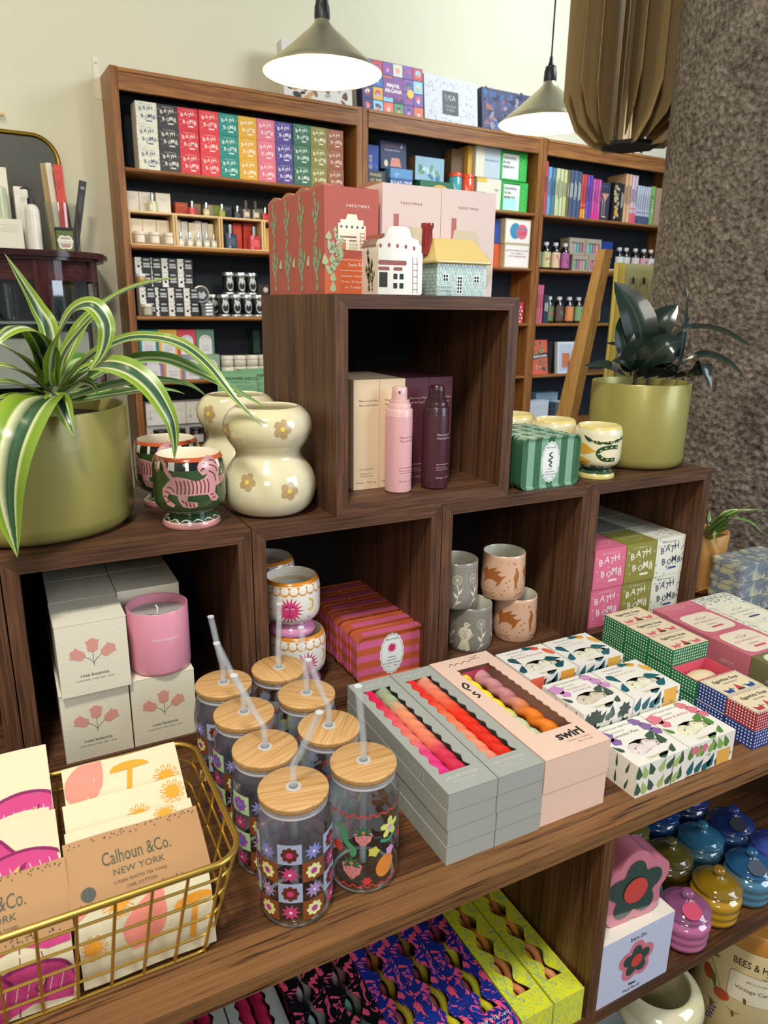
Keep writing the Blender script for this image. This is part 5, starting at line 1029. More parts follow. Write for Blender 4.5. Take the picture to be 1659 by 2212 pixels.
for i, (x, m, lb) in enumerate(xs):
    cbox(.0478, .250, .0255, m, f'lower {lb}', (x, -.381, ZS), None, None, G1)
    cbox(.0478, .250, .0258, m, f'upper {lb}, with a wavy window', (x, -.381, ZS+.0257), wavy(.0115, .030, .025, .205, 5, .0052, 8), curlart if i >= 2 else None, G1, inner=P('#5a2a3c', .7) if i > 1 else P('#8a5a1c', .7))
    ln = ['against the divider', 'second from the divider', 'third from the divider', 'fourth from the divider', 'fifth from the divider', 'sixth from the divider', 'seventh from the divider'][i]
    taper(f'left curly candle in the window of the box {ln}', (x+.0165, -.351, ZS+.0272), .203, cs[i][0], .0054, 3, 4.5, 0, f'c{i}a', .0040, n=70); taper(f'right curly candle in the window of the box {ln}', (x+.0305, -.351, ZS+.0274), .203, cs[i][1], .0054, 3, 4.2, 0, f'c{i}b', .0040, n=70)
for k, x in enumerate((-.118, -.184)):
    cbox(.064, .2575, .0228, GREY, f'lower grey candle carton on the shelf, {["nearer the printed boxes", "further left"][k]}', (x, -.378, ZS), None, None, 'grey cartons on the lower shelf'); cbox(.064, .2575, .0228, GREY, f'upper grey candle carton with a window on the shelf, {["nearer the printed boxes", "further left"][k]}', (x, -.378, ZS+.023), wavy(.0105, .034, .040, .196, 11, .0016), dipart, 'grey cartons on the lower shelf')
    for q, xx in enumerate((.021, .041)): taper(f'{["left", "right"][q]} crimson twisted candle in the grey shelf carton {["nearer the printed boxes", "further left"][k]}', (x+xx, -.367, ZS+.0262), .235, [(0, '#b01840'), (.5, '#c02858'), (1, '#8a1430')], .0094, 3, 3.4, .2, f'crimson{k}')
# boxed vase and flower vase
def flower5(M, g, x, y, R_, e=.0003, fr='#d8788c'):
    M.decal([flw(x, y, R_*1.32, 5, .26, .35, 8)], g, P(fr, .25, coat=.5), e); M.decal([flw(x, y, R_, 5, .38, .35, 8)], g, P('#1f4038', .2, coat=.6), e*2.2); M.decal([ell(x, y, R_*.42, R_*.42, 0, 20)], g, P('#cf4038', .25, coat=.5), e*3.6)
M = MB(); b = (0, .1315, 0, .118, 0, .104); M.box(*b, P('#c6cbe0', .55), {'t': P('#e9e2d0', .55)}); g = FN['f'](b); flower5(M, g, .067, .053, .0245); M.decal(txt('ban.do.', .0105, .067, .0885, res=2), g, INK); M.decal(txt('Vase', .0068, .064, .0135, res=2, bold=.03, sh=.2), g, INK); M.decal(txt('Mod Floral', .0068, .064, .005, res=2), g, INK)
M.build('gift_box', loc=(.3175, -.3815, ZS), label='white and lilac box printed with a mod flower, beside the shelf divider', cat='box')
M = MB(); o_ = flw(0, 0, .060, 5, .26, .35, 9); mp = lambda x, y, z: (x, z, y); pkv = P('#cf7a8c', .12, coat=.9); M.prism(o_, 0, .048, pkv, mp, P('#a8586c', .2, coat=.6), sm=True); g = lambda u, v, e: (u, -e, v); M.decal([flw(0, 0, .046, 5, .38, .35, 9)], g, P('#1f4038', .12, coat=.9), .0012); M.decal([ell(0, 0, .0195, n=28)], g, P('#cf4038', .12, coat=.9), .0024)
M.build('flower_vase', loc=(.383, -.366, ZS+.104+.0505), rz=RD(-4), sharp=50, label='glossy pink and green flower-shaped vase standing on the white box', cat='vase')
# lidded glass jars
def jar(col, lid, lab, loc, s=1., tagc=None):
    r = thing('lidded_jar', lab, 'jar', loc, RD(-42), 'coloured glass candle jars'); q = lambda L: [(a*s, b*s) for a, b in L]
    M = MB(); M.lathe(q([(p.x, p.y) for p in spl([(0, .001), (.022, 0), (.029, .004), (.0335, .011), (.0325, .017), (.0345, .024), (.0335, .030), (.0355, .037), (.0345, .044), (.028, .050), (.025, .053), (0, .053)], 3)]), P(col, .08, coat=1, spec=.7), 44); M.build('glass_jar', r, sharp=70)
    M = MB(); lm = P(lid, .05, coat=1, alpha=.72, spec=.8); M.lathe(q([(.024, .0535), (.033, .055), (.0342, .057), (.033, .0588), (.0275, .0592), (.0265, .0618), (.0240, .0622), (.0200, .0655), (.0165, .0650), (.012, .0685), (.0065, .0700), (.0048, .0735)]), lm, 40); M.build('glass_lid', r, sharp=70)
    M = MB(); M.lathe(q([(p.x, p.y) for p in spl([(.0045, .072), (.0078, .075), (.0088, .079), (.0065, .0835), (0, .0848)], 3)]), lm, 20); M.build('lid_knob', r, sharp=70)
    if tagc:
        M = MB(); M.prism(ell(0, 0, .0145, n=24), 0, .0006, P(tagc, .5), lambda x, y, z: (x*.9+.004, -.022+y*.70, .0685*s+y*.42+z)); M.tube([(.0, -.004, .074*s), (.008, -.010, .0735*s), (.006, -.013, .073*s)], .0006, P('#d8c8a0', .6), 5); M.build('paper_tag', r)
    return r
JJ = [('#b8648f', '#9c5c86', 'pink glass jar with a red tag on its lid, at the front', .512, -.352, '#c23058'), ('#b88c10', '#94741a', 'bright yellow glass jar with knobbed lid, between pink and blue ones', .590, -.343, None), ('#4a7c98', '#2c6494', 'sky blue glass jar with a dark blue knob, right of the yellow one', .668, -.340, '#3a4458'), ('#6f5a18', '#6c602a', 'dark olive-gold glass jar behind the yellow and pink ones', .574, -.268, None), ('#56889c', '#3a7c9c', 'turquoise glass jar with pale blue body', .650, -.264, None), ('#3c60a0', '#2c4488', 'cobalt blue glass jar with a dark round tag', .728, -.262, '#2c2a34'),
      ('#7a6424', '#6f6434', 'small dull gold glass jar in the shadow at the back', .560, -.193, None), ('#1f5088', '#1c3f74', 'deep blue glass jar under the table edge', .636, -.188, None), ('#5f8a80', '#2c5a54', 'dark green glass jar behind the flower vase', .498, -.276, None), ('#28365f', '#333f78', 'navy glass jar with a lavender tag, furthest back', .712, -.185, '#7c80b8'), ('#7f94c8', '#4a5fc0', 'periwinkle glass jar at the right edge', .742, -.330, None)]
for c1, l1, lb, x, y, tg in JJ: jar(c1, l1, lb, (x, y, ZS), 1.03, tg)
# lowest level
ZL = -.61
v = dup(a_v, (.545, -.300, ZL), RD(40), 'cream pearly vase on the lowest shelf under the jars') if (a_v := next((o for o in bpy.data.objects if o.name == 'bulb_vase'), None)) else None
v.scale = (1.18, 1.18, 1.13)
M = MB(); M.lathe([(0, 0), (.04, 0), (.048, .01), (.05, .14), (.047, .15), (.046, .14), (.044, .02), (0, .02)], P('#cfd6d8', .1, coat=.8), 40); M.build('glass_vase', loc=(.415, -.300, ZL), label='small pale grey vase on the lowest shelf beside the divider', cat='vase')
r = thing('canister_candle', 'large cream canister printed with bees, lavender and red fruit', 'candle', (.765, -.312, ZL)); cm = P('#e2cf9c', .5); pr = [(0, 0), (.084, 0), (.087, .004), (.087, .2), (.086, .206), (0, .206)]
M = MB(); M.lathe(pr, cm, 72); g = cylmap(pr[2:4], RD(-52), R0=.087)
M.decal(txt('BEES & HONEY', .019, .010, .176, res=2, w=.09, bold=.01), g, P('#4a2f1c', .5), .0003, .012); M.decal([rrect(-.038, .105, .085, .058, .008, 3)], g, P('#c98a5a', .6), .0003, .01); M.decal([rrect(-.0368, .1062, .0826, .0556, .0075, 3)], g, P('#efe6cf', .6), .0005, .01); M.decal(txt('Vintage Candle', .0105, .005, .13, res=2), g, P('#4a2f1c', .5), .0008, .012); M.decal(txt('BEES & HONEY', .005, .005, .148, res=1), g, P('#6a5a3c', .5), .0008)
rd_, gn_, pu_, bn_ = P('#c25030', .5), P('#5f7238', .5), P('#5a4f86', .5), P('#6a5320', .5)
for x0 in (-.075, .03, .12, -.17):
    M.decal([ell(x0+.002, .12, .011, .014, .1, 14), ell(x0-.012, .142, .008, .012, .1, 12), ell(x0+.030, .098, .014, .011, .3, 14)], g, rd_, .0004, .01); M.decal(stroke(sp2([(x0-.015, .172), (x0-.004, .158), (x0+.012, .14), (x0+.026, .112)]), .0012), g, gn_, .0003, .01); M.decal([lf(x0+.008, .13, .034, .012, -1.2, 6), lf(x0+.002, .160, .02, .007, .3, 5), lf(x0-.004, .156, .018, .007, 2.6, 5)], g, gn_, .0004, .01)
    for bx, by in ((x0+.052, .075), (x0+.016, .068), (x0+.066, .11)):
        M.decal([ell(bx, by, .0025, .0065, .2, 8)], g, bn_, .0006); M.decal([lf(bx, by+.002, .013, .005, .4, 4), lf(bx, by+.002, .013, .005, pi-.4, 4)], g, P('#b09a70', .5), .0005)
    for lx in (x0-.02, x0+.012): 
        M.decal(stroke(sp2([(lx, .004), (lx+.003, .03), (lx+.006, .05)]), .001), g, gn_, .0003)
        for k in range(9): M.decal([ell(lx+.003+.0008*k+(.003 if k % 2 else -.003), .034+.0042*k, .0034, .0026, 0, 7)], g, pu_, .0005)
M.build('canister_body', r, sharp=60)
M = MB(); M.lathe([(0, .2062), (.082, .2062), (.086, .2075), (.086, .236), (.083, .24), (0, .24)], P('#c98a38', .35, coat=.3), 64); M.build('wooden_lid', r)

# ================================================================== PLANTS
def leafmesh(path, w, mat, fold=.25, shape='strap', n=10, flat=None):
    S = spl(path, 5 if len(path) > 3 else 8); K = len(S)-1; M = MB(); V = []; U = []; cam_ = None
    L = [0]
    for i in range(1, len(S)): L.append(L[-1]+(S[i]-S[i-1]).length)
    sd = None
    for i, p in enumerate(S):
        t = L[i]/L[-1]; T = (S[min(i+1, K)]-S[max(i-1, 0)]).normalized()
        ref = flat if flat else Vector((-.1, -.55, .83))
        s = T.cross(Vector(ref)); s = s.normalized() if s.length > .15 else (sd or Vector((1, 0, 0)))
        if sd is not None and s.dot(sd) < 0: s = -s
        sd = (s+(sd or s)*1.5).normalized(); sd = (sd-T*sd.dot(T)).normalized(); nn = sd.cross(T).normalized()
        if shape == 'strap': ww = w*(.55+.45*min(1, t*4))*(1-max(0, (t-.45)/.55)**1.7)+.0004
        else: ww = w*max(0, sin(pi*min(1, (max(0, (t-.18))/.82))**.85))**.8+.0018
        for j in range(5):
            u = (j-2)/2; V.append(tuple(p+sd*(u*ww/2)+nn*(abs(u)*ww*fold*.5))); U.append(((u+1)/2, t))
    fs = [[i*5+j, i*5+j+1, (i+1)*5+j+1, (i+1)*5+j] for i in range(K) for j in range(4)]; M.add(V, fs, mat, U, sm=True); return M
VAR = uvramp('variegated_leaf', [(0, '#7d9632'), (.20, '#6f8f24'), (.27, '#cfd29a'), (.31, '#27492a'), (.48, '#335a38'), (.52, '#244528'), (.69, '#d2d4a0'), (.74, '#6f9022'), (1, '#8fa834')], 0, .32, .15)
VAR2 = uvramp('striped_leaf', [(0, '#55802c'), (.3, '#3f6a28'), (.42, '#a8b878'), (.5, '#5f8a34'), (.6, '#2f5a2c'), (.8, '#6f9a30'), (1, '#c8cfa0')], 0, .32, .15)
RUB = uvramp('rubber_leaf', [(0, '#2a1c1c'), (.06, '#16261e'), (.46, '#1a2c22'), (.5, '#3a4a3a'), (.54, '#182a20'), (.94, '#15241c'), (1, '#2a1c1c')], 0, .22, .35)
POT = P('#a09852', .36, .2, coat=.12, bump=.06, bs=500)
def planter(lab, x, y, z, R_, h, rb):
    r = thing('potted_plant', lab, 'plant', (x, y, z)); M = MB(); M.lathe([(0, 0), (R_-rb, 0), (R_-rb*.45, rb*.12), (R_-rb*.1, rb*.5), (R_, rb), (R_*1.0, h-.002), (R_-.001, h), (R_-.004, h), (R_-.005, h-.003), (R_-.006, h-.03), (0, h-.031)], POT, 96); M.build('pot', r, sharp=60)
    M = MB(); M.lathe([(0, h-.016), (R_-.0055, h-.02)], P('#2a211a', .95, bump=1, bs=90), 40); M.build('soil', r); return r
LP = [(0.024, [(-0.216, 0.154, 0.481), (-0.21, 0.163, 0.551), (-0.222, 0.164, 0.582), (-0.237, 0.154, 0.615), (-0.252, 0.145, 0.647)]),
 (0.022, [(-0.213, 0.173, 0.482), (-0.174, 0.181, 0.552), (-0.146, 0.158, 0.583), (-0.119, 0.124, 0.604), (-0.09, 0.088, 0.616), (-0.061, 0.052, 0.622)]),
 (0.032, [(-0.217, 0.134, 0.483), (-0.21, 0.083, 0.538), (-0.191, 0.052, 0.577), (-0.171, 0.03, 0.586), (-0.159, 0.018, 0.565), (-0.165, 0.019, 0.536), (-0.184, 0.021, 0.509)]),
 (0.021, [(-0.207, 0.163, 0.477), (-0.169, 0.14, 0.519), (-0.137, 0.116, 0.54), (-0.109, 0.092, 0.548), (-0.073, 0.054, 0.543), (-0.046, 0.018, 0.52), (-0.022, -0.02, 0.48), (0.003, -0.048, 0.447)]),
 (0.024, [(-0.203, 0.163, 0.472), (-0.137, 0.116, 0.512), (-0.087, 0.088, 0.521), (-0.049, 0.059, 0.507), (-0.008, 0.028, 0.484), (0.027, 0.007, 0.463)]),
 (0.036, [(-0.211, 0.103, 0.479), (-0.177, 0.03, 0.515), (-0.15, -0.013, 0.518), (-0.126, -0.037, 0.5), (-0.109, -0.051, 0.467), (-0.104, -0.051, 0.442), (-0.105, -0.051, 0.415)]),
 (0.017, [(-0.197, 0.182, 0.464), (-0.135, 0.146, 0.484), (-0.093, 0.119, 0.491), (-0.051, 0.101, 0.486), (-0.028, 0.085, 0.47)]),
 (0.015, [(-0.194, 0.202, 0.457), (-0.132, 0.176, 0.468), (-0.092, 0.16, 0.475), (-0.063, 0.144, 0.474), (-0.049, 0.131, 0.47)]),
 (0.026, [(-0.22, 0.084, 0.482), (-0.215, 0.033, 0.475), (-0.211, 0.013, 0.46), (-0.206, 0.003, 0.441)]),
 (0.056, [(-0.221, 0.094, 0.479), (-0.245, 0.005, 0.478), (-0.264, -0.035, 0.457), (-0.276, -0.045, 0.424), (-0.282, -0.045, 0.381), (-0.28, -0.045, 0.32)]),
 (0.030, [(-0.218, 0.144, 0.482), (-0.22, 0.104, 0.532), (-0.233, 0.064, 0.559), (-0.25, 0.035, 0.565), (-0.269, 0.015, 0.554), (-0.288, 0.005, 0.531)]),
 (0.024, [(-0.219, 0.124, 0.487), (-0.229, 0.104, 0.523), (-0.244, 0.085, 0.554), (-0.255, 0.075, 0.561)]),
 (0.022, [(-0.22, 0.144, 0.48), (-0.239, 0.105, 0.513), (-0.258, 0.075, 0.534), (-0.281, 0.055, 0.549), (-0.3, 0.045, 0.547)]),
 (0.026, [(-0.222, 0.124, 0.48), (-0.247, 0.085, 0.506), (-0.269, 0.055, 0.518), (-0.296, 0.035, 0.52)]),
 (0.024, [(-0.226, 0.104, 0.477), (-0.251, 0.065, 0.494), (-0.275, 0.035, 0.502), (-0.298, 0.025, 0.502)]),
 (0.022, [(-0.228, 0.104, 0.472), (-0.257, 0.065, 0.481), (-0.289, 0.045, 0.482)]),
 (0.016, [(-0.214, 0.164, 0.483), (-0.213, 0.173, 0.528), (-0.208, 0.183, 0.552), (-0.204, 0.193, 0.576)]),
 (0.022, [(-0.211, 0.153, 0.484), (-0.198, 0.132, 0.525), (-0.176, 0.11, 0.557), (-0.156, 0.098, 0.578), (-0.143, 0.097, 0.577)]),
 (0.026, [(-0.205, 0.203, 0.473), (-0.188, 0.222, 0.503), (-0.166, 0.23, 0.513), (-0.147, 0.238, 0.504), (-0.132, 0.246, 0.489)]),
 (0.022, [(-0.212, 0.103, 0.477), (-0.192, 0.062, 0.506), (-0.172, 0.05, 0.518), (-0.155, 0.048, 0.516)]),
 (0.022, [(-0.199, 0.183, 0.469), (-0.158, 0.219, 0.467), (-0.124, 0.245, 0.474), (-0.093, 0.261, 0.464)]),
 (0.024, [(-0.208, 0.123, 0.479), (-0.191, 0.062, 0.497), (-0.179, 0.03, 0.497), (-0.174, 0.02, 0.487)])]
PX, PY_, PZ = -.2505, .150, H1
r = planter('large olive-gold pot with a striped-leaf dracaena, left end of the row', PX, PY_, PZ, .1245, .158, .022)
M = MB(); M.tube([(.035, .0, .13), (.034, -.005, .185)], [.012, .009], P('#a8ad7c', .5), 10); M.build('stem', r)
for i, (w, p) in enumerate(LP): leafmesh([(a-PX, b-PY_, c-PZ) for a, b, c in p], w, VAR2 if i in (4, 6, 7, 18) else VAR, .3).build('leaf', r, sharp=80)
RP = [(0.062, [(0.796, 0.115, 0.465), (0.783, 0.1, 0.537), (0.77, 0.114, 0.591), (0.75, 0.148, 0.64)]), (0.060, [(0.815, 0.124, 0.473), (0.828, 0.125, 0.536), (0.843, 0.109, 0.573), (0.865, 0.098, 0.6)]),
 (0.032, [(0.831, 0.121, 0.473), (0.838, 0.068, 0.545), (0.844, 0.03, 0.56), (0.848, -0.022, 0.555), (0.859, -0.07, 0.534)]), (0.054, [(0.767, 0.102, 0.47), (0.753, 0.088, 0.494), (0.753, 0.073, 0.519), (0.766, 0.06, 0.539)]),
 (0.050, [(0.771, 0.098, 0.473), (0.763, 0.062, 0.501), (0.773, 0.036, 0.53), (0.8, 0.02, 0.54)]), (0.026, [(0.825, 0.098, 0.472), (0.828, 0.034, 0.503), (0.84, 0.004, 0.515), (0.847, -0.037, 0.506), (0.855, -0.065, 0.487)]),
 (0.038, [(0.783, 0.114, 0.472), (0.761, 0.108, 0.511), (0.753, 0.117, 0.548), (0.755, 0.129, 0.578)]), (0.028, [(0.769, 0.1, 0.465), (0.727, 0.1, 0.484), (0.703, 0.11, 0.493), (0.68, 0.132, 0.491)]),
 (0.008, [(0.865, 0.084, 0.469), (0.869, 0.079, 0.517), (0.869, 0.079, 0.564), (0.859, 0.075, 0.617), (0.84, 0.081, 0.665)]), (0.014, [(0.784, 0.113, 0.485), (0.767, 0.116, 0.507), (0.748, 0.122, 0.527), (0.726, 0.129, 0.53)]),
 (0.034, [(0.775, 0.093, 0.467), (0.744, 0.083, 0.488), (0.724, 0.089, 0.5), (0.714, 0.099, 0.5)]), (0.030, [(0.771, 0.097, 0.466), (0.756, 0.056, 0.481), (0.757, 0.024, 0.501), (0.777, 0.002, 0.513)]),
 (0.034, [(0.782, 0.086, 0.466), (0.765, 0.045, 0.481), (0.76, 0.022, 0.492), (0.77, 0.01, 0.502)]), (0.036, [(0.815, 0.08, 0.467), (0.792, 0.045, 0.48), (0.787, 0.02, 0.498), (0.798, 0.008, 0.501)]),
 (0.026, [(0.831, 0.062, 0.468), (0.815, 0.019, 0.479), (0.81, -0.006, 0.49), (0.811, -0.024, 0.483)]), (0.024, [(0.834, 0.042, 0.472), (0.818, -0.001, 0.48), (0.81, -0.022, 0.503), (0.806, -0.034, 0.484), (0.812, -0.041, 0.462)]),
 (0.020, [(0.855, 0.094, 0.484), (0.88, 0.097, 0.522), (0.89, 0.1, 0.548), (0.904, 0.099, 0.58)])]
PX, PY_ = .8085, .113
r = planter('olive-gold pot with a dark rubber plant, right end of the row', PX, PY_, PZ, .0905, .157, .018)
for i, (w, p) in enumerate(RP): leafmesh([(a-PX, b-PY_, c-PZ) for a, b, c in p], w, RUB, .22, 'oval' if i not in (8,) else 'strap', flat=(-.5, -.8, .35) if i in (0, 1, 3, 4, 6, 16) else None).build('leaf', r, sharp=80)
M = MB()
for q in ((-.03, -.012), (-.005, .012), (.03, .01)): M.tube([(q[0], q[1], .13), (q[0]*.9, q[1], .19)], [.004, .0025], P('#3a2a24', .6), 8)
M.build('stem', r)
r = next(o for o in bpy.data.objects if o.get('label', '').startswith('small orange ceramic pot')); SX, SY = r.location[0], r.location[1]
SP_ = [(0.018, [(0.978, 0.038, 0.148), (0.977, 0.023, 0.189), (0.98, 0.001, 0.21), (0.981, -0.034, 0.224), (0.982, -0.072, 0.229)]), (0.016, [(0.976, 0.041, 0.147), (0.979, 0.02, 0.182), (0.977, -0.011, 0.198), (0.983, -0.037, 0.197), (0.98, -0.069, 0.183)]), (0.016, [(0.993, 0.052, 0.138), (1.002, 0.072, 0.161), (1.018, 0.085, 0.186)]),
 (0.014, [(0.978, 0.030, 0.148), (0.955, 0.016, 0.165), (0.935, 0.003, 0.165), (0.925, -0.010, 0.150)]), (0.012, [(0.946+.02, 0.014, 0.150), (0.949, -0.013, 0.170), (0.945, -0.025, 0.160)]), (0.014, [(0.978, 0.038, 0.148), (0.985, 0.011, 0.173), (0.989, -0.012, 0.182)])]
for w, p in SP_:
    q = [(1.030-SX, .100-SY, .112)]+[(a-SX, b-SY, c) for a, b, c in p[1:]]; leafmesh(q, w, VAR2, .3).build('leaf', r, sharp=80)
# ================================================================== BOOKCASE GOODS
def SB(name, lab, cat, grp, X, y, z, w, d, h, col, art=None, tilt=0, rz=0, mats=None, rough=.55):
    M = MB(); b = (0, w, 0, d, 0, h); M.box(*b, col if not isinstance(col, str) else P(col, rough), mats)
    if art: art(M, b)
    o = M.build(name, loc=BK(X, y, z), rz=TH+rz, label=lab, cat=cat, group=grp)
    if tilt: o.rotation_euler = (-tilt, 0, TH+rz)
    return o
# ---- bath bombs, three high, eleven columns
cols = [('white floral', '#dcdccc', '#3d4c78', True), ('charcoal', '#34343a', '#e0dcd2', False), ('crimson', '#cf2c3c', '#f0d8d4', False), ('scarlet', '#d83642', '#f2d8d4', False), ('teal', '#12857c', '#d2ebe4', False), ('yellow', '#d8a22e', '#f4ead0', False),
        ('rose pink', '#d86f86', '#f4dcdc', False), ('purple', '#50408c', '#e4def0', False), ('forest green', '#336a54', '#dcebe0', False), ('olive', '#84803a', '#eeeccf', False), ('copper brown', '#96553a', '#ecd2bf', False)]
G = 'bath bomb boxes on the highest shelf of the left bookcase'
for i, (nm, c1, k1, fl) in enumerate(cols):
    X = .083+.0785*i; y = .010+random.uniform(-.001, .003); a = bbox_(c1, k1, f'{nm} bath bomb box on the bookcase shelf, lowest of its column', BK(X, y, 1.0755), TH, G, fl)
    for k in (1, 2): dup(a, BK(X+random.uniform(-.001, .001), y+random.uniform(0, .003), 1.0755+.077*k), TH+RD(random.uniform(-1, 1)), f'{nm} bath bomb box on the bookcase shelf, {["middle", "topmost"][k-1]} one of its column')
def tinyart(col='#8a8478', n=3, cx=.5, cy=.75, w=.7, fc='f', lh=.005):
    def f(M, b):
        W, H = fdim(b, fc); tiny(FN[fc](b), M, P(col, .6), W*cx, H*cy, W*w, n, lh, .0009)
    return f
# ---- second shelf: organiser and scents
r = thing('shelf_organiser', 'pale wooden three-compartment organiser on the second shelf', 'organiser', BK(.032, .03, .8065), TH); lw = ltw('x'); lz = ltw('z')
for nm, q, m in [('top_board', (0, .700, 0, .11, .118, .125), lw), ('bottom_board', (0, .700, 0, .11, 0, .006), lw)]+[('divider', (x, x+.007, 0, .11, .006, .118), lz) for x in (0, .168, .178, .352, .362, .536, .546, .693)]:
    M = MB(); M.box(*q, m); M.build(nm, r)
def scent(lab, X, y, z, w, h, col, cap='#b8c0c8', caph=.026, d=None, lbl=None, grp='scent bottles on the second shelf', rect_=True):
    d = d or w*.7; r = thing('perfume_bottle', lab, 'bottle', BK(X, y, z), TH, grp); M = MB(); M.prism(rrect(-w/2, -d/2, w, d, w*.12, 3), 0, h, P(col, .1, coat=.8, alpha=.92), sm=True)
    if lbl: M.decal([rect(-w*.32, h*.2, w*.64, h*.5)], lambda u, v, e: (u, -d/2-e, v), P(lbl, .5), .0004)
    M.build('bottle_body', r); M = MB(); M.lathe([(0, h), (w*.17, h), (w*.17, h+.003), (w*.2, h+.003), (w*.2, h+caph), (w*.15, h+caph+.002), (0, h+caph+.002)], P(cap, .18, 1 if cap != '#5d4a42' else 0), 16); M.build('cap', r); return r
zo = .8065+.1255
for i, (X, w, h) in enumerate(((.04, .044, .072), (.086, .056, .072), (.150, .056, .073))): SB('cosmetic_box', f'white cosmetic box on top of the organiser, {["leftmost", "middle one behind the glass bottle", "right one of three"][i]}', 'box', 'white boxes on the organiser', X, .07, zo, w, .05, h, '#dcd6c8', tinyart())
scent('clear yellow scent bottle with a silver cap on top of the organiser at the left', .130, .05, zo, .034, .038, '#c8c490', lbl='#e4e0cc')
for i, (X, w, c_, nm) in enumerate(((.226, .052, '#a83e22', 'rust orange'), (.290, .040, '#7a5a3e', 'brown'), (.342, .040, '#8f8468', 'khaki'), (.362, .046, '#6f7a20', 'moss green'), (.424, .036, '#1c2a3a', 'navy'), (.465, .036, '#26282a', 'black'), (.560, .05, '#59574a', 'dark olive'), (.628, .05, '#4a3a34', 'dark brown'))):
    SB('scent_box', f'small {nm} scent box on top of the organiser', 'box', 'small scent boxes on the organiser', X+(.02 if i == 3 else 0), .075, zo, w-.002, .04, .046, c_, tinyart('#c8b8a0', 1))
for X, h, c_, cp, lb, nm in ((.283, .026, '#d8404a', '#b8c4cc', '#d8404a', 'red'), (.340, .025, '#c8b88a', '#b8c4cc', '#ddd0aa', 'pale amber'), (.404, .024, '#9a9a3c', '#b8c4cc', '#a8a850', 'green'), (.470, .022, '#3a4450', '#b8c4cc', '#4a525c', 'slate'), (.507, .036, '#7a7066', '#5d4a42', '#d8c8a8', 'brown-capped smoky'), (.548, .036, '#7a7066', '#5d4a42', '#d8c8a8', 'second brown-capped smoky'), (.590, .024, '#c83030', '#b8c4cc', '#d03838', 'bright red')): scent(f'{nm} scent bottle on top of the organiser', X, .045, zo, .026 if h < .03 else .033, h, c_, cp, .024 if h < .03 else .032, lbl=lb)
for i in range(3): SB('cosmetic_box', f'cream cosmetic box inside the left compartment, {["left", "middle", "right"][i]} of the upper row', 'box', 'cream boxes in the organiser', .042+.052*i, .075, .8565, .05, .05, .050, '#e2d6bd', tinyart()); SB('cosmetic_box', f'cream cosmetic box inside the left compartment, {["left", "middle", "right"][i]} of the lower row', 'box', 'cream boxes in the organiser', .042+.052*i, .073, .8135, .05, .05, .043, '#ddd3bd')
def sjar(lab, X, y, z, R_, h, body, lid, grp, lbl=None, name='lidded_jar', lidh=.012, s=24):
    r = thing(name, lab, 'jar', BK(X, y, z), TH, grp); M = MB(); M.lathe([(0, 0), (R_*.9, 0), (R_, .003), (R_, h-lidh-.004), (R_*.9, h-lidh)], P(body, .2, coat=.5), s)
    if lbl: g = cylmap([(R_, 0), (R_, h)], 0, R0=R_); M.decal([[(u, v) for u, v in rect(-R_*.7, h*.12, R_*1.4, h*.5)]], g, P(lbl, .5), .0004, .008)
    M.build('jar_body', r, sharp=60); M = MB(); M.lathe([(R_*.9, h-lidh), (R_*1.02, h-lidh), (R_*1.02, h-.001), (R_*.98, h), (0, h)], P(lid, .3, .9 if lid == '#b9bec2' else 0), s); M.build('jar_lid', r, sharp=60); return r
for i in range(3): sjar(f'small white-lidded cosmetic jar in the left compartment, {["left", "middle", "right"][i]} of three', .073+.056*i, .052, .8135, .0215, .045, '#cdbfa8', '#d9cfc0', 'cosmetic jars in the organiser', '#e9e0d0')
for i, X in enumerate((.218, .246, .276, .302, .330, .352)): SB('cosmetic_box', f'slim white cosmetic box in the middle compartment, {["first", "second", "third", "fourth", "fifth", "sixth"][i]} from the left', 'box', 'slim white boxes in the organiser', X, .08, .8135, .025, .04, .100-.004*(i % 3), ['#e6e2d8', '#d8d4cc', '#ddd2ba'][i % 3], tinyart(n=2))
for i, X in enumerate((.232, .268, .303, .336, .367)): scent(f'small clear scent bottle in the middle compartment, {["first", "second", "third", "fourth", "fifth"][i]} from the left', X, .05, .8135, .026, .026, '#c9c2b0', lbl='#e9e4d6', grp='clear scent bottles in the middle compartment')
SB('scent_box', 'navy scent box in the right compartment', 'box', 'boxes in the right compartment', .406, .08, .8135, .046, .04, .098, '#1d2b40', tinyart('#8a98a8', 1)); SB('scent_box', 'orange-red scent box in the right compartment, left one', 'box', 'boxes in the right compartment', .462, .08, .8135, .036, .04, .102, '#c8402a'); SB('scent_box', 'orange-red scent box in the right compartment, right one', 'box', 'boxes in the right compartment', .506, .08, .8135, .044, .04, .104, '#c23a28', tinyart('#e8a088', 1))
scent('slate blue square scent bottle in the right compartment', .438, .05, .8135, .048, .056, '#3f5068', caph=.036, lbl='#44566e'); scent('coral red square scent bottle in the right compartment', .540, .05, .8135, .046, .054, '#cf4a50', caph=.036, lbl='#d85a60')
SB('scent_box', 'yellow scent box in the organiser compartment behind the terracotta cartons', 'box', None, .60, .07, .8135, .05, .04, .09, '#c8a040')
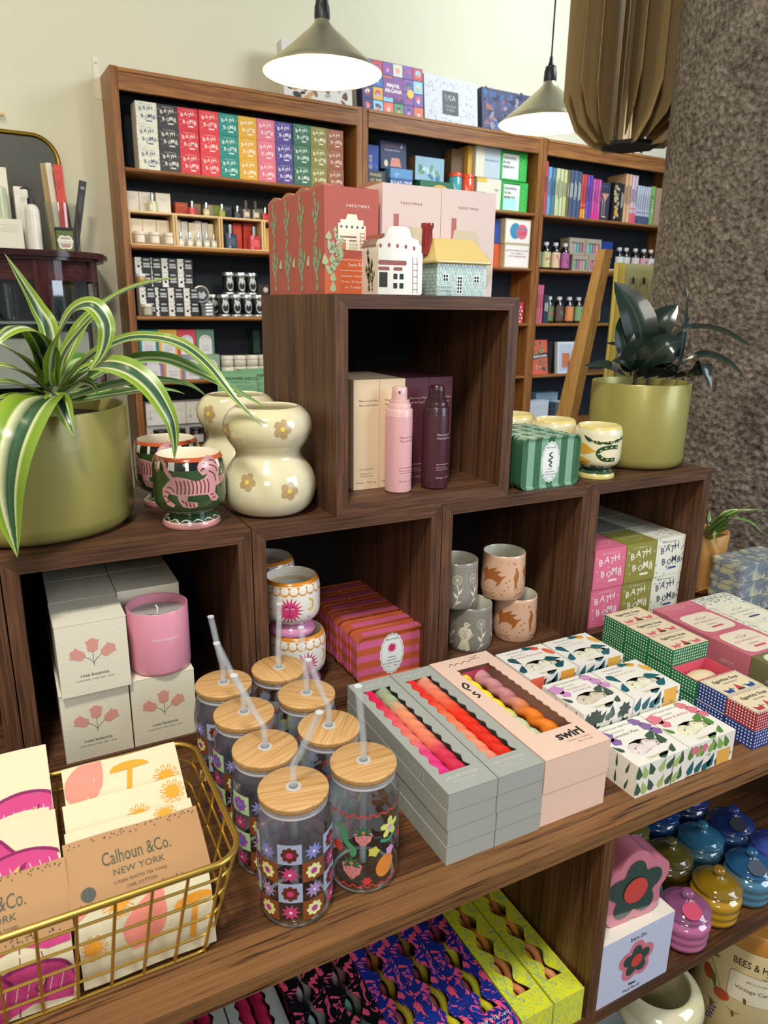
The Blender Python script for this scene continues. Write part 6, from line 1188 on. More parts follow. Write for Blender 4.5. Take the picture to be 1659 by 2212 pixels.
# ---- third shelf: black and white boxes, tins
def bwart(M, b):
    W, H = b[1], b[5]; g = FN['f'](b); k = P('#1d1f24', .5); M.decal([rect(W*.40, 0, W*.6, H)], g, k, .0002); M.decal([ell(W*.42, H*q, W*.07, H*.09, 0, 8) for q in (.2, .5, .8)], g, k, .0003); M.decal([ell(W*.20, H*.38, W*.09, n=10)], g, k, .0003); M.decal(stroke([(W*.1, H*.68), (W*.2, H*.74), (W*.3, H*.68)], .0012), g, k, .0003)
    M.decal([rrect(W*.52, H*.80, W*.36, H*.1, .002, 2), rrect(W*.50, H*.5, W*.42, H*.13, .002, 2), rrect(W*.50, H*.32, W*.44, H*.13, .002, 2)], g, P('#b9bcc0', .5), .0004)
a = None
for rw, (z, Xs, y) in enumerate([(.5425, (.052, .101, .163, .226), .03), (.5975, (.052, .101, .163, .226), .03), (.6545, (.048, .088, .150, .213), .05), (.7095, (.048, .088, .150, .213), .05)]):
    for j, X in enumerate(Xs):
        lb = f'black and white soap box on the third shelf, row {["one", "two", "three", "four"][rw]} from the bottom, {["far left", "second", "third", "rightmost"][j]}'
        if a is None: a = SB('soap_box', lb, 'box', 'black and white soap boxes', X, y, z, .060, .055, .054, '#dcdcd8', bwart)
        else: dup(a, BK(X, y, z), TH, lb)
sjar('small jar with a white lid in front of the black and white boxes', .072, .018, .5425, .0215, .047, '#8a8a78', '#d8d2c6', None, '#b9b4a0'); sjar('small amber jar with a white lid high on the black and white boxes', .062, .03, .662, .018, .040, '#b08a50', '#cfd4d8', None)
G = 'black tins with mountain labels'
def mtin(lab, X, y, z, R_=.0245, h=.088):
    r = sjar(lab, X, y, z, R_, h, '#15171c', '#b9bec2', G, None, 'tea_tin', .014, 26); M = MB(); g = cylmap([(R_, 0), (R_, h)], 0, R0=R_)
    M.decal([ell(0, h*.44, R_*.62, h*.30, 0, 16)], g, P('#c9cdd2', .4), .0005, .006); M.decal([[(-R_*.55, h*.40), (-R_*.25, h*.56), (0, h*.44), (R_*.3, h*.58), (R_*.55, h*.40), (R_*.3, h*.24), (-R_*.3, h*.24)]], g, P('#202228', .4), .0008, .006); M.lathe([(R_*1.03, 0), (R_*1.03, .007), (R_, .008)], P('#b9bec2', .3, .9), 26); M.build('tin_label', r)
    return r
t0 = mtin('black tin with mountain label, lower row nearest the round tins', .392, .035, .5425)
for i, X in enumerate((.443, .492, .541)): dup(t0, BK(X, .035, .5425), TH, f'black tin with mountain label, lower row, {["second", "third", "fourth"][i]} from the left')
for i, X in enumerate((.422, .474, .522)): dup(t0, BK(X, .055, .6315), TH, f'black tin with mountain label, upper row, {["left", "middle", "right"][i]}')
for i, X in enumerate((.370, .345)): dup(t0, BK(X, .105, .5425), TH, f'black tin in the shadow behind the lower row, {["nearer", "further"][i]}')
for k in range(4): sjar(f'flat round silver tin, {["lowest", "second", "third", "topmost"][k]} of the little stack', .322, .035, .5425+.0128*k, .0275, .012, '#a9adb0', '#b9bec2', 'flat silver tins', None, 'round_tin', .006)
M = MB(); M.lathe([(0, 0), (.034, 0), (.0345, .001), (.0345, .012), (.031, .0125), (.0308, .0115), (0, .0115)], P('#9c968a', .3, .8), 36); M.decal([ell(0, 0, .0295, n=24)], lambda u, v, e: (u, v, .0117+e), P('#1b1c20', .4), .0002); M.decal([[(-.02, -.004), (-.008, .010), (0, .002), (.01, .012), (.02, -.004), (.008, -.018), (-.008, -.018)]], lambda u, v, e: (u, v, .0117+e), P('#a9aeb4', .4), .0005)
o = M.build('round_tin', label='round black-faced tin leaning on edge behind the silver stack', cat='tin'); o.location = BK(.308, .075, .6285); o.rotation_euler = (RD(82), 0, TH); M = None
SB('soap_box', 'dark soap box with a round emblem at the right of the upper tins', 'box', None, .555, .06, .6325, .05, .05, .042, '#2a2220', lambda M, b: M.decal([ell(.034, .021, .011, n=12)], FN['f'](b), P('#c9bdb0', .5)))
SB('soap_box', 'dark tin-like box under the round emblem box', 'box', None, .570, .06, .5425, .05, .05, .088, '#23242a')
# ---- fourth shelf: arched label boxes, white pots, green novelty light boxes
def arch(M, b):
    W, H = b[1], b[5]; g = FN['f'](b); R_ = W*.36; pts = [(W*.14, 0), (W*.86, 0), (W*.86, H*.52)]+[(W*.5+R_*cos(a*pi/8), H*.52+R_*sin(a*pi/8)) for a in range(9)]+[(W*.14, H*.52)]
    M.decal([pts], g, P('#d9d8dc', .55)); k = P('#7a86a8', .5); tiny(g, M, k, W*.5, H*.34, W*.5, 2, .010, .002, .0006); M.decal([rect(W*.32, H*.16, W*.36, .0022)], g, k, .0006); M.decal(stroke([(W*.5+R_*.6*cos(a*pi/8), H*.56+R_*.6*sin(a*pi/8)) for a in range(1, 8)], .0016), g, k, .0006)
for i, (nm, c_) in enumerate((('teal', '#1a8288'), ('mustard', '#d9a544'), ('raspberry', '#c84458'), ('sage green', '#5f8876'))): SB('steamer_box', f'{nm} box with a white arched label on the fourth shelf', 'box', 'arched label boxes', .038+.0775*i, .045, .3885, .0755, .06, .1, c_, arch)
for i, (nm, c_) in enumerate((('lilac', '#9a76b0'), ('apricot', '#cf8a5c'), ('periwinkle', '#8f8fb4'), ('pale sage', '#8aa48c'))): SB('steamer_box', f'{nm} box with a white arched label, lower row of the fourth shelf', 'box', 'arched label boxes', .045+.080*i, .035, .2885, .078, .07, .0985, c_, arch)
for i, X in enumerate((.400, .456, .512, .568)):
    for k in range(2): sjar(f'white pot with rounded lid, {["lower", "upper"][k]} one in {["first", "second", "third", "fourth"][i]} pair', X, .05, .2885+.047*k, .0265, .045, '#d6d0c4', '#dfdad0', 'white lidded pots on the fourth shelf', None, 'lidded_pot', .016, 22)
SB('dark_box', 'dark green box standing at the back of the fourth shelf', 'box', None, .54, .10, .3845, .03, .05, .10, '#1f3a30')
def shower(M, b):
    g = FN['f'](b); gl = FN['l'](b); k = P('#16201a', .5); W, H = b[1], b[5]; M.decal(txt('SHOWER DISCO', .0165, .030, H-.030, 'L', res=2, bold=.02), g, k); M.decal(txt('WATERPROOF LIGHT', .0072, .050, H-.041, 'L', res=1), g, k)
    for i, s in enumerate(('LIGHT UP YOUR SHOWER', 'WITH THE POWER OF DISCO')): M.decal(txt(s, .0058, .070, H-.057-.0085*i, 'L', res=1), g, k)
    for i, s in enumerate(('STICK THE WATERPROOF', 'LIGHT ONTO THE WALL OF', 'YOUR SHOWER THEN', 'WATCH IT GLOW')): M.decal(txt(s, .0058, .073, H-.082-.0085*i, 'L', res=1), g, k)
    M.decal([ell(.044, H-.092, .0195, .021, 0, 20)], g, P('#c8743c', .5), .0004); M.decal([rect(.030, H-.110, .001, .034), rect(.044, H-.112, .001, .040), rect(.055, H-.108, .001, .032)]+[rect(.025, H-.112+.0105*i, .036, .001) for i in range(4)], g, k, .0007); M.decal([rrect(.016, H-.094, .018, .022, .003, 2)], g, k, .0008)
    M.decal([rect(.004, .012, b[3]-.008, H-.045)], gl, k, .0003); rr = random.Random(2)
    for i in range(16): M.decal(stroke([(b[3]/2, H*.4), (b[3]/2+.04*cos(i*.39), H*.4+.05*sin(i*.39))], [.001, .005]) if 0 else [[(b[3]/2, H*.42), (min(b[3]-.005, max(.005, b[3]/2+.06*cos(i*.39))), min(H-.035, max(.014, H*.42+.08*sin(i*.39)))), (min(b[3]-.005, max(.005, b[3]/2+.06*cos(i*.39+.16))), min(H-.035, max(.014, H*.42+.08*sin(i*.39+.16))))]], gl, P(['#7fb08a', '#c98a94', '#b07a8a'][i % 3], .5), .0006)
    M.decal(txt('SHOWER DISCO', .008, b[3]/2, H-.022, res=1, w=b[3]*.8), gl, k)
    M.decal([rect(0, 0, W, .005), rect(0, H-.0035, W, .0035)], g, P('#6fa882', .5), .0003)
    
# standing on the cube row, behind the vases
M = MB(); b = (0, .150, 0, .062, 0, .148); M.box(*b, P('#84b890', .5)); shower(M, b); M.build('novelty_light_box', loc=(.001, -.0, 0), label='green shower light box with dark lettering on the left bookcase', cat='box', group='green shower light boxes')
o = bpy.data.objects['novelty_light_box']; o.location = BK(.372, -.004, .2005+.0); o.rotation_euler = (0, 0, TH)
# ---- small stand in front of the left bookcase carrying the light boxes
o.location = BK(.380, -.18, .190)
r = thing('side_stand', 'dark stand in front of the left bookcase carrying the green light boxes', 'stand', BK(.24, -.24, FZ), TH); M = MB(); M.box(0, .34, 0, .17, .918, .935, casew('x')); M.build('stand_top', r)
for x, y in ((.01, .01), (.305, .01), (.01, .135), (.305, .135)): M = MB(); M.box(x, x+.025, y, y+.025, 0, .918, casew('z')); M.build('leg', r)
dup(o, BK(.262, -.235, .190), TH+RD(-22), 'green shower light box standing at an angle behind the pearly vases')
# ---- bottom visible shelf of case 1
for i, X in enumerate((.045, .128, .211, .294)): 
    SB('candle_box', f'white floral candle box on the fifth shelf, {["first", "second", "third", "fourth"][i]} from the left', 'box', 'white floral candle boxes', X, .045, .1035, .081, .075, .090, '#dedbd4', lambda M, b: (tinyart('#8a8f9c', 3, .6, .72, .5)(M, b), M.decal([flw(.016, .03, .010, 5, .5), lf(.014, .045, .02, .006, 1.3)], FN['f'](b), P('#b8b8b8', .6))))
    SB('candle_box', f'white candle box in the lower row of the fifth shelf, {["first", "second", "third", "fourth"][i]} from the left', 'box', 'white floral candle boxes', X, .06, .0205, .081, .075, .082, '#dedbd4')
for i, X in enumerate((.095, .165, .245, .315)): sjar(f'amber glass candle with black lid and white label, {["first", "second", "third", "fourth"][i]} from the left', X, .025, .0205, .031, .066, '#3a1f14', '#141518', 'amber candles with black lids', '#dfe0e4', 'jar_candle', .008, 26)
# ---- games in the middle case
def patt(*a):
    def f(M, b):
        g = FN['f'](b); W, H = b[1], b[5]; rr = random.Random(len(a)*31+int(W*1e4))
        for i, c_ in enumerate(a):
            for k in range(3): M.decal([ell(rr.uniform(.18, .82)*W, rr.uniform(.15, .6)*H, W*rr.uniform(.06, .14), H*rr.uniform(.06, .14), rr.uniform(0, 3), 9)], g, P(c_, .5), .0003+.0002*i)
    return f
def ttl(lines, size, col, y0, base=None, al='C', x=.5, bold=.01):
    def f(M, b):
        if base: base(M, b)
        g = FN['f'](b); W, H = b[1], b[5]
        for i, s in enumerate(lines): M.decal(txt(s, size, W*x, H*y0-i*size*1.2, al, res=1, bold=bold), g, P(col, .5), .0012)
    return f
ZM = 1.0555; G = 'card games and tins in the middle bookcase'
def campart(M, b):
    g = FN['f'](b); W, H = b[1], b[5]; M.decal([[(W*.35, H*.1), (W*.42, H*.42), (W*.72, H*.42), (W*.8, H*.1)]], g, P('#c9806c', .5)); M.decal([ell(W*.8, H*.86, .007, n=10)], g, P('#e9e9f0', .5)); M.decal([ell(W*.776, H*.87, .006, n=10)], g, P('#27345a', .5), .0006)
    M.decal(txt('ON-THE-GO', .017, W*.45, H*.78, res=1, w=W*.62), g, P('#a04a60', .5)); M.decal(txt('Camping Games', .012, W*.45, H*.66, res=1, sh=.2, w=W*.6), g, P('#cfd4e0', .5)); M.decal([ell(W*.2, H*.2, .010, .014)], g, P('#d8c9b0', .5))
SB('game_tin', 'navy camping games tin standing upright on a stack in the middle bookcase', 'game', G, 1.158, .06, 1.190, .135, .04, .115, '#27345a', campart, tilt=RD(4))
SB('game_box', 'blue game box half hidden at the left post of the middle bookcase', 'game', G, 1.066, .07, 1.176, .085, .04, .105, '#2647a0', patt('#8a8a9a', '#3a62c0')); SB('game_box', 'dark box with crescent pattern under the blue game box', 'game', G, 1.066, .05, 1.056, .12, .06, .118, '#39414c', ttl(['PHASES', 'OF THE', 'MOON'], .018, '#d6cfa8', .8))
SB('game_box', 'light blue boxed game under the camping games tin', 'game', G, 1.190, .03, 1.150, .118, .06, .040, '#5a94c8', patt('#8abae0')); SB('game_box', 'blue road trip game box under the light blue one', 'game', G, 1.190, .03, 1.056, .118, .06, .093, '#3a5f9c', ttl(['ROAD TRIP'], .022, '#dfe6ee', .72, bold=.02))
SB('game_box', 'world map puzzle box in a kraft slipcase', 'game', G, 1.328, .04, 1.155, .160, .07, .100, '#8fb4c8', patt('#5a8a6a', '#3f78a0', '#b8d4de', '#6f9a70'), mats={'l': P('#6a5234', .6)}); SB('game_box', 'dark green game box with yellow emblem under the map puzzle', 'game', G, 1.345, .02, 1.056, .215, .09, .098, '#2c6a50', lambda M, b: M.decal([ell(.11, .062, .045, .022)], FN['f'](b), P('#d0b04c', .5)))
for i, (X, c_, nm) in enumerate(((1.555, '#4aa0a8', 'teal and orange'), (1.625, '#e0502a', 'orange-red'))):
    r = sjar(f'{nm} canned game cylinder in the middle bookcase', X, .04, 1.056, .031, .145, c_, '#d84a28', 'canned games', None, 'game_can', .016, 26)
SB('drawing_box', 'brown spined boxes behind the game cans', 'box', None, 1.565, .09, 1.056, .08, .06, .262, '#6a5230'); SB('drawing_box', 'ochre box at the left of the yellow and white boxed books', 'box', None, 1.640, .06, 1.20, .03, .10, .135, '#c79a3a')
G = 'boxed stationery sets'
def dfm(M, b):
    g = FN['f'](b); W, H = b[1], b[5]; M.decal([rect(.012, .008, W-.065, H-.022)], g, P('#dfe2dc', .5)); M.decal(txt('DRAWING', .017, .016, H-.038, 'L', res=1, bold=.02, w=.078), g, INK, .0006); M.decal(txt('FROM', .015, .016, H-.058, 'L', res=1, bold=.02), g, INK, .0006); M.decal(txt('MEMORY', .015, .016, H-.078, 'L', res=1, bold=.02, w=.072), g, INK, .0006); M.decal([rect(.012, H-.012, W-.065, .006)], g, P('#2a6a2c', .5), .0006)
    M.decal(stroke(sp2([(W-.03+.012*(1 if i % 2 else -1), .01+i*.012) for i in range(9)], 4), .0016), g, P('#8ad07c', .5), .0006)
SB('stationery_box', 'pale blue boxed set, upper left of the four in the middle bookcase', 'box', G, 1.672, .04, 1.200, .150, .09, .135, '#b8c8d0', ttl(['IMAGINATION'], .013, '#7a9ab0', .55, lambda M, b: M.decal([rect(0, 0, .05, b[5])], FN['f'](b), P('#dcd8c0', .5)), x=.66)); SB('stationery_box', 'green drawing set, upper right of the four in the middle bookcase', 'box', G, 1.825, .04, 1.200, .167, .09, .133, '#2fae46', dfm)
SB('stationery_box', 'yellow and white boxed set, lower left of the four', 'box', G, 1.685, .04, 1.056, .150, .09, .142, '#ddd9c8', ttl(['THE'], .013, '#6a8a8a', .62, lambda M, b: M.decal([rect(0, b[5]-.02, .06, .02), rect(.02, .01, .1, .06)], FN['f'](b), P('#d9b84c', .5)), x=.8)); SB('stationery_box', 'green drawing set, lower right of the four in the middle bookcase', 'box', G, 1.840, .04, 1.056, .167, .09, .140, '#34b04a', lambda M, b: (dfm(M, b), M.decal([rect(.016, .012, .08, .05)], FN['f'](b), P('#a8dfe0', .5), .0009)))
# middle case, second shelf
def lovea(M, b):
    g = FN['f'](b); W, H = b[1], b[5]; M.decal([rect(.006, .006, W-.012, H-.012)], g, P('#efeae0', .5)); M.decal([ell(W*.4, H*.52, .036, .038, 0, 20)], g, P('#3f8fb4', .5), .0006); M.decal([ell(W*.66, H*.5, .036, .036, 0, 20)], g, P('#dc6a7c', .5), .0008); M.decal(txt('STONE', .020, W*.66, H*.55, res=1, bold=.02), g, P('#5a86b8', .5), .0012); M.decal(txt('LOVE', .020, W*.66, H*.38, res=1, bold=.02), g, P('#b83050', .5), .0012)
G = 'matchbox style boxes in the middle bookcase'
SB('novelty_box', 'cream novelty box with blue and red circles, upper of two', 'box', G, 1.858, .02, .905, .168, .08, .118, '#cdbf9c', lovea); SB('novelty_box', 'cream novelty box with red and blue writing, lower of two', 'box', G, 1.862, .02, .7895, .164, .08, .114, '#cdbf9c', ttl(['A PRETTY DARN GOOD DAY', 'FOR LOVERS OF', 'GOOD THINGS IN LIFE'], .0115, '#b05a60', .70, lambda M, b: M.decal([rect(.006, .006, b[1]-.012, b[5]-.012)], FN['f'](b), P('#ece8e0', .5))))
SB('novelty_box', 'blue box edge left of the upper cream novelty box', 'box', None, 1.800, .05, .905, .05, .06, .11, '#31489a'); SB('novelty_box', 'orange box edge left of the lower cream novelty box', 'box', None, 1.800, .05, .7895, .055, .06, .113, '#cf5a2a')
def dots(M, b):
    g = FN['f'](b); W, H = b[1], b[5]; M.decal([ell(.008+.02*i+(.01 if j % 2 else 0), .008+.018*j, .0052, n=8) for i in range(int(W/.02)) for j in range(int(H/.018))], g, P('#efe4dc', .5)); M.decal([rect(W*.32, H*.18, W*.4, H*.55)], g, P('#d9cfe0', .5), .0006)
SB('gift_tin', 'red and white dotted box on the third shelf of the middle bookcase', 'box', None, 1.852, .03, .5155, .166, .09, .105, '#c83450', dots); SB('gift_tin', 'pink patterned box beside the red dotted one', 'box', None, 1.770, .04, .5155, .075, .08, .105, '#d0609c', lambda M, b: M.decal([ell(.006+.014*i, .006+.014*j, .004, n=6) for i in range(5) for j in range(7)], FN['f'](b), P('#e9b4d0', .5)))
# ---- boxes on top of the bookcases
ZT = 1.402
def arcana(M, b):
    g = FN['f'](b); W, H = b[1], b[5]; rr = random.Random(12); pal = ['#c83a3c', '#2c6ab8', '#e0a83a', '#4a9a58', '#7a4aa0', '#e88ab0', '#e86a3a', '#3a2a6a', '#8ac8e0', '#d8d0c0']
    nx, ny = 6, 4; cw, ch = W/nx, H/ny
    for i in range(nx):
        for j in range(ny):
            M.decal([rect(i*cw+.002, j*ch+.002, cw-.004, ch-.004)], g, P(rr.choice(pal), .5), .0003); M.decal([ell((i+.5)*cw, (j+.55)*ch, cw*rr.uniform(.15, .3), ch*rr.uniform(.15, .3), rr.uniform(0, 3), 9)], g, P(rr.choice(pal), .5), .0005); M.decal([star((i+.5)*cw, (j+.4)*ch, cw*.22, cw*.1, 5, rr.uniform(0, 2))], g, P(rr.choice(pal), .5), .0007)
    M.decal([rect(cw*2, ch*1.35, cw*2, ch*1.5)], g, P('#7c3a86', .5), .0009); M.decal(txt('MAJOR', .021, W*.5, H*.54, res=1, bold=.03), g, WHT, .0012); M.decal(txt('ARCANA', .021, W*.5, H*.44, res=1, bold=.03), g, WHT, .0012); M.decal([ell(cw*4.7, ch*1.9, .018, n=14)], g, P('#f0c03a', .5), .0011)
def usa(M, b):
    g = FN['f'](b); W, H = b[1], b[5]; rr = random.Random(8); k = P('#55585a', .6)
    for i in range(150):
        x, y = rr.uniform(.008, W-.02), rr.uniform(.008, H-.015); t = rr.randrange(3)
        M.decal(stroke([(x, y), (x+rr.uniform(-.01, .01), y+rr.uniform(-.008, .008)), (x+rr.uniform(-.012, .012), y+rr.uniform(-.01, .01))], .0008) if t else [ell(x, y, .003, .002, 0, 6)], g, k, .0003)
    M.decal([rect(W*.33, H*.22, W*.3, H*.5)], g, P('#3c3c3a', .5), .0006); M.decal(txt('USA', .034, W*.48, H*.52, res=1), g, P('#c9c4b4', .5), .0009); M.decal(txt('COLOR-IN', .013, W*.48, H*.38, res=1), g, P('#c9c4b4', .5), .0009); M.decal(txt('PUZZLE', .013, W*.48, H*.30, res=1), g, P('#c9c4b4', .5), .0009)
def blobs(pal, n, sd):
    def f(M, b):
        g = FN['f'](b); W, H = b[1], b[5]; rr = random.Random(sd)
        for i in range(n): M.decal([ell(rr.uniform(.06, .94)*W, rr.uniform(.06, .94)*H, rr.uniform(.02, .07)*W, rr.uniform(.02, .08)*H, rr.uniform(0, 3), 8)], g, P(rr.choice(pal), .6), .0002+.00001*i)
    return f
SB('puzzle_box', 'puzzle box with a food collage behind the left lamp', 'puzzle', 'puzzle boxes on top of the bookcases', .690, .045, ZT, .315, .05, .22, '#d8d4cc', blobs(['#6a4a34', '#8a6a4a', '#c89a5a', '#3a2c26', '#a8a49c', '#d8a838', '#70503a'], 60, 4), tilt=RD(5))
SB('puzzle_box', 'colourful tarot puzzle box with a purple title square', 'puzzle', 'puzzle boxes on top of the bookcases', 1.052, .04, ZT, .315, .05, .212, '#2a2046', arcana, tilt=RD(5)); SB('puzzle_box', 'white line-drawn map puzzle box with a dark title square', 'puzzle', 'puzzle boxes on top of the bookcases', 1.375, .04, ZT, .300, .05, .200, '#cfd2d4', usa, tilt=RD(6)); SB('puzzle_box', 'dark blue space puzzle box at the right lamp', 'puzzle', 'puzzle boxes on top of the bookcases', 1.695, .03, ZT, .300, .05, .190, '#3c3f5e', blobs(['#2b2f50', '#4a5a8a', '#6a5080', '#8a8aa0', '#1d2038', '#9a6a5a', '#3a6a9a'], 90, 9), tilt=RD(6))
# ---- books in the right case
G = 'books on the highest shelf of the right bookcase'
def book(lab, X, w, h, d, col, z=1.0555, y=.03, spine=None, face=None, tilt=0, grp=G, rz=0, col2=None):
    r = thing('book', lab, 'book', BK(X, y, z), TH+rz, grp); M = MB(); b = (0, w, 0, d, 0, h); m = P(col, .5); M.box(0, .0022, 0, d, 0, h, m); M.box(w-.0022, w, 0, d, 0, h, m); M.box(0, w, 0, .0022, 0, h, m, {'f': P(spine, .5) if spine else m}); g = FN['f'](b); W = w
    if col2: M.decal([rect(.001, .0, W-.002, h*.22)], g, P(col2, .5)); M.decal([rect(.001, h*.30, W-.002, h*.02)], g, P(col2, .5))
    if w < .04: M.decal(txt('OOOOOO' if 0 else lab.split()[0].upper()[:0] or ' ', .01), g, INK) if 0 else tiny(lambda u, v, e: g(v, u, e), M, P('#2f2f34' if sum(lin(col)[:3]) > .5 else '#d8d4c4', .5), h*.58, w*.62, h*.42, 2 if w > .02 else 1, w*.36, w*.2, .0004)
    if face: face(M, b)
    M.build('cover', r); M = MB(); M.box(.0022, w-.0022, .0022, d-.003, .002, h-.003, P('#e6e0cf', .8)); M.build('pages', r)
    if tilt: r.rotation_euler = (-tilt, 0, TH+rz)
    return r
BKS = [(.024, .255, '#cf4858', 'red tall'), (.026, .230, '#6f9fc4', 'pale blue'), (.026, .228, '#527a94', 'steel blue'), (.028, .229, '#c3cf9c', 'pale green'), (.022, .228, '#d0d2a0', 'second pale green'), (.024, .227, '#c8c890', 'lime cream'), (.016, .228, '#7a7030', 'olive'), (.028, .230, '#4a5a78', 'slate blue'), (.026, .230, '#52607e', 'second slate blue'), (.026, .228, '#465878', 'third slate blue'), (.017, .218, '#d8503a', 'orange and red'), (.017, .218, '#cf4a4c', 'second orange and red'), (.022, .217, '#7a50b0', 'violet'), (.020, .217, '#6f48a4', 'second violet'), (.020, .203, '#d05aa0', 'magenta'), (.018, .203, '#c84f9c', 'second magenta'), (.018, .202, '#d862a8', 'third magenta')]
X = 2.103
for i, (w, h, c_, nm) in enumerate(BKS):
    book(f'{nm} book on the highest shelf of the right bookcase', X, w, h, .13, c_, col2={10: '#efa03a', 11: '#efb040', 14: '#e83a90', 15: '#e83a90', 16: '#ea3c94'}.get(i)); X += w+.0018
def cock(M, b):
    g = FN['f'](b); W, H = b[1], b[5]; M.decal(txt('BARTENDING', .011, W/2, H-.022, res=1), g, P('#4f7aa8', .5)); M.decal([[(W*.15, H*.68), (W*.5, H*.5), (W*.47, H*.45)], [(W*.3, H*.72), (W*.9, H*.72), (W*.6, H*.5)]], g, P('#c9927a', .5), .0005); M.decal([rect(W*.58, H*.12, .003, H*.4), rect(W*.40, H*.12, .003, H*.36)], g, P('#d9b88a', .5), .0005); M.decal([rect(W*.15, H*.12, .006, H*.45)], g, P('#3a6ab0', .5), .0005); M.decal([ell(W*.6, H*.12, .016, .004)], g, P('#d9b88a', .5), .0006)
book('navy cocktail book facing forward with a glass on its cover', X, .092, .196, .018, '#39394c', y=.05, face=cock); X += .096
def mush(M, b):
    g = FN['f'](b); rr = random.Random(3); M.decal([ell(rr.uniform(.01, b[1]-.01), rr.uniform(.02, b[5]-.02), .008, .011, rr.uniform(0, 3), 8) for _ in range(16)], g, P('#b9a884', .5)); M.decal([ell(b[1]*.5, .05, .012, .018)], g, P('#d89a38', .5), .0006)
book('black book with tan mushrooms on its cover, turned outward', X, .055, .200, .12, '#201d1c', face=mush, rz=RD(-3)); X += .058
for i, (w, h, c_, nm, c2) in enumerate([(.024, .196, '#23272c', 'narrow black', None), (.026, .250, '#d9a87e', 'tan tall', None), (.024, .250, '#e2b48c', 'second tan tall', None), (.024, .248, '#d9bcc4', 'pale pink and coral', '#e8606a'), (.022, .248, '#cdbccb', 'second pale pink and coral', '#e0566a'), (.017, .200, '#c6cad6', 'white striped', '#3a4a70'), (.017, .200, '#bfc4d2', 'second white striped', '#3a4a70'), (.017, .199, '#c6cad6', 'third white striped', '#3a4a70'), (.017, .199, '#bcc0d0', 'fourth white striped', '#3a4a70'), (.017, .198, '#c9ccd8', 'fifth white striped', '#3a4a70'), (.017, .198, '#bfc4d2', 'sixth white striped', '#3a4a70')]):
    book(f'{nm} book right of the cocktail book', X, w, h, .13, c_, col2=c2); X += w+.0016
book('light green drinks book with large lettering on the spine', X, .036, .205, .13, '#7cae54', face=lambda M, b: M.decal(txt('DRINKS', .022, .012, .10, res=1, rot=-pi/2, bold=.02), FN['f'](b), P('#d6e4b8', .5), .0006)); X += .038; book('tan box-like book at the far right of the row', X, min(.09, 3.058-X), .200, .12, '#a88a72')
# ---- bottles
def dbottle(lab, X, y, z, col, grp, cap='#d8d8d8', s=1.):
    r = thing('cordial_bottle', lab, 'bottle', BK(X, y, z), TH, grp); R_ = .0275*s; h = .138*s; pr = [(0, 0), (R_*.95, 0), (R_, .003), (R_, .090*s), (R_*.93, .099*s), (R_*.5, .112*s), (R_*.42, .118*s), (R_*.42, .124*s)]
    M = MB(); M.lathe(pr, P('#160e0c', .06, coat=1), 24); g = cylmap(pr[2:4], 0, R0=R_); M.decal([rect(-R_*1.45, .012*s, R_*2.9, .076*s)], g, P(col, .5), .0005, .012); rr = random.Random(int(X*1e3)); M.decal([ell(rr.uniform(-.6, .6)*R_, rr.uniform(.03, .07)*s, .006, .008, rr.uniform(0, 3), 8) for _ in range(4)], g, P(rr.choice(['#c8506a', '#e0a050', '#4a8a6a', '#8a3a6a']), .5), .0009); M.build('bottle_body', r, sharp=60)
    M = MB(); M.lathe([(R_*.48, .122*s), (R_*.5, .137*s), (R_*.42, .1385*s), (0, .1385*s)], P(cap, .3), 16); M.build('cap', r); return r
G = 'dark cordial bottles in the right bookcase'
for i, (X, c_, nm) in enumerate(((2.098, '#7ac8b8', 'mint'), (2.165, '#ccc58c', 'yellow'), (2.232, '#dcc0a0', 'peach floral'), (2.300, '#a85a94', 'magenta floral'))): dbottle(f'dark bottle with {nm} label, upper bottle row', X, .05, .7895, c_, G)
for i, (X, c_, nm) in enumerate(((2.715, '#d8d8d0', 'white'), (2.770, '#c8ccc8', 'second white'), (2.845, '#d8c8c0', 'cream'), (2.915, '#d8a0a8', 'pink'), (2.975, '#d8d0d0', 'third white'))): dbottle(f'dark bottle with {nm} label near the column', X, .05, .7895, c_, G)
for i, (X, c_, nm) in enumerate(((2.215, '#5f7a50', 'green rose'), (2.288, '#5d4540', 'brown rose'), (2.362, '#d88850', 'orange'), (2.432, '#7ea478', 'sage'), (2.500, '#c86a50', 'rust'), (2.570, '#8a9a60', 'olive'))): dbottle(f'dark bottle with {nm} label, lower bottle row', X, .05, .5155, c_, G)
def rack(lab, X, z, n):
    r = thing('tube_display', lab, 'display box', BK(X, .05, z), TH, 'small display boxes of coloured tubes'); M = MB(); b = (0, .118, 0, .07, 0, .085); c_ = P('#a89a86', .6); M.box(0, .118, .02, .07, 0, .085, c_); M.box(0, .118, 0, .02, 0, .012, c_); M.box(0, .118, 0, .02, .062, .085, c_); M.box(0, .014, 0, .02, .012, .062, c_); M.box(.104, .118, 0, .02, .012, .062, c_); M.build('display_tray', r)
    for i in range(4): M = MB(); M.lathe([(0, 0), (.0095, 0), (.0095, .046), (0, .046)], P(['#5fae94', '#b0709c', '#d89880', '#8ab8c0'][(i+n) % 4], .4), 14, (.026+.022*i, .0098, .0125)); M.build('tube', r)
rack('lower display box of coloured tubes beside the cordial bottles', 2.362, .7895, 0); rack('second lower display box of coloured tubes', 2.484, .7895, 1); rack('upper display box of coloured tubes, left one', 2.330, .8755, 2); rack('upper display box of coloured tubes, right one', 2.452, .8755, 3)
SB('gift_box', 'royal blue box behind the tube displays', 'box', None, 2.560, .08, .7895, .13, .06, .168, '#1d3f8c')
G = 'books on the lower shelves of the right bookcase'
for i in range(4): book(f'{["first", "second", "third", "fourth"][i]} thin pink book on the third shelf of the right bookcase', 2.088+.0165*i, .0155, .196, .12, '#cf6a80', z=.5155, grp=G)
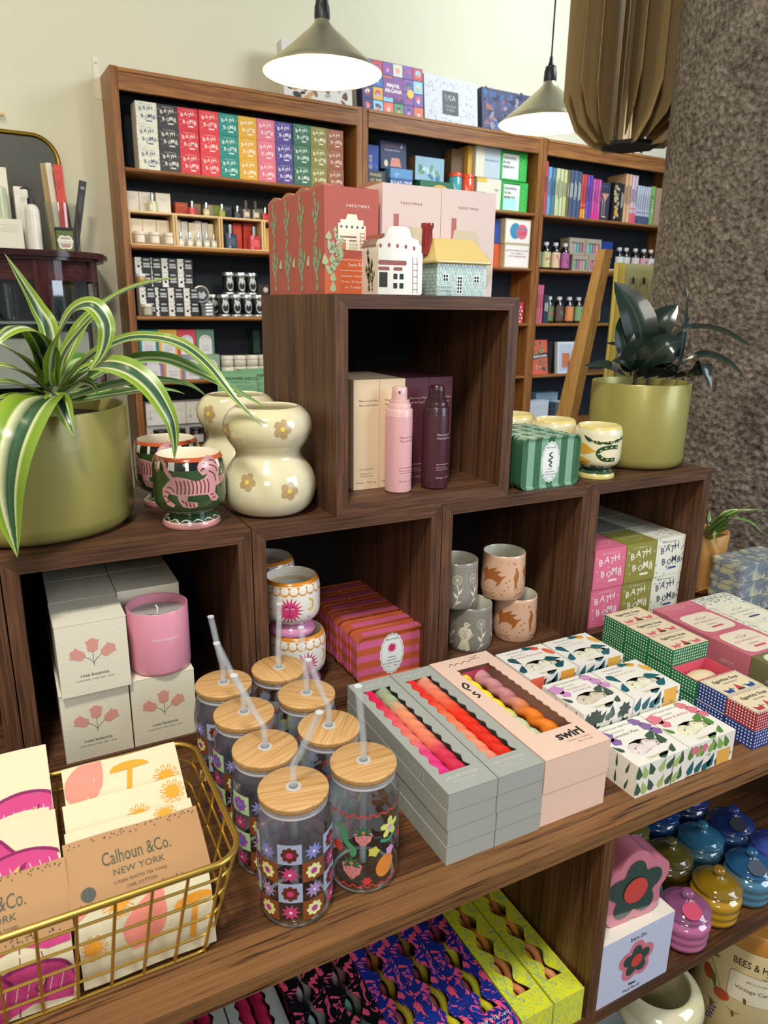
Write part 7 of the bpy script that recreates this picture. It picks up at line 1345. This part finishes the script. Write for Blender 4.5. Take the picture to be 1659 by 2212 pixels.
book('dark slate journal leaning beside the pink books', 2.160, .034, .146, .10, '#2f3a48', z=.5155, grp=G)
def mex(M, b):
    g = FN['f'](b); W, H = b[1], b[5]; blobs(['#3f7a54', '#d8a03a', '#c83a34', '#2f5f4a', '#e08a4a', '#6aa890'], 34, 6)(M, b); M.decal([[(0, H*.42), (W, H*.50), (W, H*.64), (0, H*.56)]], g, P('#1f2a28', .5), .0008); M.decal(txt('MEXICAN', .019, W*.5, H*.49, res=1, bold=.02, rot=.08, w=W*.9), g, WHT, .0011); M.decal([rect(0, 0, W, H*.1)], g, P('#d85a4c', .5), .0008)
book('colourful cocktail recipe book facing forward, leaning back', 2.088, .128, .185, .018, '#c8604e', z=.2435, y=.02, face=mex, tilt=RD(8), grp=G)
SB('book_box', 'black slipcase behind the white framed book', 'book', None, 2.205, .06, .2435, .07, .08, .172, '#1e1a18')
def glassart(M, b):
    g = FN['f'](b); W, H = b[1], b[5]; M.decal([rect(.014, .012, W-.028, H-.026)], g, P('#b9c4d4', .5)); M.decal([rrect(W*.28, H*.18, W*.46, H*.46, .004, 2)], g, P('#c8744c', .5), .0006); M.decal([rect(W*.62, H*.14, W*.26, H*.22)], g, P('#4a5a80', .5), .0009); M.decal([rect(W*.28, H*.14, W*.46, H*.05)], g, P('#9ab0d0', .5), .0008)
book('white cocktail book with an orange drink on the cover', 2.288, .128, .172, .020, '#d6dae2', z=.2435, y=.025, face=glassart, tilt=RD(5), grp=G); book('white book edge right of the orange drink cover', 2.425, .05, .168, .020, '#d8dce4', z=.2435, y=.04, grp=G)
ZB = -.0295
for i, (X, w, h, y, c_, nm) in enumerate(((2.088, .150, .128, .02, '#c2ccd4', 'pale grey cocktail card set at the left'), (2.205, .165, .160, .09, '#7f9fb4', 'blue-grey box at the back'), (2.262, .030, .100, .03, '#2c3a48', 'dark upright box'), (2.298, .024, .108, .03, '#48586a', 'slate upright box'), (2.330, .100, .112, .03, '#d2d8dc', 'white box at the right'))): SB('gift_box', f'{nm} on the fifth shelf of the right bookcase', 'box', 'boxes on the fifth shelf of the right bookcase', X, y, ZB, w, .06, h, c_, tinyart('#6a7a90', 2))
for i, X in enumerate((1.87, 1.93)): SB('gift_box', f'{["cream", "tan"][i]} box on the fourth shelf of the middle bookcase', 'box', None, X, .04, .2435, .055, .07, .05, ['#d8c8b0', '#b89a78'][i])

# ================================================================== LEFT CURIO CABINET
r = thing('curio_cabinet', 'dark mahogany curio cabinet with curved glass corner at the left', 'cabinet', BK(-.62, -.27, FZ), TH)
mh = wood('mahogany', [(.3, '#1a0d0c'), (.5, '#33191a'), (.7, '#4e2a28')], 'x', .6, .18, .1); mz = wood('mahogany', [(.3, '#1a0d0c'), (.5, '#33191a'), (.7, '#4e2a28')], 'z', .6, .18, .1)
def cpl(w0, w1, d, rad, n=12): return [(w0, 0)]+[(w1-rad+rad*sin(pi/2*i/n), rad-rad*cos(pi/2*i/n)) for i in range(n+1)]+[(w1, d), (w0, d)]
HT = .755-FZ
M = MB(); M.prism(cpl(-.03, .535, .43, .20), HT-.020, HT-.006, mh, lambda x, y, z: (x, y-.025, z), sm=True); M.prism(cpl(-.02, .525, .43, .19), HT-.006, HT, mh, lambda x, y, z: (x, y-.018, z), sm=True); M.prism(cpl(-.02, .522, .42, .19), HT-.030, HT-.020, mh, lambda x, y, z: (x, y-.012, z), sm=True); M.build('cabinet_top', r)
M = MB(); arc = [(.31+.19*sin(pi/2*i/12), .19-.19*cos(pi/2*i/12)) for i in range(13)]
M.add([(x, y, z) for x, y in [(0, 0)]+arc+[(.5, .42)] for z in (HT-.095, HT-.030)], [[2*i, 2*i+2, 2*i+3, 2*i+1] for i in range(14)], mh, sm=False); M.build('frieze', r)
for x in (0, .27): M = MB(); M.box(x, x+.045, -.004, .03, 0, HT-.030, mz); M.build('post', r)
M = MB(); M.box(.485, .503, .19, .21, 0, HT-.09, mz); M.build('post', r)
M = MB(); M.box(0, .5, .40, .415, 0, HT-.03, P('#1c1214', .5)); M.box(-.01, 0, 0, .415, 0, HT-.03, P('#1c1214', .5)); M.build('back_panel', r)
M = MB(); M.add([(x, y, z) for x, y in arc for z in (.3, HT-.095)], [[2*i, 2*i+2, 2*i+3, 2*i+1] for i in range(12)], thin_glass('#dfe6e4', 'curved', .12), sm=True); M.build('curved_glass', r)
M = MB(); M.add([(.045, .005, .3), (.27, .005, .3), (.27, .005, HT-.095), (.045, .005, HT-.095)], [[0, 1, 2, 3]], thin_glass('#dfe6e4', 'flat', .12)); M.build('door_glass', r)
for z in (.45, .75, 1.06, 1.27): M = MB(); M.prism(cpl(0.02, .47, .39, .17), z, z+.008, P('#d4dcd6', .1, alpha=.55) if z > 1 else P('#8f8a80', .3), lambda x, y, zz: (x+.01, y+.01, zz)); M.build('shelf', r)
M = MB(); M.prism(cpl(0, .5, .41, .19), 0, .3, mz, sm=True); M.build('base', r)
def cabi(x, y, z): q = BK(-.62+x, -.27+y, FZ+z); return q
for i, (x, y, z, w, h, c_, nm) in enumerate(((.05, .06, 1.068, .20, .15, '#d9d6cc', 'white folded linen on the upper glass shelf of the cabinet'), (.30, .12, 1.068, .14, .17, '#d6d3c8', 'white boxed set behind the curved glass'), (.06, .06, .758, .18, .20, '#c8c8c0', 'pale box on the lower shelf of the cabinet'))): SBm = MB(); SBm.box(0, w, 0, .12, 0, h, P(c_, .5)); SBm.build('gift_box', loc=cabi(x, y, z), rz=TH, label=nm, cat='box')
for i, (x, y) in enumerate(((.31, .10), (.38, .13), (.34, .20), (.12, .10), (.2, .14))): M = MB(); M.lathe([(.02, 0), (.03, .002), (.034, .08), (.036, .12), (.0345, .12), (.032, .08), (.028, .006), (0, .005)], thin_glass('#d8dfe2', 'vase', .2), 24); M.build('glass_vase', loc=cabi(x, y, 1.279), label=f'clear glass vase inside the cabinet, {["front of the curved glass", "right in the curved corner", "back of the curved corner", "behind the flat door", "middle behind the flat door"][i]}', cat='vase', group='glass vases in the cabinet')
# items on top (world height .755)
def ont(X, y): return BK(X, y, .7552)
M = MB(); M.box(0, .10, 0, .05, 0, .1, P('#dcd6c6', .6)); b = (0, .10, 0, .05, 0, .10); tiny(FN['f'](b), M, P('#8a867c', .6), .06, .08, .06, 4, .007, .001); M.build('cosmetic_box', loc=BK(-.455, -.15, .7552), rz=TH, label='low cream box with small print at the left edge, on the cabinet', cat='box')
M = MB(); M.box(0, .035, 0, .035, 0, .27, P('#e0dac8', .6)); M.build('cosmetic_box', loc=BK(-.412, -.06, .7552), rz=TH, label='tall cream carton behind the clear bottle on the cabinet', cat='box')
M = MB(); M.box(0, .035, 0, .035, 0, .255, P('#e4dec8', .6)); M.build('cosmetic_box', loc=BK(-.447, -.06, .7552), rz=TH, label='tallest cream carton at the left edge on the cabinet', cat='box')
M = MB(); M.lathe([(0, 0), (.022, 0), (.023, .003), (.023, .20), (.015, .205), (0, .205)], P('#c9cfb0', .08, coat=.8, alpha=.7), 28); M.build('clear_bottle', loc=BK(-.410, -.10, .7552), rz=TH, label='clear glass bottle of pale liquid behind the low cream box', cat='bottle')
M = MB(); b = (0, .042, 0, .04, 0, .212); M.box(*b, P('#e6e2d8', .6)); tiny(FN['f'](b), M, P('#5a564e', .6), .024, .175, .024, 3, .005, .0009); M.build('lotion_box', loc=BK(-.362, -.075, .7552), rz=TH, label='tall white lotion box behind the pump bottle', cat='box')
r2 = thing('pump_bottle', 'white lotion bottle with a black pump on the cabinet', 'bottle', BK(-.318, -.12, .7552), TH+RD(20)); M = MB(); M.lathe([(p.x, p.y) for p in spl([(0, 0), (.022, 0), (.0235, .003), (.0235, .12), (.0225, .137), (.017, .148), (.0105, .153), (.0095, .156)], 3)], P('#dcd8d0', .3, coat=.3), 36); g = cylmap([(.0235, 0), (.0235, .15)], -.5)
for z in (.117, .110, .06, .045): M.decal([rect(0, z, .012, .0008)], g, P('#8a8478', .5), .0004)
M.build('bottle_body', r2, sharp=70); M = MB(); bk_ = P('#14181c', .3); M.lathe([(.0115, .154), (.0115, .172), (.005, .173), (.0045, .195), (.007, .196), (.007, .204), (0, .205)], bk_, 24); M.tube([(0, 0, .201), (-.018, 0, .203), (-.030, 0, .199)], [.0045, .0035, .0028], bk_, 10); M.build('pump', r2, sharp=60)
M = MB(); M.lathe([(.052, 0), (.056, .003), (.058, .165), (.0565, .165), (.0545, .006), (0, .004)], thin_glass('#f4f8f7', 'cyl', .06, .7), 48); M.build('glass_cylinder', loc=BK(-.222, -.08, .7552), rz=TH, label='tall clear glass cylinder holding incense packets on the cabinet', cat='vase')
def pk(lab, x, y, w, h, col, tilt, m=None, art=None, dx=0):
    M = MB(); b = (0, w, 0, .010, 0, h); M.box(*b, m or P(col, .6)); 
    if art: art(M, b)
    o = M.build('incense_packet', loc=BK(x, y, .7612), label=lab, cat='packet', group='incense packets in the glass cylinder'); o.rotation_euler = (0, RD(tilt), TH)
pk('kraft incense packet at the left of the glass cylinder', -.262, -.085, .026, .285, '#b59a68', -2); pk('second kraft incense packet in the glass cylinder', -.252, -.065, .024, .285, '#c0a878', -1); pk('third kraft incense packet in the glass cylinder', -.240, -.055, .022, .28, '#b8a070', 0)
pk('white and grey incense packet in the glass cylinder', -.243, -.105, .018, .285, '#d6d0c0', -3); pk('red incense packet with black lines in the glass cylinder', -.230, -.115, .028, .280, '#c8443c', -1, art=lambda M, b: M.decal([s for i in range(4) for s in stroke([(.003, .20+.008*i), (.024, .215+.008*i)], .001)]+stroke([(.003, .26), (.025, .25)], .0008)+stroke([(.006, .17), (.02, .15)], .0008), FN['f'](b), INK))
pk('navy incense packet leaning right in the glass cylinder', -.200, -.09, .018, .270, '#262a3c', -6); pk('second navy incense packet in the glass cylinder', -.206, -.06, .018, .270, '#20243a', -4); pk('black incense packet sticking out at the right of the cylinder', -.200, -.075, .024, .250, '#2a2a30', 12, art=lambda M, b: (M.decal(txt('XI', .013, .012, .222, res=1), FN['f'](b), WHT), M.decal([rect(.006, .14, .012, .06)], FN['f'](b), P('#3d3d44', .5))))
r2 = thing('tea_tin', 'small green patterned tin with a black lid on the cabinet', 'tin', BK(-.254, -.165, .7552), TH); M = MB(); b = (0, .054, 0, .036, 0, .072); M.box(*b, mottle('green_damask', [(.45, '#3a4a1c'), (.52, '#66762c')], 220, .4)); g = FN['f'](b); M.decal([flw(.027, .034, .026, 4, .25, pi/4)], g, P('#e6e2d8', .5)); M.decal([flw(.027, .034, .021, 4, .25, pi/4)], g, P('#a8a090', .5), .0005); M.decal([rect(.002, .032, .050, .011)], g, P('#e6e2d8', .5), .0008); M.decal(txt('Canton Blossoms', .006, .027, .035, res=1, w=.044), g, P('#2c4a3a', .5), .0010); M.decal([ell(.02+.005*i, .02+.003*(i % 2), .0022, n=6) for i in range(4)], g, P('#a83a3c', .5), .0008); M.decal([rect(0, 0, .054, .004)], g, P('#d8d4b0', .5), .0004); M.build('tin_body', r2); M = MB(); M.box(-.001, .055, -.001, .037, .072, .082, P('#18181a', .3)); M.build('tin_lid', r2)
# mirror
r2 = thing('wall_mirror', 'dark framed mirror with rounded gold rim on the wall above the cabinet', 'mirror', BK(-.78, .155, .70), TH); M = MB(); o_ = rrect(0, 0, .60, .475, .085, 8); M.prism(o_, 0, .006, P('#55524a', .3, .35), lambda x, y, z: (x, -z, y)); M.build('mirror_glass', r2); M = MB(); M.tube([(x, -.004, y) for x, y in o_], .0085, P('#9a7a2c', .3, 1), 10, closed=True); M.build('gold_rim', r2)
M = MB(); M.tube([(-.012, 0, 0), (.042, 0, 0)], .0065, ltw('x'), 12); M.build('wall_peg', loc=BK(-.385, .15, 1.230), rz=TH, label='short pale wooden peg sticking out at the left edge', cat='peg')

# ================================================================== TOWEL RACK BESIDE THE COLUMN
r = thing('towel_rack', 'light wooden leaning towel rack between the bookcase and the column', 'rack', (1.40, .92, FZ)); lz = wood('honey_wood', [(.3, '#8f6535'), (.5, '#b0834a'), (.7, '#c69b60')], 'z', 2.4, .5, .1)
def post(x0, y0, x1, y1, z1, w=.032, d=.034):
    M = MB(); V = [(x-1.40+a, y-.92+b, z) for x, y, z in ((x0, y0, 0), (x1, y1, z1-FZ)) for a, b in ((-w/2, -d/2), (w/2, -d/2), (w/2, d/2), (-w/2, d/2))]; M.add(V, [[3, 2, 1, 0], [4, 5, 6, 7], [0, 1, 5, 4], [1, 2, 6, 5], [2, 3, 7, 6], [3, 0, 4, 7]], lz); M.build('post', r)
post(1.262, .983, 1.400, .862, .766); post(1.80, 1.02, 1.76, .90, .75); post(1.46, 1.30, 1.43, .90, .74)
for z, a, b in ((.700, (1.405, .866), (1.76, .90)), (.20, (1.35, .91), (1.77, .93)), (-.35, (1.30, .95), (1.79, 1.0))): M = MB(); M.tube([(a[0]-1.4, a[1]-.92, z-FZ), (b[0]-1.4, b[1]-.92, z-FZ)], .012, lz, 12); M.build('crossbar', r)
for z in (.738, .720): M = MB(); M.lathe([(0, 0), (.003, 0), (.003, .001), (0, .001)], P('#2a2018', .6), 8, (.010, -.0755, z-FZ)); M.build('screw', r)
A_, B2 = Vector((1.424, .852, 0)), Vector((1.74, .884, 0)); dv = (B2-A_).normalized(); nv = Vector((dv.y, -dv.x, 0))
r = thing('tea_towel', 'pale olive towel printed with beetles, draped over the wooden rack', 'towel', tuple(A_+Vector((0, 0, .290)))); r.scale = (1.333,)*3; yl = P('#c9b456', .8, sheen=.2)
prof = [(.031, -.34), (.026, -.15), (.020, -.02), (.016, .10), (.015, .24), (.013, .315), (.0, .330), (-.013, .315), (-.016, .20), (-.02, -.1)]
def tmap(u, k, e=0):
    t = max(0, min(len(prof)-1.001, k)); i = int(t); f = t-i; o_ = prof[i][0]*(1-f)+prof[i+1][0]*f; z = prof[i][1]*(1-f)+prof[i+1][1]*f; rp = .004*sin(u*60)*(1 if z < .25 else .3); p = dv*u+nv*(o_+(e if k < 6 else -e)+rp); return (p.x, p.y, z)
M = MB(); nu = 20; V = [tmap(.022+.155*i/nu, k) for k in range(len(prof)) for i in range(nu+1)]; M.add(V, [[k*(nu+1)+i, k*(nu+1)+i+1, (k+1)*(nu+1)+i+1, (k+1)*(nu+1)+i] for k in range(len(prof)-1) for i in range(nu)], P('#9a945e', .85), sm=True)
g = lambda u, v, e: tmap(u, 4+(v-.24)/(.315-.24) if v > .24 else (3+(v-.10)/.14 if v > .1 else 2+(v+.02)/.12), e+.0006)
kk = P('#2b2418', .7)
for cx, cz in ((.062, .292), (.100, .292), (.140, .292)):
    M.decal([ell(cx, cz, .0045, .009, .15, 10)], g, kk, .0006); M.decal([q for s in (1, -1) for kq in range(3) for q in stroke([(cx, cz-.002*kq), (cx+s*.012, cz+.004-.008*kq), (cx+s*.016, cz-.004-.010*kq)], .0009)], g, kk, .0006)
M.decal([ell(.066, .215, .0105, .021, 0, 16)], g, kk, .0006); M.decal([ell(.066, .218, .0078, .016, 0, 14)], g, P('#3a7468', .6), .0010); M.decal([ell(.066, .198, .0085, .005, 0, 10)], g, P('#a8402c', .6), .0012); M.decal([q for s in (1, -1) for kq in range(4) for q in stroke([(.066+s*.009, .23-.012*kq), (.066+s*.017, .236-.014*kq)], .0009)], g, kk, .0006)
for cx in (.108, .150): M.decal(stroke([(cx-.012, .26), (cx-.010, .20), (cx-.002, .16), (cx+.003, .16), (cx+.013, .20), (cx+.014, .26)], .0012)+stroke([(cx, .15), (cx, .10)], .006)+[q for s in (-1, 0, 1) for q in stroke([(cx+.004*s, .15), (cx+.009*s, .11), (cx+.012*s, .06)], .0016)], g, kk, .0007)
M.build('cloth', r, sharp=80)
M = MB(); V = []
for k in range(12):
    z = .328-.058*k; wv = .006*sin(k*.9)
    for j in range(9): a = j/8; p = dv*(-.012+.030*a+.0016*k*(a-.6))+nv*(.016+.010*sin(a*9+k*.15)+wv*.3); V.append((p.x, p.y, z))
M.add(V, [[k*9+j, k*9+j+1, (k+1)*9+j+1, (k+1)*9+j] for k in range(11) for j in range(8)], yl, sm=True); M.build('folded_edge', r, sharp=80)
